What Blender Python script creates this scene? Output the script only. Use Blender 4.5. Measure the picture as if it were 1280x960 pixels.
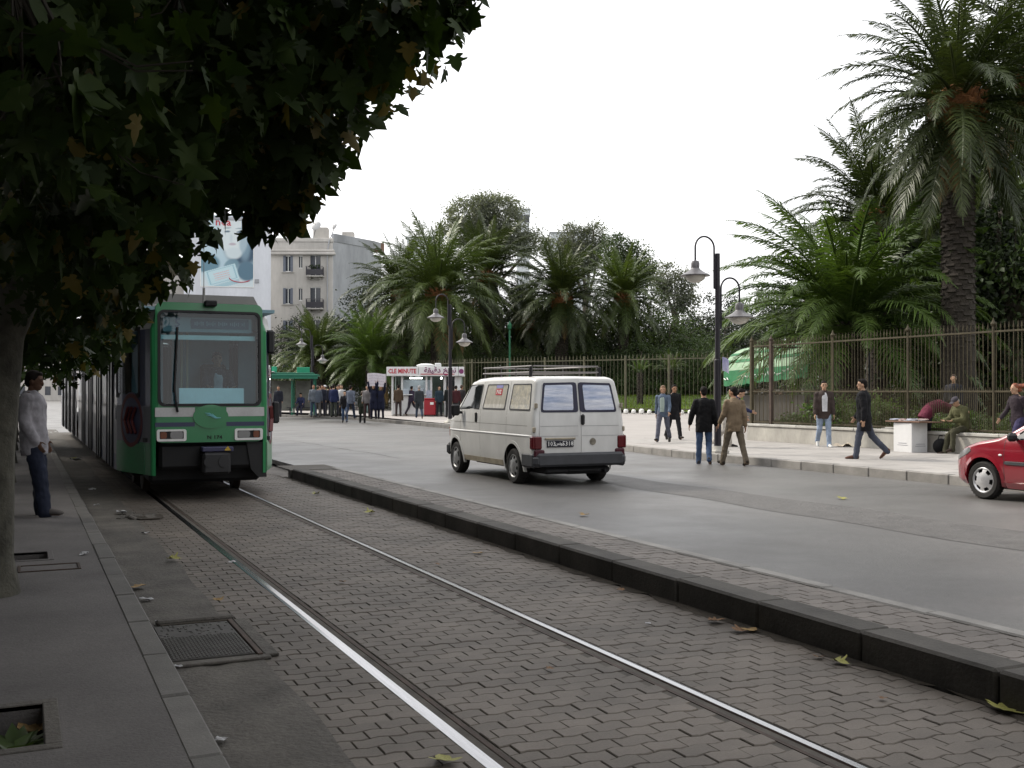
import bpy, bmesh, math, random
import numpy as np
from mathutils import Vector, Matrix, Euler
for _o in list(bpy.data.objects): bpy.data.objects.remove(_o)
scene = bpy.context.scene
COL = scene.collection
R = math.radians
# ---------------------------------------------------------------- camera, world, sun, exposure
HC = 1.66                      # eye height above the track
TH = math.atan(612/1350)       # the camera looks this far to the right of the track's direction (+y)
PHI = math.atan(10/1350)
cam = bpy.data.cameras.new('camera'); camo = bpy.data.objects.new('camera', cam); COL.objects.link(camo)
cam.sensor_width = 36; cam.lens = 36*1350/1280; cam.clip_start = .05; cam.clip_end = 4000
camo.location = (0, 0, HC); camo.rotation_euler = (math.pi/2+PHI, 0, -TH)
scene.camera = camo
SUN_EL, SUN_AZ = R(40), R(-36)     # sun stands to the left of the track, a little ahead (azimuth from +y, clockwise)
w = bpy.data.worlds.new('World'); scene.world = w; w.use_nodes = True
nt = w.node_tree; bg = nt.nodes['Background']
sk = nt.nodes.new('ShaderNodeTexSky'); sk.sky_type = 'NISHITA'; sk.sun_disc = False
sk.sun_elevation = SUN_EL; sk.sun_rotation = SUN_AZ; sk.air_density = 1.2; sk.dust_density = 6; sk.ozone_density = 1
hs = nt.nodes.new('ShaderNodeHueSaturation'); hs.inputs['Saturation'].default_value = .35
mxs = nt.nodes.new('ShaderNodeMix'); mxs.data_type = 'RGBA'; mxs.inputs[0].default_value = .72
mxs.inputs[7].default_value = (7.85, 7.85, 7.95, 1)          # the even cloud sheet
nt.links.new(sk.outputs[0], hs.inputs['Color']); nt.links.new(hs.outputs[0], mxs.inputs[6]); nt.links.new(mxs.outputs[2], bg.inputs[0])
bg.inputs[1].default_value = .1
sl = bpy.data.lights.new('sun', 'SUN'); sl.energy = 1.5; sl.angle = R(10); sl.color = (1, .93, .82)
so = bpy.data.objects.new('sun', sl); COL.objects.link(so)
sdir = Vector((math.sin(SUN_AZ)*math.cos(SUN_EL), math.cos(SUN_AZ)*math.cos(SUN_EL), math.sin(SUN_EL)))
so.rotation_euler = (-sdir).to_track_quat('-Z', 'Y').to_euler(); so.location = (0, 0, 60)
vs_ = scene.view_settings; vs_.view_transform = 'Standard'; vs_.look = 'None'; vs_.gamma = 1; vs_.use_curve_mapping = False
vs_.exposure = 1.3
scene.cycles.use_denoising = True; scene.cycles.max_bounces = 6; scene.cycles.transparent_max_bounces = 12
scene.cycles.diffuse_bounces = 3; scene.cycles.glossy_bounces = 3; scene.cycles.caustics_reflective = False; scene.cycles.caustics_refractive = False
# ---------------------------------------------------------------- helpers
CT, ST = math.cos(TH), math.sin(TH)
def ray(px, py):
    u = (px-640)/1350; v = (480-py)/1350
    Z = math.cos(PHI)-v*math.sin(PHI); Y = math.sin(PHI)+v*math.cos(PHI)
    return Vector((u*CT+Z*ST, -u*ST+Z*CT, Y))
def G(px, py, z=0.):           # where a sight line meets the level z
    d = ray(px, py); t = (z-HC)/d.z
    return Vector((d.x*t, d.y*t, z))
def D(px, py, Z):              # a point at depth Z on a sight line
    return ray(px, py)*Z+Vector((0, 0, HC))
def P(p):
    X = p[0]*CT-p[1]*ST; Zh = p[0]*ST+p[1]*CT; Y = p[2]-HC
    Z = Zh*math.cos(PHI)+Y*math.sin(PHI); Yc = Y*math.cos(PHI)-Zh*math.sin(PHI)
    return (640+1350*X/Z, 480-1350*Yc/Z, Z) if Z > .05 else (-9999, -9999, Z)

class MB:
    """collects shapes for one mesh"""
    def __init__(s): s.v = []; s.f = []; s.m = []; s.M = None; s.mi = 0
    def add(s, vs, fs, mi=None):
        b = len(s.v)
        if s.M is not None: vs = [s.M @ Vector(v) for v in vs]
        s.v.extend([tuple(v) for v in vs]); s.f.extend([tuple(i+b for i in f) for f in fs])
        s.m.extend([s.mi if mi is None else mi]*len(fs)); return s
    def box(s, c, d, bev=0, rot=None, mi=None):
        hx, hy, hz = d[0]/2, d[1]/2, d[2]/2
        if bev <= 0:
            vs = [(x*hx, y*hy, z*hz) for x in (-1, 1) for y in (-1, 1) for z in (-1, 1)]
            fs = [(0, 1, 3, 2), (4, 6, 7, 5), (0, 4, 5, 1), (2, 3, 7, 6), (0, 2, 6, 4), (1, 5, 7, 3)]
        else:
            b = min(bev, hx*.9, hy*.9, hz*.9); vs = []; idx = {}
            for x in (-1, 1):
                for y in (-1, 1):
                    for z in (-1, 1):
                        for a in range(3):
                            idx[(x, y, z, a)] = len(vs)
                            vs.append((x*(hx-(b if a != 0 else 0)), y*(hy-(b if a != 1 else 0)), z*(hz-(b if a != 2 else 0))))
            fs = []
            for a in range(3):
                o1, o2 = (a+1) % 3, (a+2) % 3
                for sg in (-1, 1):
                    q = []
                    for p, r in ((-1, -1), (1, -1), (1, 1), (-1, 1)):
                        k = [0, 0, 0]; k[a] = sg; k[o1] = p; k[o2] = r; q.append(idx[(*k, a)])
                    fs.append(tuple(q if sg > 0 else q[::-1]))
                for p in (-1, 1):
                    for r in (-1, 1):
                        k0 = [0, 0, 0]; k0[a] = -1; k0[o1] = p; k0[o2] = r; k1 = list(k0); k1[a] = 1
                        q = [idx[(*k0, o1)], idx[(*k1, o1)], idx[(*k1, o2)], idx[(*k0, o2)]]
                        fs.append(tuple(q if p*r < 0 else q[::-1]))
            for x in (-1, 1):
                for y in (-1, 1):
                    for z in (-1, 1):
                        q = [idx[(x, y, z, a)] for a in range(3)]
                        fs.append(tuple(q if x*y*z > 0 else q[::-1]))
        if rot is not None:
            m = rot if isinstance(rot, Matrix) else Euler(rot).to_matrix()
            vs = [m @ Vector(v) for v in vs]
        return s.add([Vector(v)+Vector(c) for v in vs], fs, mi)
    def tube(s, pts, r, n=8, caps=True, mi=None, up=None):
        pts = [Vector(p) for p in pts]; k = len(pts)
        rr = r if isinstance(r, (list, tuple)) else [r]*k
        t0 = (pts[1]-pts[0]).normalized()
        a = Vector(up) if up is not None else (Vector((1, 0, 0)) if abs(t0.x) < .8 else Vector((0, 1, 0)))
        a = (a-t0*a.dot(t0)).normalized(); vs = []; fs = []
        for i, p in enumerate(pts):
            t = (pts[min(i+1, k-1)]-pts[max(i-1, 0)]).normalized()
            a = (a-t*a.dot(t)).normalized(); b = t.cross(a)
            ra, rb = rr[i] if isinstance(rr[i], (list, tuple)) else (rr[i], rr[i])
            for j in range(n):
                an = 2*math.pi*j/n; vs.append(p+a*ra*math.cos(an)+b*rb*math.sin(an))
        for i in range(k-1):
            for j in range(n):
                j2 = (j+1) % n; fs.append((i*n+j, i*n+j2, (i+1)*n+j2, (i+1)*n+j))
        if caps: fs.append(tuple(range(n-1, -1, -1))); fs.append(tuple((k-1)*n+j for j in range(n)))
        return s.add(vs, fs, mi)
    def lathe(s, prof, c=(0, 0, 0), n=12, axis='z', mi=None, caps=True):
        vs = []; fs = []; c = Vector(c)
        for r, z in prof:
            for j in range(n):
                an = 2*math.pi*j/n; x, y = r*math.cos(an), r*math.sin(an)
                vs.append(c+Vector((x, y, z) if axis == 'z' else ((z, x, y) if axis == 'x' else (x, z, y))))
        for i in range(len(prof)-1):
            for j in range(n):
                j2 = (j+1) % n; fs.append((i*n+j, i*n+j2, (i+1)*n+j2, (i+1)*n+j))
        if caps: fs.append(tuple(range(n-1, -1, -1))); fs.append(tuple((len(prof)-1)*n+j for j in range(n)))
        return s.add(vs, fs, mi)
    def prism(s, poly, f, h0, h1, mi=None):
        """poly: 2D points; f(u, v, h) -> point"""
        n = len(poly); vs = [f(u, v, h0) for u, v in poly]+[f(u, v, h1) for u, v in poly]
        fs = [tuple(range(n-1, -1, -1)), tuple(range(n, 2*n))]+[(i, (i+1) % n, n+(i+1) % n, n+i) for i in range(n)]
        return s.add(vs, fs, mi)
    def ell(s, c, r, n=12, k=8, rot=None, mi=None):
        vs = []; fs = []; m = Euler(rot).to_matrix() if rot is not None and not isinstance(rot, Matrix) else rot
        for i in range(k+1):
            ph = math.pi*(i+.02*(i == 0)-.02*(i == k))/k
            for j in range(n):
                an = 2*math.pi*j/n
                v = Vector((r[0]*math.sin(ph)*math.cos(an), r[1]*math.sin(ph)*math.sin(an), r[2]*math.cos(ph)))
                vs.append((m @ v if m is not None else v)+Vector(c))
        for i in range(k):
            for j in range(n):
                j2 = (j+1) % n; fs.append((i*n+j, (i+1)*n+j, (i+1)*n+j2, i*n+j2))
        fs.append(tuple(range(n))); fs.append(tuple(k*n+n-1-j for j in range(n)))
        return s.add(vs, fs, mi)
    def grid(s, f, nu, nv, mi=None, closed=False):
        vs = [f(i/nu, j/nv) for i in range(nu+1) for j in range(nv+1)]; fs = []
        for i in range(nu):
            for j in range(nv):
                a = i*(nv+1)+j; fs.append((a, a+nv+1, a+nv+2, a+1))
        return s.add(vs, fs, mi)
    def mesh(s, name, mats, smooth=35):
        me = bpy.data.meshes.new(name); me.from_pydata(s.v, [], s.f)
        for m in (mats if isinstance(mats, (list, tuple)) else [mats]): me.materials.append(m)
        if any(s.m): me.polygons.foreach_set('material_index', s.m)
        if smooth:
            me.shade_smooth(); me.set_sharp_from_angle(angle=R(smooth))
        me.update(); return me
    def build(s, name, mats, parent=None, smooth=35, loc=None):
        return link(name, s.mesh(name, mats, smooth), parent, loc)
def link(name, me, parent=None, loc=None, rot=None, scale=None):
    o = bpy.data.objects.new(name, me); COL.objects.link(o)
    if parent is not None: o.parent = parent
    if loc is not None: o.location = loc
    if rot is not None: o.rotation_euler = rot
    if scale is not None: o.scale = (scale,)*3 if isinstance(scale, (int, float)) else scale
    return o
def tag(o, label=None, cat=None, group=None, kind=None):
    for k, v in (('label', label), ('category', cat), ('group', group), ('kind', kind)):
        if v: o[k] = v
    return o
def thing(name, label, cat, loc=(0, 0, 0), rz=0., group=None, kind=None):
    o = bpy.data.objects.new(name, None); COL.objects.link(o); o.location = loc; o.rotation_euler = (0, 0, rz)
    o.empty_display_size = .2
    return tag(o, label, cat, group, kind)
def copy_tree(o, parent=None):
    c = o.copy(); COL.objects.link(c); c.parent = parent
    for ch in list(o.children): copy_tree(ch, c)
    return c
def rpoly(x0, z0, x1, z1, r, n=4):
    pts = []
    for cx, cz, a0 in ((x1-r, z1-r, 0), (x0+r, z1-r, 90), (x0+r, z0+r, 180), (x1-r, z0+r, 270)):
        for i in range(n+1):
            a = R(a0+90*i/n); pts.append((cx+r*math.cos(a), cz+r*math.sin(a)))
    return pts
# ---------------------------------------------------------------- materials
def mat(name, col, rough=.65, metal=0., var=.15, vs=2., fine=.08, fs=30., bump=0., bs=60., spec=.4, world=False, col2=None, rv=0., coat=0., isl=0., streak=None, dist=.01, roughvar=0.):
    m = bpy.data.materials.new(name); m.use_nodes = True; t = m.node_tree; N = t.nodes; L = t.links; b = N['Principled BSDF']
    b.inputs['Roughness'].default_value = rough; b.inputs['Metallic'].default_value = metal
    b.inputs['Specular IOR Level'].default_value = spec; b.inputs['Coat Weight'].default_value = coat; b.inputs['Coat Roughness'].default_value = .08
    if world: src = N.new('ShaderNodeNewGeometry').outputs['Position']
    else:
        oi = N.new('ShaderNodeObjectInfo'); tc = N.new('ShaderNodeTexCoord'); ad = N.new('ShaderNodeVectorMath'); ad.operation = 'ADD'
        ml = N.new('ShaderNodeMath'); ml.operation = 'MULTIPLY'; ml.inputs[1].default_value = 37.; L.new(oi.outputs['Random'], ml.inputs[0])
        L.new(tc.outputs['Object'], ad.inputs[0]); L.new(ml.outputs[0], ad.inputs[1]); src = ad.outputs[0]
    c2 = col2 if col2 is not None else tuple(min(1, c*(1+var)) for c in col)
    c1 = col if col2 is not None else tuple(c*(1-var) for c in col)
    def noise_(scale, det=4, rough=.6):
        n = N.new('ShaderNodeTexNoise'); n.inputs['Scale'].default_value = scale; n.inputs['Detail'].default_value = det; n.inputs['Roughness'].default_value = rough
        if streak:
            mp = N.new('ShaderNodeMapping'); mp.inputs['Scale'].default_value = streak; L.new(src, mp.inputs[0]); L.new(mp.outputs[0], n.inputs['Vector'])
        else: L.new(src, n.inputs['Vector'])
        return n.outputs[0]
    mr = N.new('ShaderNodeMapRange'); mr.inputs[1].default_value = .3; mr.inputs[2].default_value = .7; L.new(noise_(vs), mr.inputs[0])
    mx = N.new('ShaderNodeMix'); mx.data_type = 'RGBA'; L.new(mr.outputs[0], mx.inputs[0]); mx.inputs[6].default_value = (*c1, 1); mx.inputs[7].default_value = (*c2, 1)
    out = mx.outputs[2]
    def scale_by(val, lo, hi, out):
        r2 = N.new('ShaderNodeMapRange'); r2.inputs[1].default_value = 0; r2.inputs[2].default_value = 1; r2.inputs[3].default_value = lo; r2.inputs[4].default_value = hi
        L.new(val, r2.inputs[0]); vm = N.new('ShaderNodeVectorMath'); vm.operation = 'SCALE'; L.new(out, vm.inputs[0]); L.new(r2.outputs[0], vm.inputs['Scale']); return vm.outputs[0]
    if fine: out = scale_by(noise_(fs, 3), 1-2*fine, 1+2*fine, out)
    if rv: out = scale_by(N.new('ShaderNodeObjectInfo').outputs['Random'], 1-rv, 1+rv, out)
    if isl: out = scale_by(N.new('ShaderNodeNewGeometry').outputs['Random Per Island'], 1-isl, 1+isl, out)
    L.new(out, b.inputs['Base Color'])
    if roughvar:
        r3 = N.new('ShaderNodeMapRange'); r3.inputs[1].default_value = .3; r3.inputs[2].default_value = .7; r3.inputs[3].default_value = max(.05, rough-roughvar); r3.inputs[4].default_value = min(1, rough+roughvar)
        L.new(noise_(vs*1.7), r3.inputs[0]); L.new(r3.outputs[0], b.inputs['Roughness'])
    if bump:
        bp = N.new('ShaderNodeBump'); bp.inputs['Strength'].default_value = bump; bp.inputs['Distance'].default_value = dist; L.new(noise_(bs, 5), bp.inputs['Height']); L.new(bp.outputs[0], b.inputs['Normal'])
    return m
def leafmat(name, c1, c2, trans=.35, isl=.35, vs=.6, rough=.5, third=None, spec=.3):
    m = mat(name, c1, rough, col2=c2, vs=vs, fine=0, isl=isl, rv=.15, spec=spec); t = m.node_tree; N = t.nodes; L = t.links; b = N['Principled BSDF']
    src = b.inputs['Base Color'].links[0].from_socket
    if third:
        ri = N.new('ShaderNodeNewGeometry').outputs['Random Per Island']; g = N.new('ShaderNodeMath'); g.operation = 'GREATER_THAN'; g.inputs[1].default_value = third[0]; L.new(ri, g.inputs[0])
        mx = N.new('ShaderNodeMix'); mx.data_type = 'RGBA'; L.new(g.outputs[0], mx.inputs[0]); L.new(src, mx.inputs[6]); mx.inputs[7].default_value = (*third[1], 1); src = mx.outputs[2]
        L.new(src, b.inputs['Base Color'])
    tr = N.new('ShaderNodeBsdfTranslucent'); vm = N.new('ShaderNodeVectorMath'); vm.operation = 'MULTIPLY'; L.new(src, vm.inputs[0]); vm.inputs[1].default_value = (1.5, 1.6, .7); L.new(vm.outputs[0], tr.inputs[0])
    mxs = N.new('ShaderNodeMixShader'); mxs.inputs[0].default_value = trans; L.new(b.outputs[0], mxs.inputs[1]); L.new(tr.outputs[0], mxs.inputs[2])
    L.new(mxs.outputs[0], N['Material Output'].inputs[0]); return m
def glassmat(name, tint=(.75, .85, .85), refl=.12):
    m = bpy.data.materials.new(name); m.use_nodes = True; t = m.node_tree; N = t.nodes; L = t.links; N.remove(N['Principled BSDF'])
    a = N.new('ShaderNodeBsdfTransparent'); a.inputs[0].default_value = (*tint, 1); g = N.new('ShaderNodeBsdfGlossy'); g.inputs['Roughness'].default_value = .02
    lw = N.new('ShaderNodeLayerWeight'); lw.inputs[0].default_value = .5; pw_ = N.new('ShaderNodeMath'); pw_.operation = 'POWER'; pw_.inputs[1].default_value = 4; mr = N.new('ShaderNodeMapRange'); mr.inputs[3].default_value = refl; mr.inputs[4].default_value = 1
    L.new(lw.outputs['Facing'], pw_.inputs[0]); L.new(pw_.outputs[0], mr.inputs[0]); mx = N.new('ShaderNodeMixShader'); L.new(mr.outputs[0], mx.inputs[0]); L.new(a.outputs[0], mx.inputs[1]); L.new(g.outputs[0], mx.inputs[2])
    L.new(mx.outputs[0], N['Material Output'].inputs[0]); return m
def flat(name, col, rough=.5, metal=0., spec=.4, coat=0.): return mat(name, col, rough, metal, var=.06, vs=3, fine=.03, spec=spec, coat=coat)
M_black = flat('black_rubber', (.012, .012, .013), .6)
M_darkmetal = flat('dark_painted_metal', (.03, .028, .035), .4, spec=.5)
M_chrome = flat('bright_metal', (.55, .55, .56), .3, 1.)
M_white = flat('white_paint', (.75, .75, .73), .4)
M_glass = glassmat('clear_glass')
M_darkglass = mat('tinted_glass', (.015, .018, .02), .06, var=.1, fine=0, spec=.6)
# text as real raised or printed lettering
PENDING = []          # objects whose modifiers or curves are turned into plain meshes at the end
def text(name, body, m, parent, size, loc, rot, depth=.002, bold=0., xs=1., align='CENTER'):
    cu = bpy.data.curves.new(name, 'FONT'); cu.body = body; cu.size = size; cu.align_x = align; cu.align_y = 'CENTER'; cu.extrude = depth; cu.offset = bold; cu.resolution_u = 1
    cu.materials.append(m); o = bpy.data.objects.new(name, cu); COL.objects.link(o); o.parent = parent; o.location = loc
    o.rotation_euler = rot; o.scale = (xs, 1, 1); PENDING.append(o); return o
def flush():
    bpy.context.view_layer.update(); dg = bpy.context.evaluated_depsgraph_get(); new = []
    for o in PENDING: new.append(bpy.data.meshes.new_from_object(o.evaluated_get(dg)))
    for o, me in zip(PENDING, new):
        if o.type == 'FONT':
            n = bpy.data.objects.new('tmp', me); COL.objects.link(n); n.parent = o.parent; n.location = o.location; n.rotation_euler = o.rotation_euler; n.scale = o.scale
            for k in o.keys(): n[k] = o[k]
            nm = o.name; bpy.data.objects.remove(o); n.name = nm
        else:
            o.modifiers.clear(); o.data = me
    for c in CUTTERS: bpy.data.objects.remove(c)
    PENDING.clear(); CUTTERS.clear()
CUTTERS = []
# ================================================================ THE SETTING
rnd = random.Random(7)
M_asph = mat('road_asphalt', (.096, .092, .088), .47, var=.2, vs=.35, fine=.17, fs=20, bump=.8, bs=50, spec=.5, world=True, roughvar=.12)
M_walk = mat('platform_asphalt', (.095, .088, .085), .85, var=.3, vs=.9, fine=.18, fs=45, bump=.6, bs=60, world=True)
M_kerb = mat('granite_kerb', (.10, .095, .088), .75, var=.22, vs=2.5, fine=.12, fs=60, bump=.4, bs=70, rv=.12, world=True)
M_kerbdark = mat('weathered_kerb', (.055, .05, .043), .8, var=.4, vs=2.2, fine=.15, fs=40, bump=.5, bs=40, rv=.12, world=True)
M_kerbpale = mat('pale_kerb', (.22, .21, .195), .75, var=.25, vs=2.5, fine=.12, fs=60, bump=.4, bs=70, rv=.1, world=True)
M_paver = mat('concrete_paver', (.104, .088, .073), .7, var=.32, vs=1.0, fine=.13, fs=70, bump=.4, bs=110, rv=.10, isl=.10, world=True, dist=.006)
M_joint = mat('sandy_joint', (.075, .066, .056), .9, var=.3, vs=5, world=True, bump=.4, bs=80)
M_gutter = mat('worn_concrete', (.078, .071, .062), .85, var=.32, vs=2.2, fine=.2, fs=38, bump=1., bs=28, world=True, dist=.015)
M_rail = mat('polished_rail', (.30, .30, .31), .19, 1., var=.12, vs=6, fine=.05, streak=(8, .4, 1), world=True)
M_railside = mat('rusty_rail', (.045, .028, .02), .75, .1, var=.4, vs=5, bump=.3, bs=60, world=True)
M_plaza = mat('plaza_paving', (.30, .28, .265), .75, var=.12, vs=.5, fine=.08, fs=30, bump=.25, bs=40, world=True)
M_soil = mat('dark_soil', (.035, .028, .02), .95, var=.4, vs=8, bump=.8, bs=30, world=True)
M_lawn = mat('lawn_ground', (.065, .10, .02), .9, var=.3, vs=.8, bump=.5, bs=20, world=True)
def sheet(name, pts, z, m, thick=0.):
    mb = MB(); n = len(pts); zz = z if callable(z) else (lambda x, y: z)
    vs = [(x, y, zz(x, y)) for x, y in pts]; mb.add(vs, [tuple(range(n))])
    if thick:
        mb.add([(x, y, zz(x, y)-thick) for x, y in pts]+vs, [(i, (i+1) % n, n+(i+1) % n, n+i) for i in range(n)])
    return tag(mb.build(name, m, smooth=0), kind='structure')
g = sheet('ground', [(-600, -600), (600, -600), (600, 600), (-600, 600)], -.16, mat('bare_ground', (.12, .11, .10), .9, world=True))
# road from the median to the far kerb
FK = [(15.15, -40), (15.15, 23.5), (15.55, 27), (16.6, 37), (17.7, 47), (18.0, 62), (15.6, 72), (15.2, 130)]
sheet('road', [(5.62, -40), *FK[:], (15.2, 500), (-1.0, 500), (-1., 48), (5.62, 48)][:], 0., M_asph, .1)
# a rough patched strip in the asphalt and cracks
mb = MB()
ys = [i*.5 for i in range(-4, 40)]
def strip(y, off): return 9.55+.06*math.sin(y*.5+off)+.05*math.sin(y*1.9+off*2)
prev = None
for y in ys:
    a, b2 = strip(y, 0), strip(y, 2.)+1.25
    if prev: mb.add([(prev[1], prev[0], .004), (prev[2], prev[0], .004), (b2, y, .004), (a, y, .004)], [(0, 1, 2, 3)])
    prev = (y, a, b2)
tag(mb.build('road_patch', mat('coarse_asphalt', (.088, .084, .080), .62, var=.22, vs=3, fine=.22, fs=16, bump=1., bs=16, world=True, dist=.03), smooth=0), kind='structure')
mb = MB()
for (pts) in [[(330, 547), (380, 553), (420, 560), (460, 566), (500, 573)]]:
    for a, b2 in zip(pts, pts[1:]):
        A, B = G(*a), G(*b2); n = 6; last = None
        for k in range(n+1):
            q = A.lerp(B, k/n); q += Vector((rnd.uniform(-.05, .05), rnd.uniform(-.05, .05), 0)); wd = rnd.uniform(.006, .02)
            if last: mb.add([(last[0].x-last[1], last[0].y, .005), (last[0].x+last[1], last[0].y, .005), (q.x+wd, q.y, .005), (q.x-wd, q.y, .005)], [(0, 1, 2, 3)])
            last = (q, wd)
tag(mb.build('road_crack', mat('crack_fill', (.07, .067, .064), .9, world=True), smooth=0), kind='structure')
# ---- platform on the left, with kerb stones
PIT = [(-.62, 5.14, .095, 5.82), (-.1, 10.82, .22, 11.34)]
def holed(name, x0, x1, y0, y1, holes, z, m, thick):
    xs = sorted({x0, x1, *[h[0] for h in holes], *[h[2] for h in holes]}); ys = sorted({y0, y1, *[h[1] for h in holes], *[h[3] for h in holes]})
    mb = MB()
    for xa, xb in zip(xs, xs[1:]):
        for ya, yb in zip(ys, ys[1:]):
            mx, my = (xa+xb)/2, (ya+yb)/2
            if any(h[0] < mx < h[2] and h[1] < my < h[3] for h in holes): continue
            mb.add([(xa, ya, z), (xb, ya, z), (xb, yb, z), (xa, yb, z)], [(0, 1, 2, 3)])
    for h in holes:
        c4 = [(h[0], h[1]), (h[2], h[1]), (h[2], h[3]), (h[0], h[3])]
        for (a, b2) in zip(c4, c4[1:]+c4[:1]): mb.add([(*a, z), (*b2, z), (*b2, z-thick), (*a, z-thick)], [(0, 1, 2, 3)])
        mb.add([(*c, z-thick) for c in c4], [(0, 1, 2, 3)], 1)
    return tag(mb.build(name, m, smooth=0), kind='structure')
TREES_Y = [3.55, 9.15, 14.75, 20.3, 25.9, 31.5, 37., 42.5]
treepits = [(-.85, y-.45, .02, y+.5) for y in TREES_Y]
plat = holed('platform', -6, .64, -20, 120, PIT, .12, [M_walk, M_soil], .13)
mb = MB()
yy = -3.3; kb = []
joints = [4.72, 5.72, 6.62, 8.6]
ys = [-4, -3, -2, -1, 0, .9, 1.85, 2.8, 3.75, 4.72, 5.72, 6.65, 7.65, 8.7]+[8.7+k*1.0 for k in range(1, 45)]
for a, b2 in zip(ys, ys[1:]):
    m1 = MB(); m1.box((0, 0, -.075), (.152, b2-a-.014, .15), .012)
    o = m1.build('kerbstone', M_kerb, plat, 35, (.716+rnd.uniform(-.004, .004), (a+b2)/2, .121+rnd.uniform(-.004, .003)))
    o.rotation_euler = (rnd.uniform(-.002, .002), rnd.uniform(-.012, .012), rnd.uniform(-.003, .003))
# pit frames and the planted pit near the camera
for k, (x0, y0, x1, y1) in enumerate(PIT):
    mb = MB(); t = .05 if k else .07
    mb.box(((x0+x1)/2, y0-t/2, .112), (x1-x0+2*t, t, .03), .004); mb.box(((x0+x1)/2, y1+t/2, .112), (x1-x0+2*t, t, .03), .004)
    mb.box((x1+t/2, (y0+y1)/2, .113), (t, y1-y0-.002, .028), .004); mb.box((x0-t/2, (y0+y1)/2, .113), (t, y1-y0-.002, .028), .004)
    mb.build('pit_edging', M_gutter if not k else M_walk, plat)
# a metal frame set in the platform (access cover)
cv = thing('access_cover', 'small asphalt filled access cover with rusty frame in the platform paving', 'cover', (.22, 10.3, .12))
mb = MB()
for sx in (-1, 1): mb.box((sx*.24, 0, .003), (.025, .36, .012), .003)
for sy in (-1, 1): mb.box((0, sy*.17, .003), (.455, .02, .012), .003)
mb.build('cover_frame', M_railside, cv)
mb = MB(); mb.box((0, 0, -.004), (.44, .31, .012), .002); mb.build('cover_plate', M_walk, cv)
# ---- gutter of worn concrete between kerb and paving, wavy edge
def gx(y): return 1.36+.015*math.sin(y*1.3)+.012*math.sin(y*3.7)
mb = MB(); ys = [-3+.25*i for i in range(0, 220)]
NX = 6
rows = []
for y in ys:
    rows.append([(.79+(gx(y)-.79)*i/NX, y, .002+.012*math.sin(y*2.1+i)*math.sin(i*1.3+y*.6)*(0 < i < NX)+.004) for i in range(NX+1)])
vs = [p for r_ in rows for p in r_]; fs = [(r_*(NX+1)+i, r_*(NX+1)+i+1, (r_+1)*(NX+1)+i+1, (r_+1)*(NX+1)+i) for r_ in range(len(rows)-1) for i in range(NX)]
mb.add(vs, fs); tag(mb.build('gutter_strip', M_gutter, smooth=60), kind='structure')
# ---- track bed: joint bed, interlocking pavers, two grooved rails
RL, RR_ = 1.925, 3.375
bed = sheet('track_bed', [(.8, -6), (4.66, -6), (4.66, 60), (.8, 60)], -.007, M_joint)
sheet('median_base', [(4.7, -6), (5.7, -6), (5.7, 22), (4.7, 22)], .160, M_joint)
PW, PH, PA = .19, .12, .012
def zig(x): u = (x/PW) % 1.; return PA*(4*u if u < .25 else (2-4*u if u < .75 else 4*u-4))
def paver_mesh(mb, x0, x1, y0, y1, z0, jz, gap=.002, phase=0.):
    n = 5; bot = [(x0+gap+(x1-x0-2*gap)*i/(n-1)) for i in range(n)]
    # corner points at the zigzag's knees
    ks = sorted({x0+gap, x1-gap, *[k*PW/4 for k in range(int(x0*4/PW)-1, int(x1*4/PW)+2) if k % 2 and x0+.015 < k*PW/4 < x1-.015]})
    lo = [(x, y0+gap+zig(x)) for x in ks]; hi = [(x, y1-gap+zig(x)) for x in reversed(ks)]
    poly = lo+hi; n = len(poly); cx = sum(p[0] for p in poly)/n; cy = sum(p[1] for p in poly)/n
    tx, ty = rnd.uniform(-.012, .012), rnd.uniform(-.012, .012); c = .004
    def zt(x, y): return z0+jz+tx*(x-cx)+ty*(y-cy)
    top = []
    for x, y in poly:
        dx, dy = cx-x, cy-y; top.append((x+math.copysign(c, dx), y+math.copysign(c, dy)))
    vs = [(x, y, zt(x, y)) for x, y in top]+[(x, y, zt(x, y)-.005) for x, y in poly]+[(x, y, z0-.03) for x, y in poly]
    fs = [tuple(range(n))]+[(n+i, n+(i+1) % n, (i+1) % n, i) for i in range(n)]+[(2*n+i, 2*n+(i+1) % n, n+(i+1) % n, n+i) for i in range(n)]
    mb.add(vs, fs)
def lay(parent, zones, y0, y1, z0, n_single, M_paver=M_paver):
    cells = []
    for (xa, xb) in zones:
        rows_ = int((y1-y0)/PH)
        for r_ in range(rows_):
            ya = y0+r_*PH
            k0 = math.floor(xa/PW)-1; off = PW/2 if r_ % 2 else 0
            for k in range(k0, k0+int((xb-xa)/PW)+4):
                a = max(xa, k*PW+off); b2 = min(xb, (k+1)*PW+off)
                if b2-a < .05: continue
                cells.append((a, b2, ya, ya+PH))
    def vis(c_):
        q = P(((c_[0]+c_[1])/2, (c_[2]+c_[3])/2, z0)); return q[2] if 0 < q[0] < 1280 and 0 < q[1] < 960 else 999
    cells.sort(key=vis)
    for c_ in cells[:n_single]:
        m1 = MB(); paver_mesh(m1, *c_, z0, rnd.uniform(-.003, .003))
        m1.build('paver', M_paver, parent, 30)
    m1 = MB()
    for c_ in cells[n_single:]: paver_mesh(m1, *c_, z0, rnd.uniform(-.003, .003))
    o = m1.build('paver_field', M_paver, parent, 30); o['kind'] = 'stuff'
lay(bed, [(1.31, RL-.052), (RL+.105, RR_-.102), (RR_+.052, 4.66)], -1, 30, 0., 240)
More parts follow.
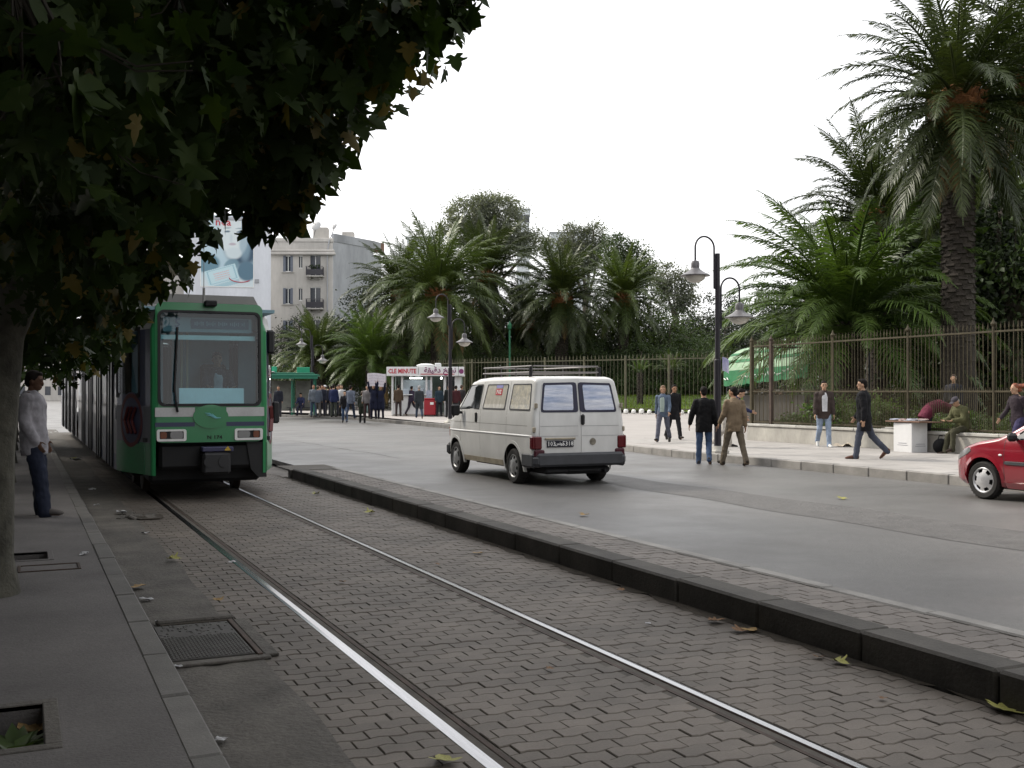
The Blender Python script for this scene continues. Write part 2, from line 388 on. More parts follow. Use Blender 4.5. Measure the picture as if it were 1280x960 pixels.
for xr, sg in ((RL, 1), (RR_, -1)):          # grooved rail: bright head, groove on the inner side, lip
    prof = [(-.05, -.03), (-.05, -.002), (-.028, .002), (.013, .002), (.021, -.008), (.028, -.04), (.062, -.04), (.066, -.006), (.07, -.003), (.096, -.003), (.098, -.03)]
    if sg < 0: prof = [(-a, b2) for a, b2 in prof]
    mb = MB(); ys = [-6+k*1.5 for k in range(0, 45)]
    for i, y in enumerate(ys[:-1]):
        for j in range(len(prof)-1):
            (a, za), (b2, zb) = prof[j], prof[j+1]
            mb.add([(xr+a, y, za), (xr+b2, y, zb), (xr+b2, ys[i+1], zb), (xr+a, ys[i+1], za)], [(0, 1, 2, 3)], 0 if j == 2 or j == 1 else 1)
    mb.build('rail', [M_rail, M_railside], bed, 0)
# ---- median: dark kerb stones on the track side, pavers, pale kerb on the road side
med = tag(bpy.data.objects.new('median', None), kind='structure'); COL.objects.link(med)
ys = [-3+1.02*k for k in range(24)]
for a, b2 in zip(ys, ys[1:]):
    m1 = MB(); m1.box((0, 0, -.11), (.262, b2-a-.012, .25), .018)
    o = m1.build('kerbstone', M_kerbdark, med, 35, (4.812+rnd.uniform(-.006, .006), (a+b2)/2, .181+rnd.uniform(-.005, .004))); o.rotation_euler = (rnd.uniform(-.003, .003), rnd.uniform(-.01, .01), rnd.uniform(-.004, .004))
    m1 = MB(); m1.box((0, 0, -.1), (.13, b2-a-.01, .22), .012)
    o = m1.build('kerbstone', M_kerbpale, med, 35, (5.575+rnd.uniform(-.004, .004), (a+b2)/2+.3, .174+rnd.uniform(-.004, .003)))
lay(med, [(4.955, 5.505)], -2, 20.2, .172, 50, mat('skylit_median_paver', (.135, .118, .104), .7, var=.28, vs=1.2, fine=.13, fs=70, bump=.4, bs=110, rv=.1, isl=.1, world=True, dist=.006))  # same pavers as the track, colour lightened for the extra sky light
m1 = MB()      # rounded nose at the far end
pts = [(5.64, 20.6)]+[(5.16+.48*math.cos(R(a)), 20.6+1.0*math.sin(R(a))) for a in range(10, 180, 17)]+[(4.68, 20.6)]
m1.prism(pts, lambda u, v, h: (u, v, h), -.02, .165); m1.build('median_nose', M_gutter, med, 30)
m1 = MB(); pts = [(5.9, 22)]+[(5.0+.9*math.cos(R(a)), 22+1.6*math.sin(R(a))) for a in range(10, 180, 17)]+[(4.1, 22), (4.5, 21.2), (5.5, 21.4)]
# dirt gathered along the foot of the kerb
m1 = MB()
for k in range(150):
    y = rnd.uniform(2.5, 21); wdt = rnd.uniform(.03, .12); l_ = rnd.uniform(.1, .4)
    m1.add([(4.685, y-l_, .012), (4.685, y+l_, .012), (4.685-wdt*.6, y+l_*.5, .004), (4.685-wdt, y, .003), (4.685-wdt*.5, y-l_*.6, .004)], [(0, 1, 2, 3, 4)])
tag(m1.build('kerb_dirt', M_soil, smooth=0), kind='stuff')
# ---- far pavement and plaza
def hz(x, y):      # plaza rises gently towards the park fence
    d = x*ST+y*CT; return .15+max(0, min(1, (d-42)/28))*.17
mb = MB(); nx = 14
fk = []
for (a, b2) in zip(FK, FK[1:]):
    n = max(1, int(abs(b2[1]-a[1])/3)); fk += [(a[0]+(b2[0]-a[0])*i/n, a[1]+(b2[1]-a[1])*i/n) for i in range(n)]
fk.append(FK[-1])
vs = []
for (x, y) in fk:
    for i in range(nx+1):
        xx = x+.18+(78*(i/nx)**2); vs.append((xx, y, hz(xx, y)))
fs = [(r_*(nx+1)+i, r_*(nx+1)+i+1, (r_+1)*(nx+1)+i+1, (r_+1)*(nx+1)+i) for r_ in range(len(fk)-1) for i in range(nx)]
mb.add(vs, fs); pav = tag(mb.build('pavement', M_plaza, smooth=60), kind='structure')
n = 0
for a, b2 in zip(fk, fk[1:]):
    L_ = math.dist(a, b2); k = max(1, round(L_/1.2)) if a[1] > 5 else 1
    for i in range(k):
        p0 = (a[0]+(b2[0]-a[0])*i/k, a[1]+(b2[1]-a[1])*i/k); l2 = L_/k
        m1 = MB(); m1.box((.09, l2/2, -.1), (.2, l2-.012, .25), .015)
        o = m1.build('kerbstone', M_kerbpale if a[1] < 30 else M_kerb, pav, 35, (p0[0], p0[1], .155+rnd.uniform(-.006, .004))); o.rotation_euler = (0, rnd.uniform(-.01, .01), -math.atan2(b2[0]-a[0], b2[1]-a[1]))
# paving slab joints on the near part of the far pavement: slabs laid as pieces
slabs = MB()
ymin, ymax = 8., 30.
x = 15.42
for i in range(5):
    xa = 15.42+i*1.05
    y = ymin+(i % 2)*.5
    while y < ymax:
        if not (y > 23 and xa < 16.3):
            slabs.box((xa+.52, y+.5, .142+rnd.uniform(-.003, .004)), (1.03, .985, .03), .006)
        y += 1.0
o = slabs.build('paving_slab_field', mat('paving_slab', (.29, .275, .26), .75, var=.14, vs=1., fine=.08, fs=40, bump=.3, bs=50, isl=.1, world=True), pav, 30); o['kind'] = 'stuff'
# ---- lawn behind the fences (ground and blades)
def lawn_z(x, y):      # the lawn swells into a low bank behind the far railings
    d = x*ST+y*CT; lat = x*CT-y*ST
    return .34+1.0*max(0, min(1, (d-66-.12*(18-lat))/14))
mb = MB()
mb.grid(lambda u, v: (lambda q: (q.x, q.y, lawn_z(q.x, q.y)))(D(560+420*u, 500, 75-10*u+(34 if v > .93 else 20)*v)), 14, 14)
A = [D(560, 500, 100), D(980, 500, 95), D(1400, 500, 190), D(300, 500, 190)]; mb.add([(p.x, p.y, 1.33) for p in A], [(0, 1, 2, 3)])
B = [(21.1, -5), (21.1, 27.6), (40, 36), (70, 30), (70, -5)]
mb.add([(x, y, .40) for x, y in B], [(0, 1, 2, 3, 4)])
tag(mb.build('lawn', M_lawn, smooth=0), kind='structure')
M_grass = leafmat('grass_blade', (.09, .135, .02), (.14, .19, .03), .4, .3)
mb = MB()
for k in range(16000):
    if k < 9000: px_ = rnd.uniform(580, 930); p = D(px_, 500, 75-10*(px_-560)/420+rnd.random()**1.3*16); zb = lawn_z(p.x, p.y)
    else: p = Vector((21.2+rnd.random()**1.5*9, rnd.uniform(12, 27.5), 0)); zb = .40
    h = rnd.uniform(.08, .22)*(1 if k < 9000 else .8); a = rnd.uniform(0, 6.28); wd = .03
    dx, dy = wd*math.cos(a), wd*math.sin(a); lx, ly = rnd.uniform(-.08, .08), rnd.uniform(-.08, .08)
    mb.add([(p.x-dx, p.y-dy, zb-.01), (p.x+dx, p.y+dy, zb-.01), (p.x+lx, p.y+ly, zb+h)], [(0, 1, 2)])
tag(mb.build('grass', M_grass, smooth=0), kind='stuff')
# ================================================================ BUILDINGS, FENCES, KIOSK, LAMPS
def yline(x, px):      # y of the point on the line x = const that is seen at column px
    u = (px-640)/1350; return (x*CT-u*x*ST)/(ST+u*CT)
# ---- apartment block
M_stucco = mat('cream_stucco', (.44, .42, .39), .9, var=.22, vs=.35, fine=.06, fs=6, bump=.2, bs=10, streak=(1, 1, .25))
M_greywall = mat('grey_and_shaded_render', (.33, .34, .36), .9, var=.3, vs=.3, fine=.08, fs=5, bump=.2, bs=10, streak=(1, 1, .3))
M_shut = flat('blue_grey_shutter', (.16, .18, .22), .7)
M_pane = mat('window_pane', (.03, .035, .045), .1, fine=0, spec=.6)
M_brickwall = mat('red_brick_parapet', (.20, .12, .09), .9, var=.3, vs=1)
c0 = D(416, 490, 110); c0.z = 0
apt = thing('apartment_building', 'cream apartment block with balconies and satellite dishes behind the palms', 'building', c0, -TH+R(2))
# local frame: x to the right along the facade (corner at 0), y away from the camera
W_, H_ = 6.4, 17.0
mb = MB()
opens = []
def wall_with_windows(mb, x0, x1, z0, z1, holes, y=0., t=.22):
    xs = sorted({x0, x1, *[h[0] for h in holes], *[h[1] for h in holes]}); zs = sorted({z0, z1, *[h[2] for h in holes], *[h[3] for h in holes]})
    for xa, xb in zip(xs, xs[1:]):
        for za, zb in zip(zs, zs[1:]):
            mx, mz = (xa+xb)/2, (za+zb)/2
            if any(h[0] < mx < h[1] and h[2] < mz < h[3] for h in holes): continue
            mb.add([(xa, y, za), (xb, y, za), (xb, y, zb), (xa, y, zb)], [(0, 1, 2, 3)])
    for a, b2, za, zb in holes:
        q = [(a, za), (b2, za), (b2, zb), (a, zb)]
        for (p, r_) in zip(q, q[1:]+q[:1]): mb.add([(p[0], y, p[1]), (r_[0], y, r_[1]), (r_[0], y+t, r_[1]), (p[0], y+t, p[1])], [(0, 1, 2, 3)])
holes = []
for f in range(5):
    zt = 15.55-f*3.3
    holes += [(-5.05, -4.05, zt-1.65, zt), (-3.45, -3.1, zt-1.3, zt), (-2.3, -1.25, zt-2.1, zt+.1)]
holes = [h for h in holes if h[2] > .5]
wall_with_windows(mb, -W_, 0, 0, H_, holes)
mb.add([(-W_, 0, 0), (-W_, 0, H_), (-W_-.8, 1.2, H_), (-W_-.8, 1.2, 0)], [(0, 1, 2, 3)])
mb.add([(-W_-.8, 1.2, 0), (-W_-.8, 1.2, H_), (-W_-1.2, 9, H_), (-W_-1.2, 9, 0)], [(0, 1, 2, 3)])
mb.add([(-W_, 0, H_), (0, 0, H_), (3.6, 5.4, H_), (4.3, 7.2, H_), (-W_-1.2, 9, H_), (-W_-.8, 1.2, H_)], [(0, 1, 2, 3, 4, 5)])
mb.build('facade_wall', M_stucco, apt, 0)
mb = MB(); mb.add([(0.004, 0, 0), (3.6, 5.4, 0), (3.6, 5.4, H_), (0.004, 0, H_)], [(0, 1, 2, 3)]); mb.add([(3.6, 5.4, 0), (4.3, 7.2, 0), (4.3, 7.2, H_-.6), (3.6, 5.4, H_-.6)], [(0, 1, 2, 3)])
mb.build('side_wall', M_greywall, apt, 0)  # blue-grey here puts the shade of this face into the wall colour
mb = MB(); mb.box((-W_/2+.02, -.12, 15.75), (W_+.5, .5, .28), .05); mb.box((-W_/2, -.06, 16.05), (W_+.3, .35, .22), .04); mb.box((-W_/2, .12, H_+.1), (W_+.1, .24, .5), .03); mb.build('cornice', M_stucco, apt)
mb = MB()
for (a, b2) in (((0, .1), (3.6, 5.5)), ((3.6, 5.5), (4.2, 7.0))):
    dx, dy = b2[0]-a[0], b2[1]-a[1]; an = math.atan2(dy, dx); L_ = math.hypot(dx, dy)
    mb.box(((a[0]+b2[0])/2-.05, (a[1]+b2[1])/2, H_+.42), (L_, .3, .85), .02, (0, 0, an))
mb.build('parapet', M_greywall, apt)
for c_, d_, a_ in (((4, 6.8, H_+.3), (1.6, .3, 1.1), .9), ((-4.2, 2.5, H_+.8), (1.6, 1.6, 1.6), 0), ((-1.6, 3, H_+.9), (1.5, 1.5, 1.8), 0), ((1.1, 4, H_+.9), (1.2, 1.2, 1.2), 0)): mb = MB(); mb.box(c_, d_, .02, (0, 0, a_)); mb.build('chimney', M_brickwall if c_[0] > 3 else M_stucco, apt)
for h in holes:
    mb = MB(); mb.box(((h[0]+h[1])/2, .17, (h[2]+h[3])/2), (h[1]-h[0], .04, h[3]-h[2])); wo = mb.build('window', M_pane, apt, 0)
    wd = h[1]-h[0]
    mb = MB(); mb.box((h[0]+wd/2, .12, h[3]-.04), (wd, .06, .08)); mb.box((h[0]+wd/2, .12, h[2]+.04), (wd, .06, .08)); mb.box((h[0]+wd/2, .12, (h[2]+h[3])/2), (.06, .05, h[3]-h[2]-.17)); mb.build('window_frame', M_white, wo, 0)
    if wd > .5 and wd < 1.02:
        for sx in (0, 1):
            mb = MB(); xs = h[0]+.13 if sx == 0 else h[1]-.13
            mb.box((xs, .03, (h[2]+h[3])/2), (.26, .05, h[3]-h[2]-.03))
            for q in range(12): mb.box((xs, -.003, h[2]+.1+q*(h[3]-h[2]-.2)/11), (.2, .03, .05), 0, (.5, 0, 0))
            mb.build('shutter', M_shut, wo, 0)
        mb = MB(); mb.box(((h[0]+h[1])/2, -.06, h[2]-.05), (wd+.25, .16, .09), .02); mb.build('sill', M_stucco, wo)
    if wd > 1.02:
        b_ = MB(); b_.box(((h[0]+h[1])/2, -.42, h[2]-.06), (1.75, .84, .14), .03); b_.box((h[0]+.05, -.25, h[2]-.25), (.14, .5, .25), .05); b_.box((h[1]-.05, -.25, h[2]-.25), (.14, .5, .25), .05)
        bo = b_.build('balcony', M_stucco, apt)
        b_ = MB()
        for q in range(15): b_.box(((h[0]+h[1])/2-.84+q*.12, -.81, h[2]+.47), (.025, .025, .9))
        for sx in (-1, 1):
            for q in range(5): b_.box(((h[0]+h[1])/2+sx*.84, -.7+q*.16, h[2]+.47), (.025, .025, .9))
        b_.box(((h[0]+h[1])/2, -.81, h[2]+.94), (1.74, .04, .04)); b_.box(((h[0]+h[1])/2, -.83, h[2]+.35), (1.7, .015, .55))
        b_.build('railing', M_darkmetal, bo, 0)
mb = MB(); mb.tube([(-6.2, .3, H_+.1), (-6.2, .3, 13.5)], .05, 6); mb.tube([(-.35, -.06, H_+.2), (-.5, -.15, 16.2), (-.55, -.1, 15.6), (-.55, -.1, .5)], .06, 6); mb.build('drain_pipe', M_greywall, apt)
for k, (x, y, r_) in enumerate(((-5.2, 1.3, .5), (-3.2, 1.0, .38), (-1.9, 1.1, .55), (-.2, 2.5, .35))):
    d = MB(); d.lathe([(.02, -.12), (r_*.5, -.09), (r_*.85, -.02), (r_, .06), (r_*.84, 0), (.02, -.08)], (0, 0, 0), 14, 'y', caps=False); d.M = None
    o = d.build('satellite_dish', mat('dish_grey%d' % k, (.4, .4, .4), .6), apt, 40, (x, y, H_+1.5+.15*k)); o.rotation_euler = (R(-25), 0, R(30-25*k))
    m1 = MB(); m1.tube([(0, .1, -1.5), (0, .1, 0)], .04, 6); m1.tube([(0, 0, -.05), (0, -.35, .12)], .02, 5); m1.build('dish_mast', M_darkmetal, o)
mb = MB()
for k in range(60): mb.box((rnd.uniform(-2.35, -1.2), -.75+rnd.uniform(-.1, .1), 15.55-2.1+.75+rnd.uniform(-.05, .3)), (.18, .02, .1), 0, (rnd.random()*3, rnd.random()*3, rnd.random()*3))
mb.build('balcony_plants', leafmat('potted_green', (.03, .05, .02), (.05, .08, .03)), apt, 0)
# ---- building with a painted-over gable and a hanging poster
c1 = D(283, 490, 96); c1.z = 0
gab = thing('gable_building', 'white windowless gable building carrying a huge pale blue beauty poster', 'building', c1, -TH+R(14.8))
M_gable = mat('white_render', (.60, .62, .66), .85, var=.12, vs=.4, fine=.05, fs=5, bump=.15, bs=8, streak=(1, 1, .3))
mb = MB(); mb.box((0.1, 5, 8.5), (7.5, 10, 17.0), .02); mb.build('wall', M_gable, gab)
mb = MB(); mb.box((0.1, 5, 17.1), (7.7, 10.2, .3), .04); mb.box((2.6, 4, 17.6), (1.2, 1.5, .9), .02); mb.build('roof', M_greywall, gab)
mb = MB(); mb.box((-4.9, 6, 6.5), (2.4, 9, 13)); mb.build('annex_wall', M_stucco, gab)
mb = MB(); mb.box((2.62, .0, 11.6), (.35, .15, .35), .02); mb.build('vent_box', M_greywall, gab)
# poster: flat print, computed as colours on a fine grid
NXp, NYp = 84, 112; pw, ph = 4.5, 6.3
U, V = np.meshgrid(np.linspace(0, 1, NXp+1), np.linspace(0, 1, NYp+1), indexing='ij')
def sm(a, b2, x): t = np.clip((x-a)/(b2-a), 0, 1); return t*t*(3-2*t)
def mixc(c, m, d): return c*(1-m[..., None])+np.array(d)*m[..., None]
C = np.ones(U.shape+(3,))*np.array((.50, .68, .78)); C = mixc(C, sm(.1, .9, V), (.62, .76, .82)); C = mixc(C, sm(.35, 0, V), (.72, .82, .86))
el = lambda cx, cy, rx, ry, a=0.: np.sqrt((((U-cx)*math.cos(a)+(V-cy)*1.4*math.sin(a))/rx)**2+((-(U-cx)*math.sin(a)+(V-cy)*1.4*math.cos(a))/ry)**2)
C = mixc(C, 1-sm(.75, 1.1, el(.80, .70, .42, .62)), (.06, .11, .17))      # hair
C = mixc(C, 1-sm(.85, 1.05, el(.62, .72, .29, .44, .12)), (.78, .86, .88))      # face
C = mixc(C, .7*(1-sm(.6, 1.2, el(.84, .62, .12, .4))), (.30, .45, .55))
C = mixc(C, 1-sm(.7, 1.2, el(.62, .47, .16, .12)), (.70, .80, .84))
for ex in (.50, .73):
    C = mixc(C, .9*(1-sm(.6, 1.1, el(ex, .775, .065, .022, .1))), (.10, .17, .24)); C = mixc(C, .7*(1-sm(.6, 1.1, el(ex, .825, .09, .014, .12))), (.2, .3, .36))
C = mixc(C, .35*(1-sm(.5, 1.1, el(.575, .68, .035, .10))), (.5, .62, .7)); C = mixc(C, .8*(1-sm(.6, 1.1, el(.60, .60, .08, .03, .05))), (.52, .42, .5))
C = mixc(C, 1-sm(.8, 1.1, el(.12, .32, .25, .2)), (.16, .30, .38)); C = mixc(C, 1-sm(.8, 1.1, el(.88, .22, .2, .2)), (.12, .22, .3)); C = mixc(C, .9*(1-sm(.8, 1.1, el(.58, .30, .16, .12, .6))), (.2, .34, .42))
a = R(-17); bu, bv = (U-.40)*math.cos(a)-(V-.16)*1.4*math.sin(a), (U-.40)*math.sin(a)+(V-.16)*1.4*math.cos(a)
box_ = np.maximum(np.abs(bu)/.30, np.abs(bv)/.15); C = mixc(C, 1-sm(1.0, 1.03, box_), (.62, .82, .88)); C = mixc(C, (1-sm(.03, .05, np.abs(box_-.86))), (.35, .58, .68)); C = mixc(C, (1-sm(.5, .52, box_))*(np.sin(bv*150) > .3), (.75, .55, .58))
C = mixc(C, (1-sm(1.0, 1.04, np.maximum(np.abs(bu+.02)/.30, np.abs(bv+.20)/.04))), (.45, .66, .74))
mb = MB(); mb.grid(lambda u, v: ((u-.5)*pw, 0, (v-.5)*ph), NXp, NYp); me = mb.mesh('poster', mat('poster_print', (1, 1, 1)), 0)
ca = me.color_attributes.new('print', 'FLOAT_COLOR', 'POINT'); ca.data.foreach_set('color', np.concatenate([C*.8, np.ones(U.shape+(1,))], -1).reshape(-1).astype(np.float32))
m = me.materials[0]; n_ = m.node_tree.nodes.new('ShaderNodeVertexColor'); n_.layer_name = 'print'; m.node_tree.links.new(n_.outputs[0], m.node_tree.nodes['Principled BSDF'].inputs['Base Color'])
pos = thing('advertising_poster', 'huge pale blue beauty advertisement hung on the white gable above the tram', 'poster', c1+Matrix.Rotation(-TH+R(14.8), 3, 'Z') @ Vector((.05, -.03, 14.2)), -TH+R(14.8))
link('print_sheet', me, pos, (0, -.012, 0)); mb = MB()
for sx in (-1, 1): mb.box((sx*(pw/2+.03), 0, 0), (.06, .03, ph+.12))
for sz in (-1, 1): mb.box((0, 0, sz*(ph/2+.03)), (pw, .028, .06))
mb.build('poster_frame', M_white, pos)
M_red = flat('red_print', (.45, .03, .05), .5)
text('lettering', 'nda', M_red, pos, .95, (-.35, -.03, 2.55), (R(90), 0, 0), .004, .012)
mb = MB(); mb.tube([(1.15+1.0*math.cos(R(a_)), -.02, -2.3+.45*math.sin(R(a_))) for a_ in range(190, 330, 12)], .04, 4); mb.build('print_ribbon', M_red, pos)
# ---- far white blocks above the trees
for px0, px1, pt, Z, lab in ((508, 548, 297, 190, 'far white block showing left of the tall grey eucalyptus crown'), (646, 662, 262, 200, 'far narrow white block showing right of the tall grey eucalyptus'), (688, 738, 291, 210, 'far low white block between two eucalyptus crowns')):
    a, b2 = D(px0, 490, Z), D(px1, 490, Z); top = D((px0+px1)/2, pt, Z).z; cxy = (a+b2)/2; wd = (b2-a).length
    t = thing('distant_building', lab, 'building', (cxy.x, cxy.y, 0), -TH)
    mb = MB(); mb.box((0, 4, top/2), (wd, 8, top)); mb.build('wall', M_gable, t); mb = MB(); mb.box((0, 4, top+.12), (wd+.4, 8.4, .24)); mb.build('roof', M_greywall, t)
    n = max(2, int(wd/2.6))
    for f in range(3):
        for k in range(n):
            mb = MB(); mb.box((-wd/2+(k+.5)*wd/n, -.01, top-1.6-f*3.2), (1.1, .06, 1.4)); mb.build('window', M_pane, t, 0)
# buildings closing the street far behind the tram
for px0, px1, pt, Z, m_, lab in ((20, 110, 400, 210, M_stucco, 'distant cream street block behind the tram and plane trees'), (110, 232, 345, 170, M_greywall, 'distant grey street block left of the poster gable')):
    a, b2 = D(px0, 490, Z), D(px1, 490, Z); top = D((px0+px1)/2, pt, Z).z; cxy = (a+b2)/2; wd = (b2-a).length
    t = thing('street_building', lab, 'building', (cxy.x, cxy.y, 0), -TH)
    mb = MB(); mb.box((0, 5, top/2), (wd, 10, top)); mb.build('wall', m_, t); mb = MB(); mb.box((0, 5, top+.15), (wd+.4, 10.4, .3)); mb.build('roof', M_greywall, t)
    for f in range(int(top/3.3)):
        for k in range(int(wd/2.5)):
            mb = MB(); mb.box((-wd/2+1.2+k*2.5, -.01, 1.9+f*3.3), (1.1, .06, 1.7)); mb.build('window', M_pane, t, 0)
# ---- near park fence on its low wall
M_fence = mat('olive_fence_paint', (.060, .050, .030), .7, var=.3, vs=5, spec=.2, rv=.15); M_post = mat('rusty_post', (.06, .04, .03), .7, var=.4, vs=4)
M_wall = mat('stained_lime_wall', (.36, .345, .31), .85, var=.22, vs=1.3, fine=.1, fs=14, bump=.35, bs=25, streak=(1, 1, .5))
WX = 20.75; Y0, Y1 = 11.0, 27.9
lw_ = thing('low_wall', 'low pale stained wall under the tall park railings', 'wall', (WX, Y1, .15))
mb = MB(); mb.box((.2, (Y0-Y1)/2, .22), (.38, Y1-Y0, .46), .015); mb.box((3.2, -.2, .22), (5.6, .38, .46), .015); mb.build('wall_body', M_wall, lw_)
for k in range(7):
    mb = MB(); l_ = (Y1-Y0)/7; mb.box((.2, -(k+.5)*l_, .485), (.46, l_-.012, .075), .012); mb.build('coping_stone', mat('coping_%d' % k, (.37, .36, .33), .85, var=.2, vs=3, bump=.3, bs=30), lw_)
nf = thing('park_fence', 'tall spiked olive railings standing on the low wall beside the pavement', 'fence', (WX+.2, Y1, .67))
mb = MB(); H1 = 2.42
mb.tube([(0, 0, 0), (0, 0, H1+.06)], .009, 5); mb.lathe([(.009, H1+.06), (.022, H1+.1), (.013, H1+.14), (.002, H1+.24)], n=6); bar_me = mb.mesh('bar', M_fence)
mb = MB(); mb.tube([(0, 0, 0), (0, 0, .98)], .008, 5); mb.lathe([(.008, .98), (.018, 1.01), (.002, 1.1)], n=5); sbar_me = mb.mesh('short_bar', M_fence)
mb = MB()
for z in (.06, 1.0, H1): mb.box((0, (Y0-Y1)/2, z), (.035, Y1-Y0, .045), .005); mb.box((2.4, 0, z+.002), (4.8, .035, .045), .005)
mb.build('rail', M_fence, nf)
posts = [Y1]+[yline(WX+.2, px) for px in (964, 1041, 1135, 1242)]+[15.2, 12.6]
for k, y in enumerate(posts):
    mb = MB(); s_ = .06 if k not in (0, 1) else .1
    mb.box((0.002, y-Y1, H1/2+.04), (s_, s_, H1+.2), .008); mb.lathe([(.05, H1+.14), (.07, H1+.19), (.03, H1+.25), (.002, H1+.34)], (0, y-Y1, 0), 8); mb.build('post', M_post if k == 1 else M_fence, nf)
y = Y1-.12; k = 0
while y > Y0:
    if min(abs(y-p) for p in posts) > .07:
        o = link('bar', bar_me, nf, (0, y-Y1, 0)); o.rotation_euler = (rnd.uniform(-.006, .006), rnd.uniform(-.004, .004), 0)
        if y-.061 > Y0: link('short_bar', sbar_me, nf, (0, y-Y1-.061, 0))
    y -= .122
for k in range(30): link('bar', bar_me, nf, (.15+k*.15, 0, 0))
# ---- far park fence
fa = [D(345, 490, 95), D(590, 490, 74), D(915, 490, 63)]
for p in fa: p.z = .32
M_fence2 = mat('pale_olive_paint', (.085, .08, .045), .6, var=.3, vs=5, rv=.15)
ff = thing('park_fence', 'long far olive railings in front of the lawn, behind the white van', 'fence', (fa[1].x, fa[1].y, .32))
mb = MB(); H2 = 3.35; mb.tube([(0, 0, 0), (0, 0, H2+.05)], .016, 4); mb.lathe([(.016, H2+.05), (.035, H2+.12), (.003, H2+.34)], n=5); fbar = mb.mesh('bar', M_fence2)
mb = MB(); mb.box((0, 0, .14), (.26, .3, .3), .08); wb = mb.mesh('edging_stone', M_white)
railm = MB()
for a, b2 in zip(fa, fa[1:]):
    d = b2-a; L_ = d.length; an = math.atan2(d.y, d.x); n = int(L_/.27)
    for i in range(n):
        p = a+d*(i/n)-fa[1]
        if i % 11 == 0:
            mb = MB(); mb.box((p.x, p.y, H2/2+.1), (.12, .12, H2+.3), .01, (0, 0, an)); mb.build('post', M_fence2, ff)
        else: link('bar', fbar, ff, (p.x, p.y, 0))
        if b2 is fa[2] and i % 2 == 0 and i > n*.35: link('edging_stone', wb, ff, (p.x-.25*ST, p.y-.25*CT, 0), (0, 0, an+rnd.uniform(-.2, .2)), rnd.uniform(.8, 1.1))
    q = (a+b2)/2-fa[1]
    for z in (.3, H2): railm.box((q.x, q.y, z), (L_, .06, .07), 0, (0, 0, an))
railm.build('rail', M_fence2, ff)
# green garden post behind the far fence
gp = thing('garden_lamp', 'thin green garden lamp post rising behind the far fence', 'lamp', D(637, 511, 82))
gp.location.z = .36; M_green = flat('green_paint', (.03, .16, .08), .45)
mb = MB(); mb.tube([(0, 0, 0), (0, 0, 6.0)], [.10, .08], 8); mb.build('post', M_green, gp); mb = MB(); mb.lathe([(.03, 6.0), (.14, 6.1), (.18, 6.4), (.08, 6.55), (.02, 6.7)]); mb.build('lantern', M_green, gp)
# ---- street lamps with two swan-neck arms
M_lamp = flat('plum_grey_metal', (.012, .010, .015), .45, spec=.4); M_lens = flat('milky_lens', (.55, .53, .48), .25, spec=.6); M_shade = flat('lamp_shade_metal', (.10, .095, .10), .35, spec=.5)
def street_lamp(loc, rz, label, s=1.):
    t = thing('street_lamp', label, 'street lamp', loc, rz, 'twin-arm street lamps along the far pavement'); t.scale = (s,)*3
    mb = MB(); mb.box((0, 0, .05), (.42, .42, .12), .03); mb.lathe([(.17, .1), (.13, .16), (.115, .2)]); mb.build('base', M_wall, t)
    mb = MB(); mb.tube([(0, 0, .1), (0, 0, 2.3), (0, 0, 2.32), (0, 0, 4.92)], [.088, .085, .066, .060], 12); mb.build('pole', M_lamp, t)
    for sg, zc, nm in ((-1, 4.92, 'upper'), (1, 3.94, 'lower')):
        mb = MB(); r_ = .275; x0 = sg*.10; mb.tube([(x0, 0, zc-.85), (x0, 0, zc+.12)]+[(x0+sg*(r_-r_*math.cos(R(a))), 0, zc+.12+r_*math.sin(R(a))) for a in range(12, 181, 12)]+[(x0+sg*2*r_, 0, zc-.22)], .024, 7)
        mb.box((x0-sg*.02, 0, zc-.45), (.07, .05, .85), .01); arm = mb.build('arm', M_lamp, t)
        xh = x0+sg*2*r_; zh = zc-.22
        mb = MB(); mb.lathe([(.03, .02), (.085, 0), (.105, -.06), (.10, -.17), (.12, -.2), (.22, -.27), (.36, -.345), (.355, -.365), (.2, -.36)], (xh, 0, zh), 18); sh = mb.build('lamp_shade', M_shade, t)
        mb = MB(); mb.lathe([(.25, -.362), (.235, -.42), (.16, -.49), (.06, -.52), (.01, -.525)], (xh, 0, zh), 16); mb.build('lens', M_lens, sh)
    return t
street_lamp((15.53, 22.04, .14), 0, 'tall twin-arm street lamp nearest the camera, beside the man in a tan suit')
street_lamp((18.3, 47.4, .17), R(4), 'twin-arm street lamp in front of the white kiosk', 1.14)
street_lamp((16.6, 67.1, .2), R(-4), 'farthest twin-arm street lamp beside the green bus shelter', 1.02)
lf = thing('lamp_poster', 'small faded white and blue leaflet wired to the near street lamp', 'leaflet', (15.53, 21.93, 2.35))
mb = MB(); mb.grid(lambda u, v: ((u-.1)*.22+.06, -.03-.05*math.sin(u*4), (v-.5)*.34-.08*u), 5, 3); mb.build('sheet', mat('faded_leaflet', (.55, .55, .6), .8, col2=(.2, .2, .42), vs=3), lf)
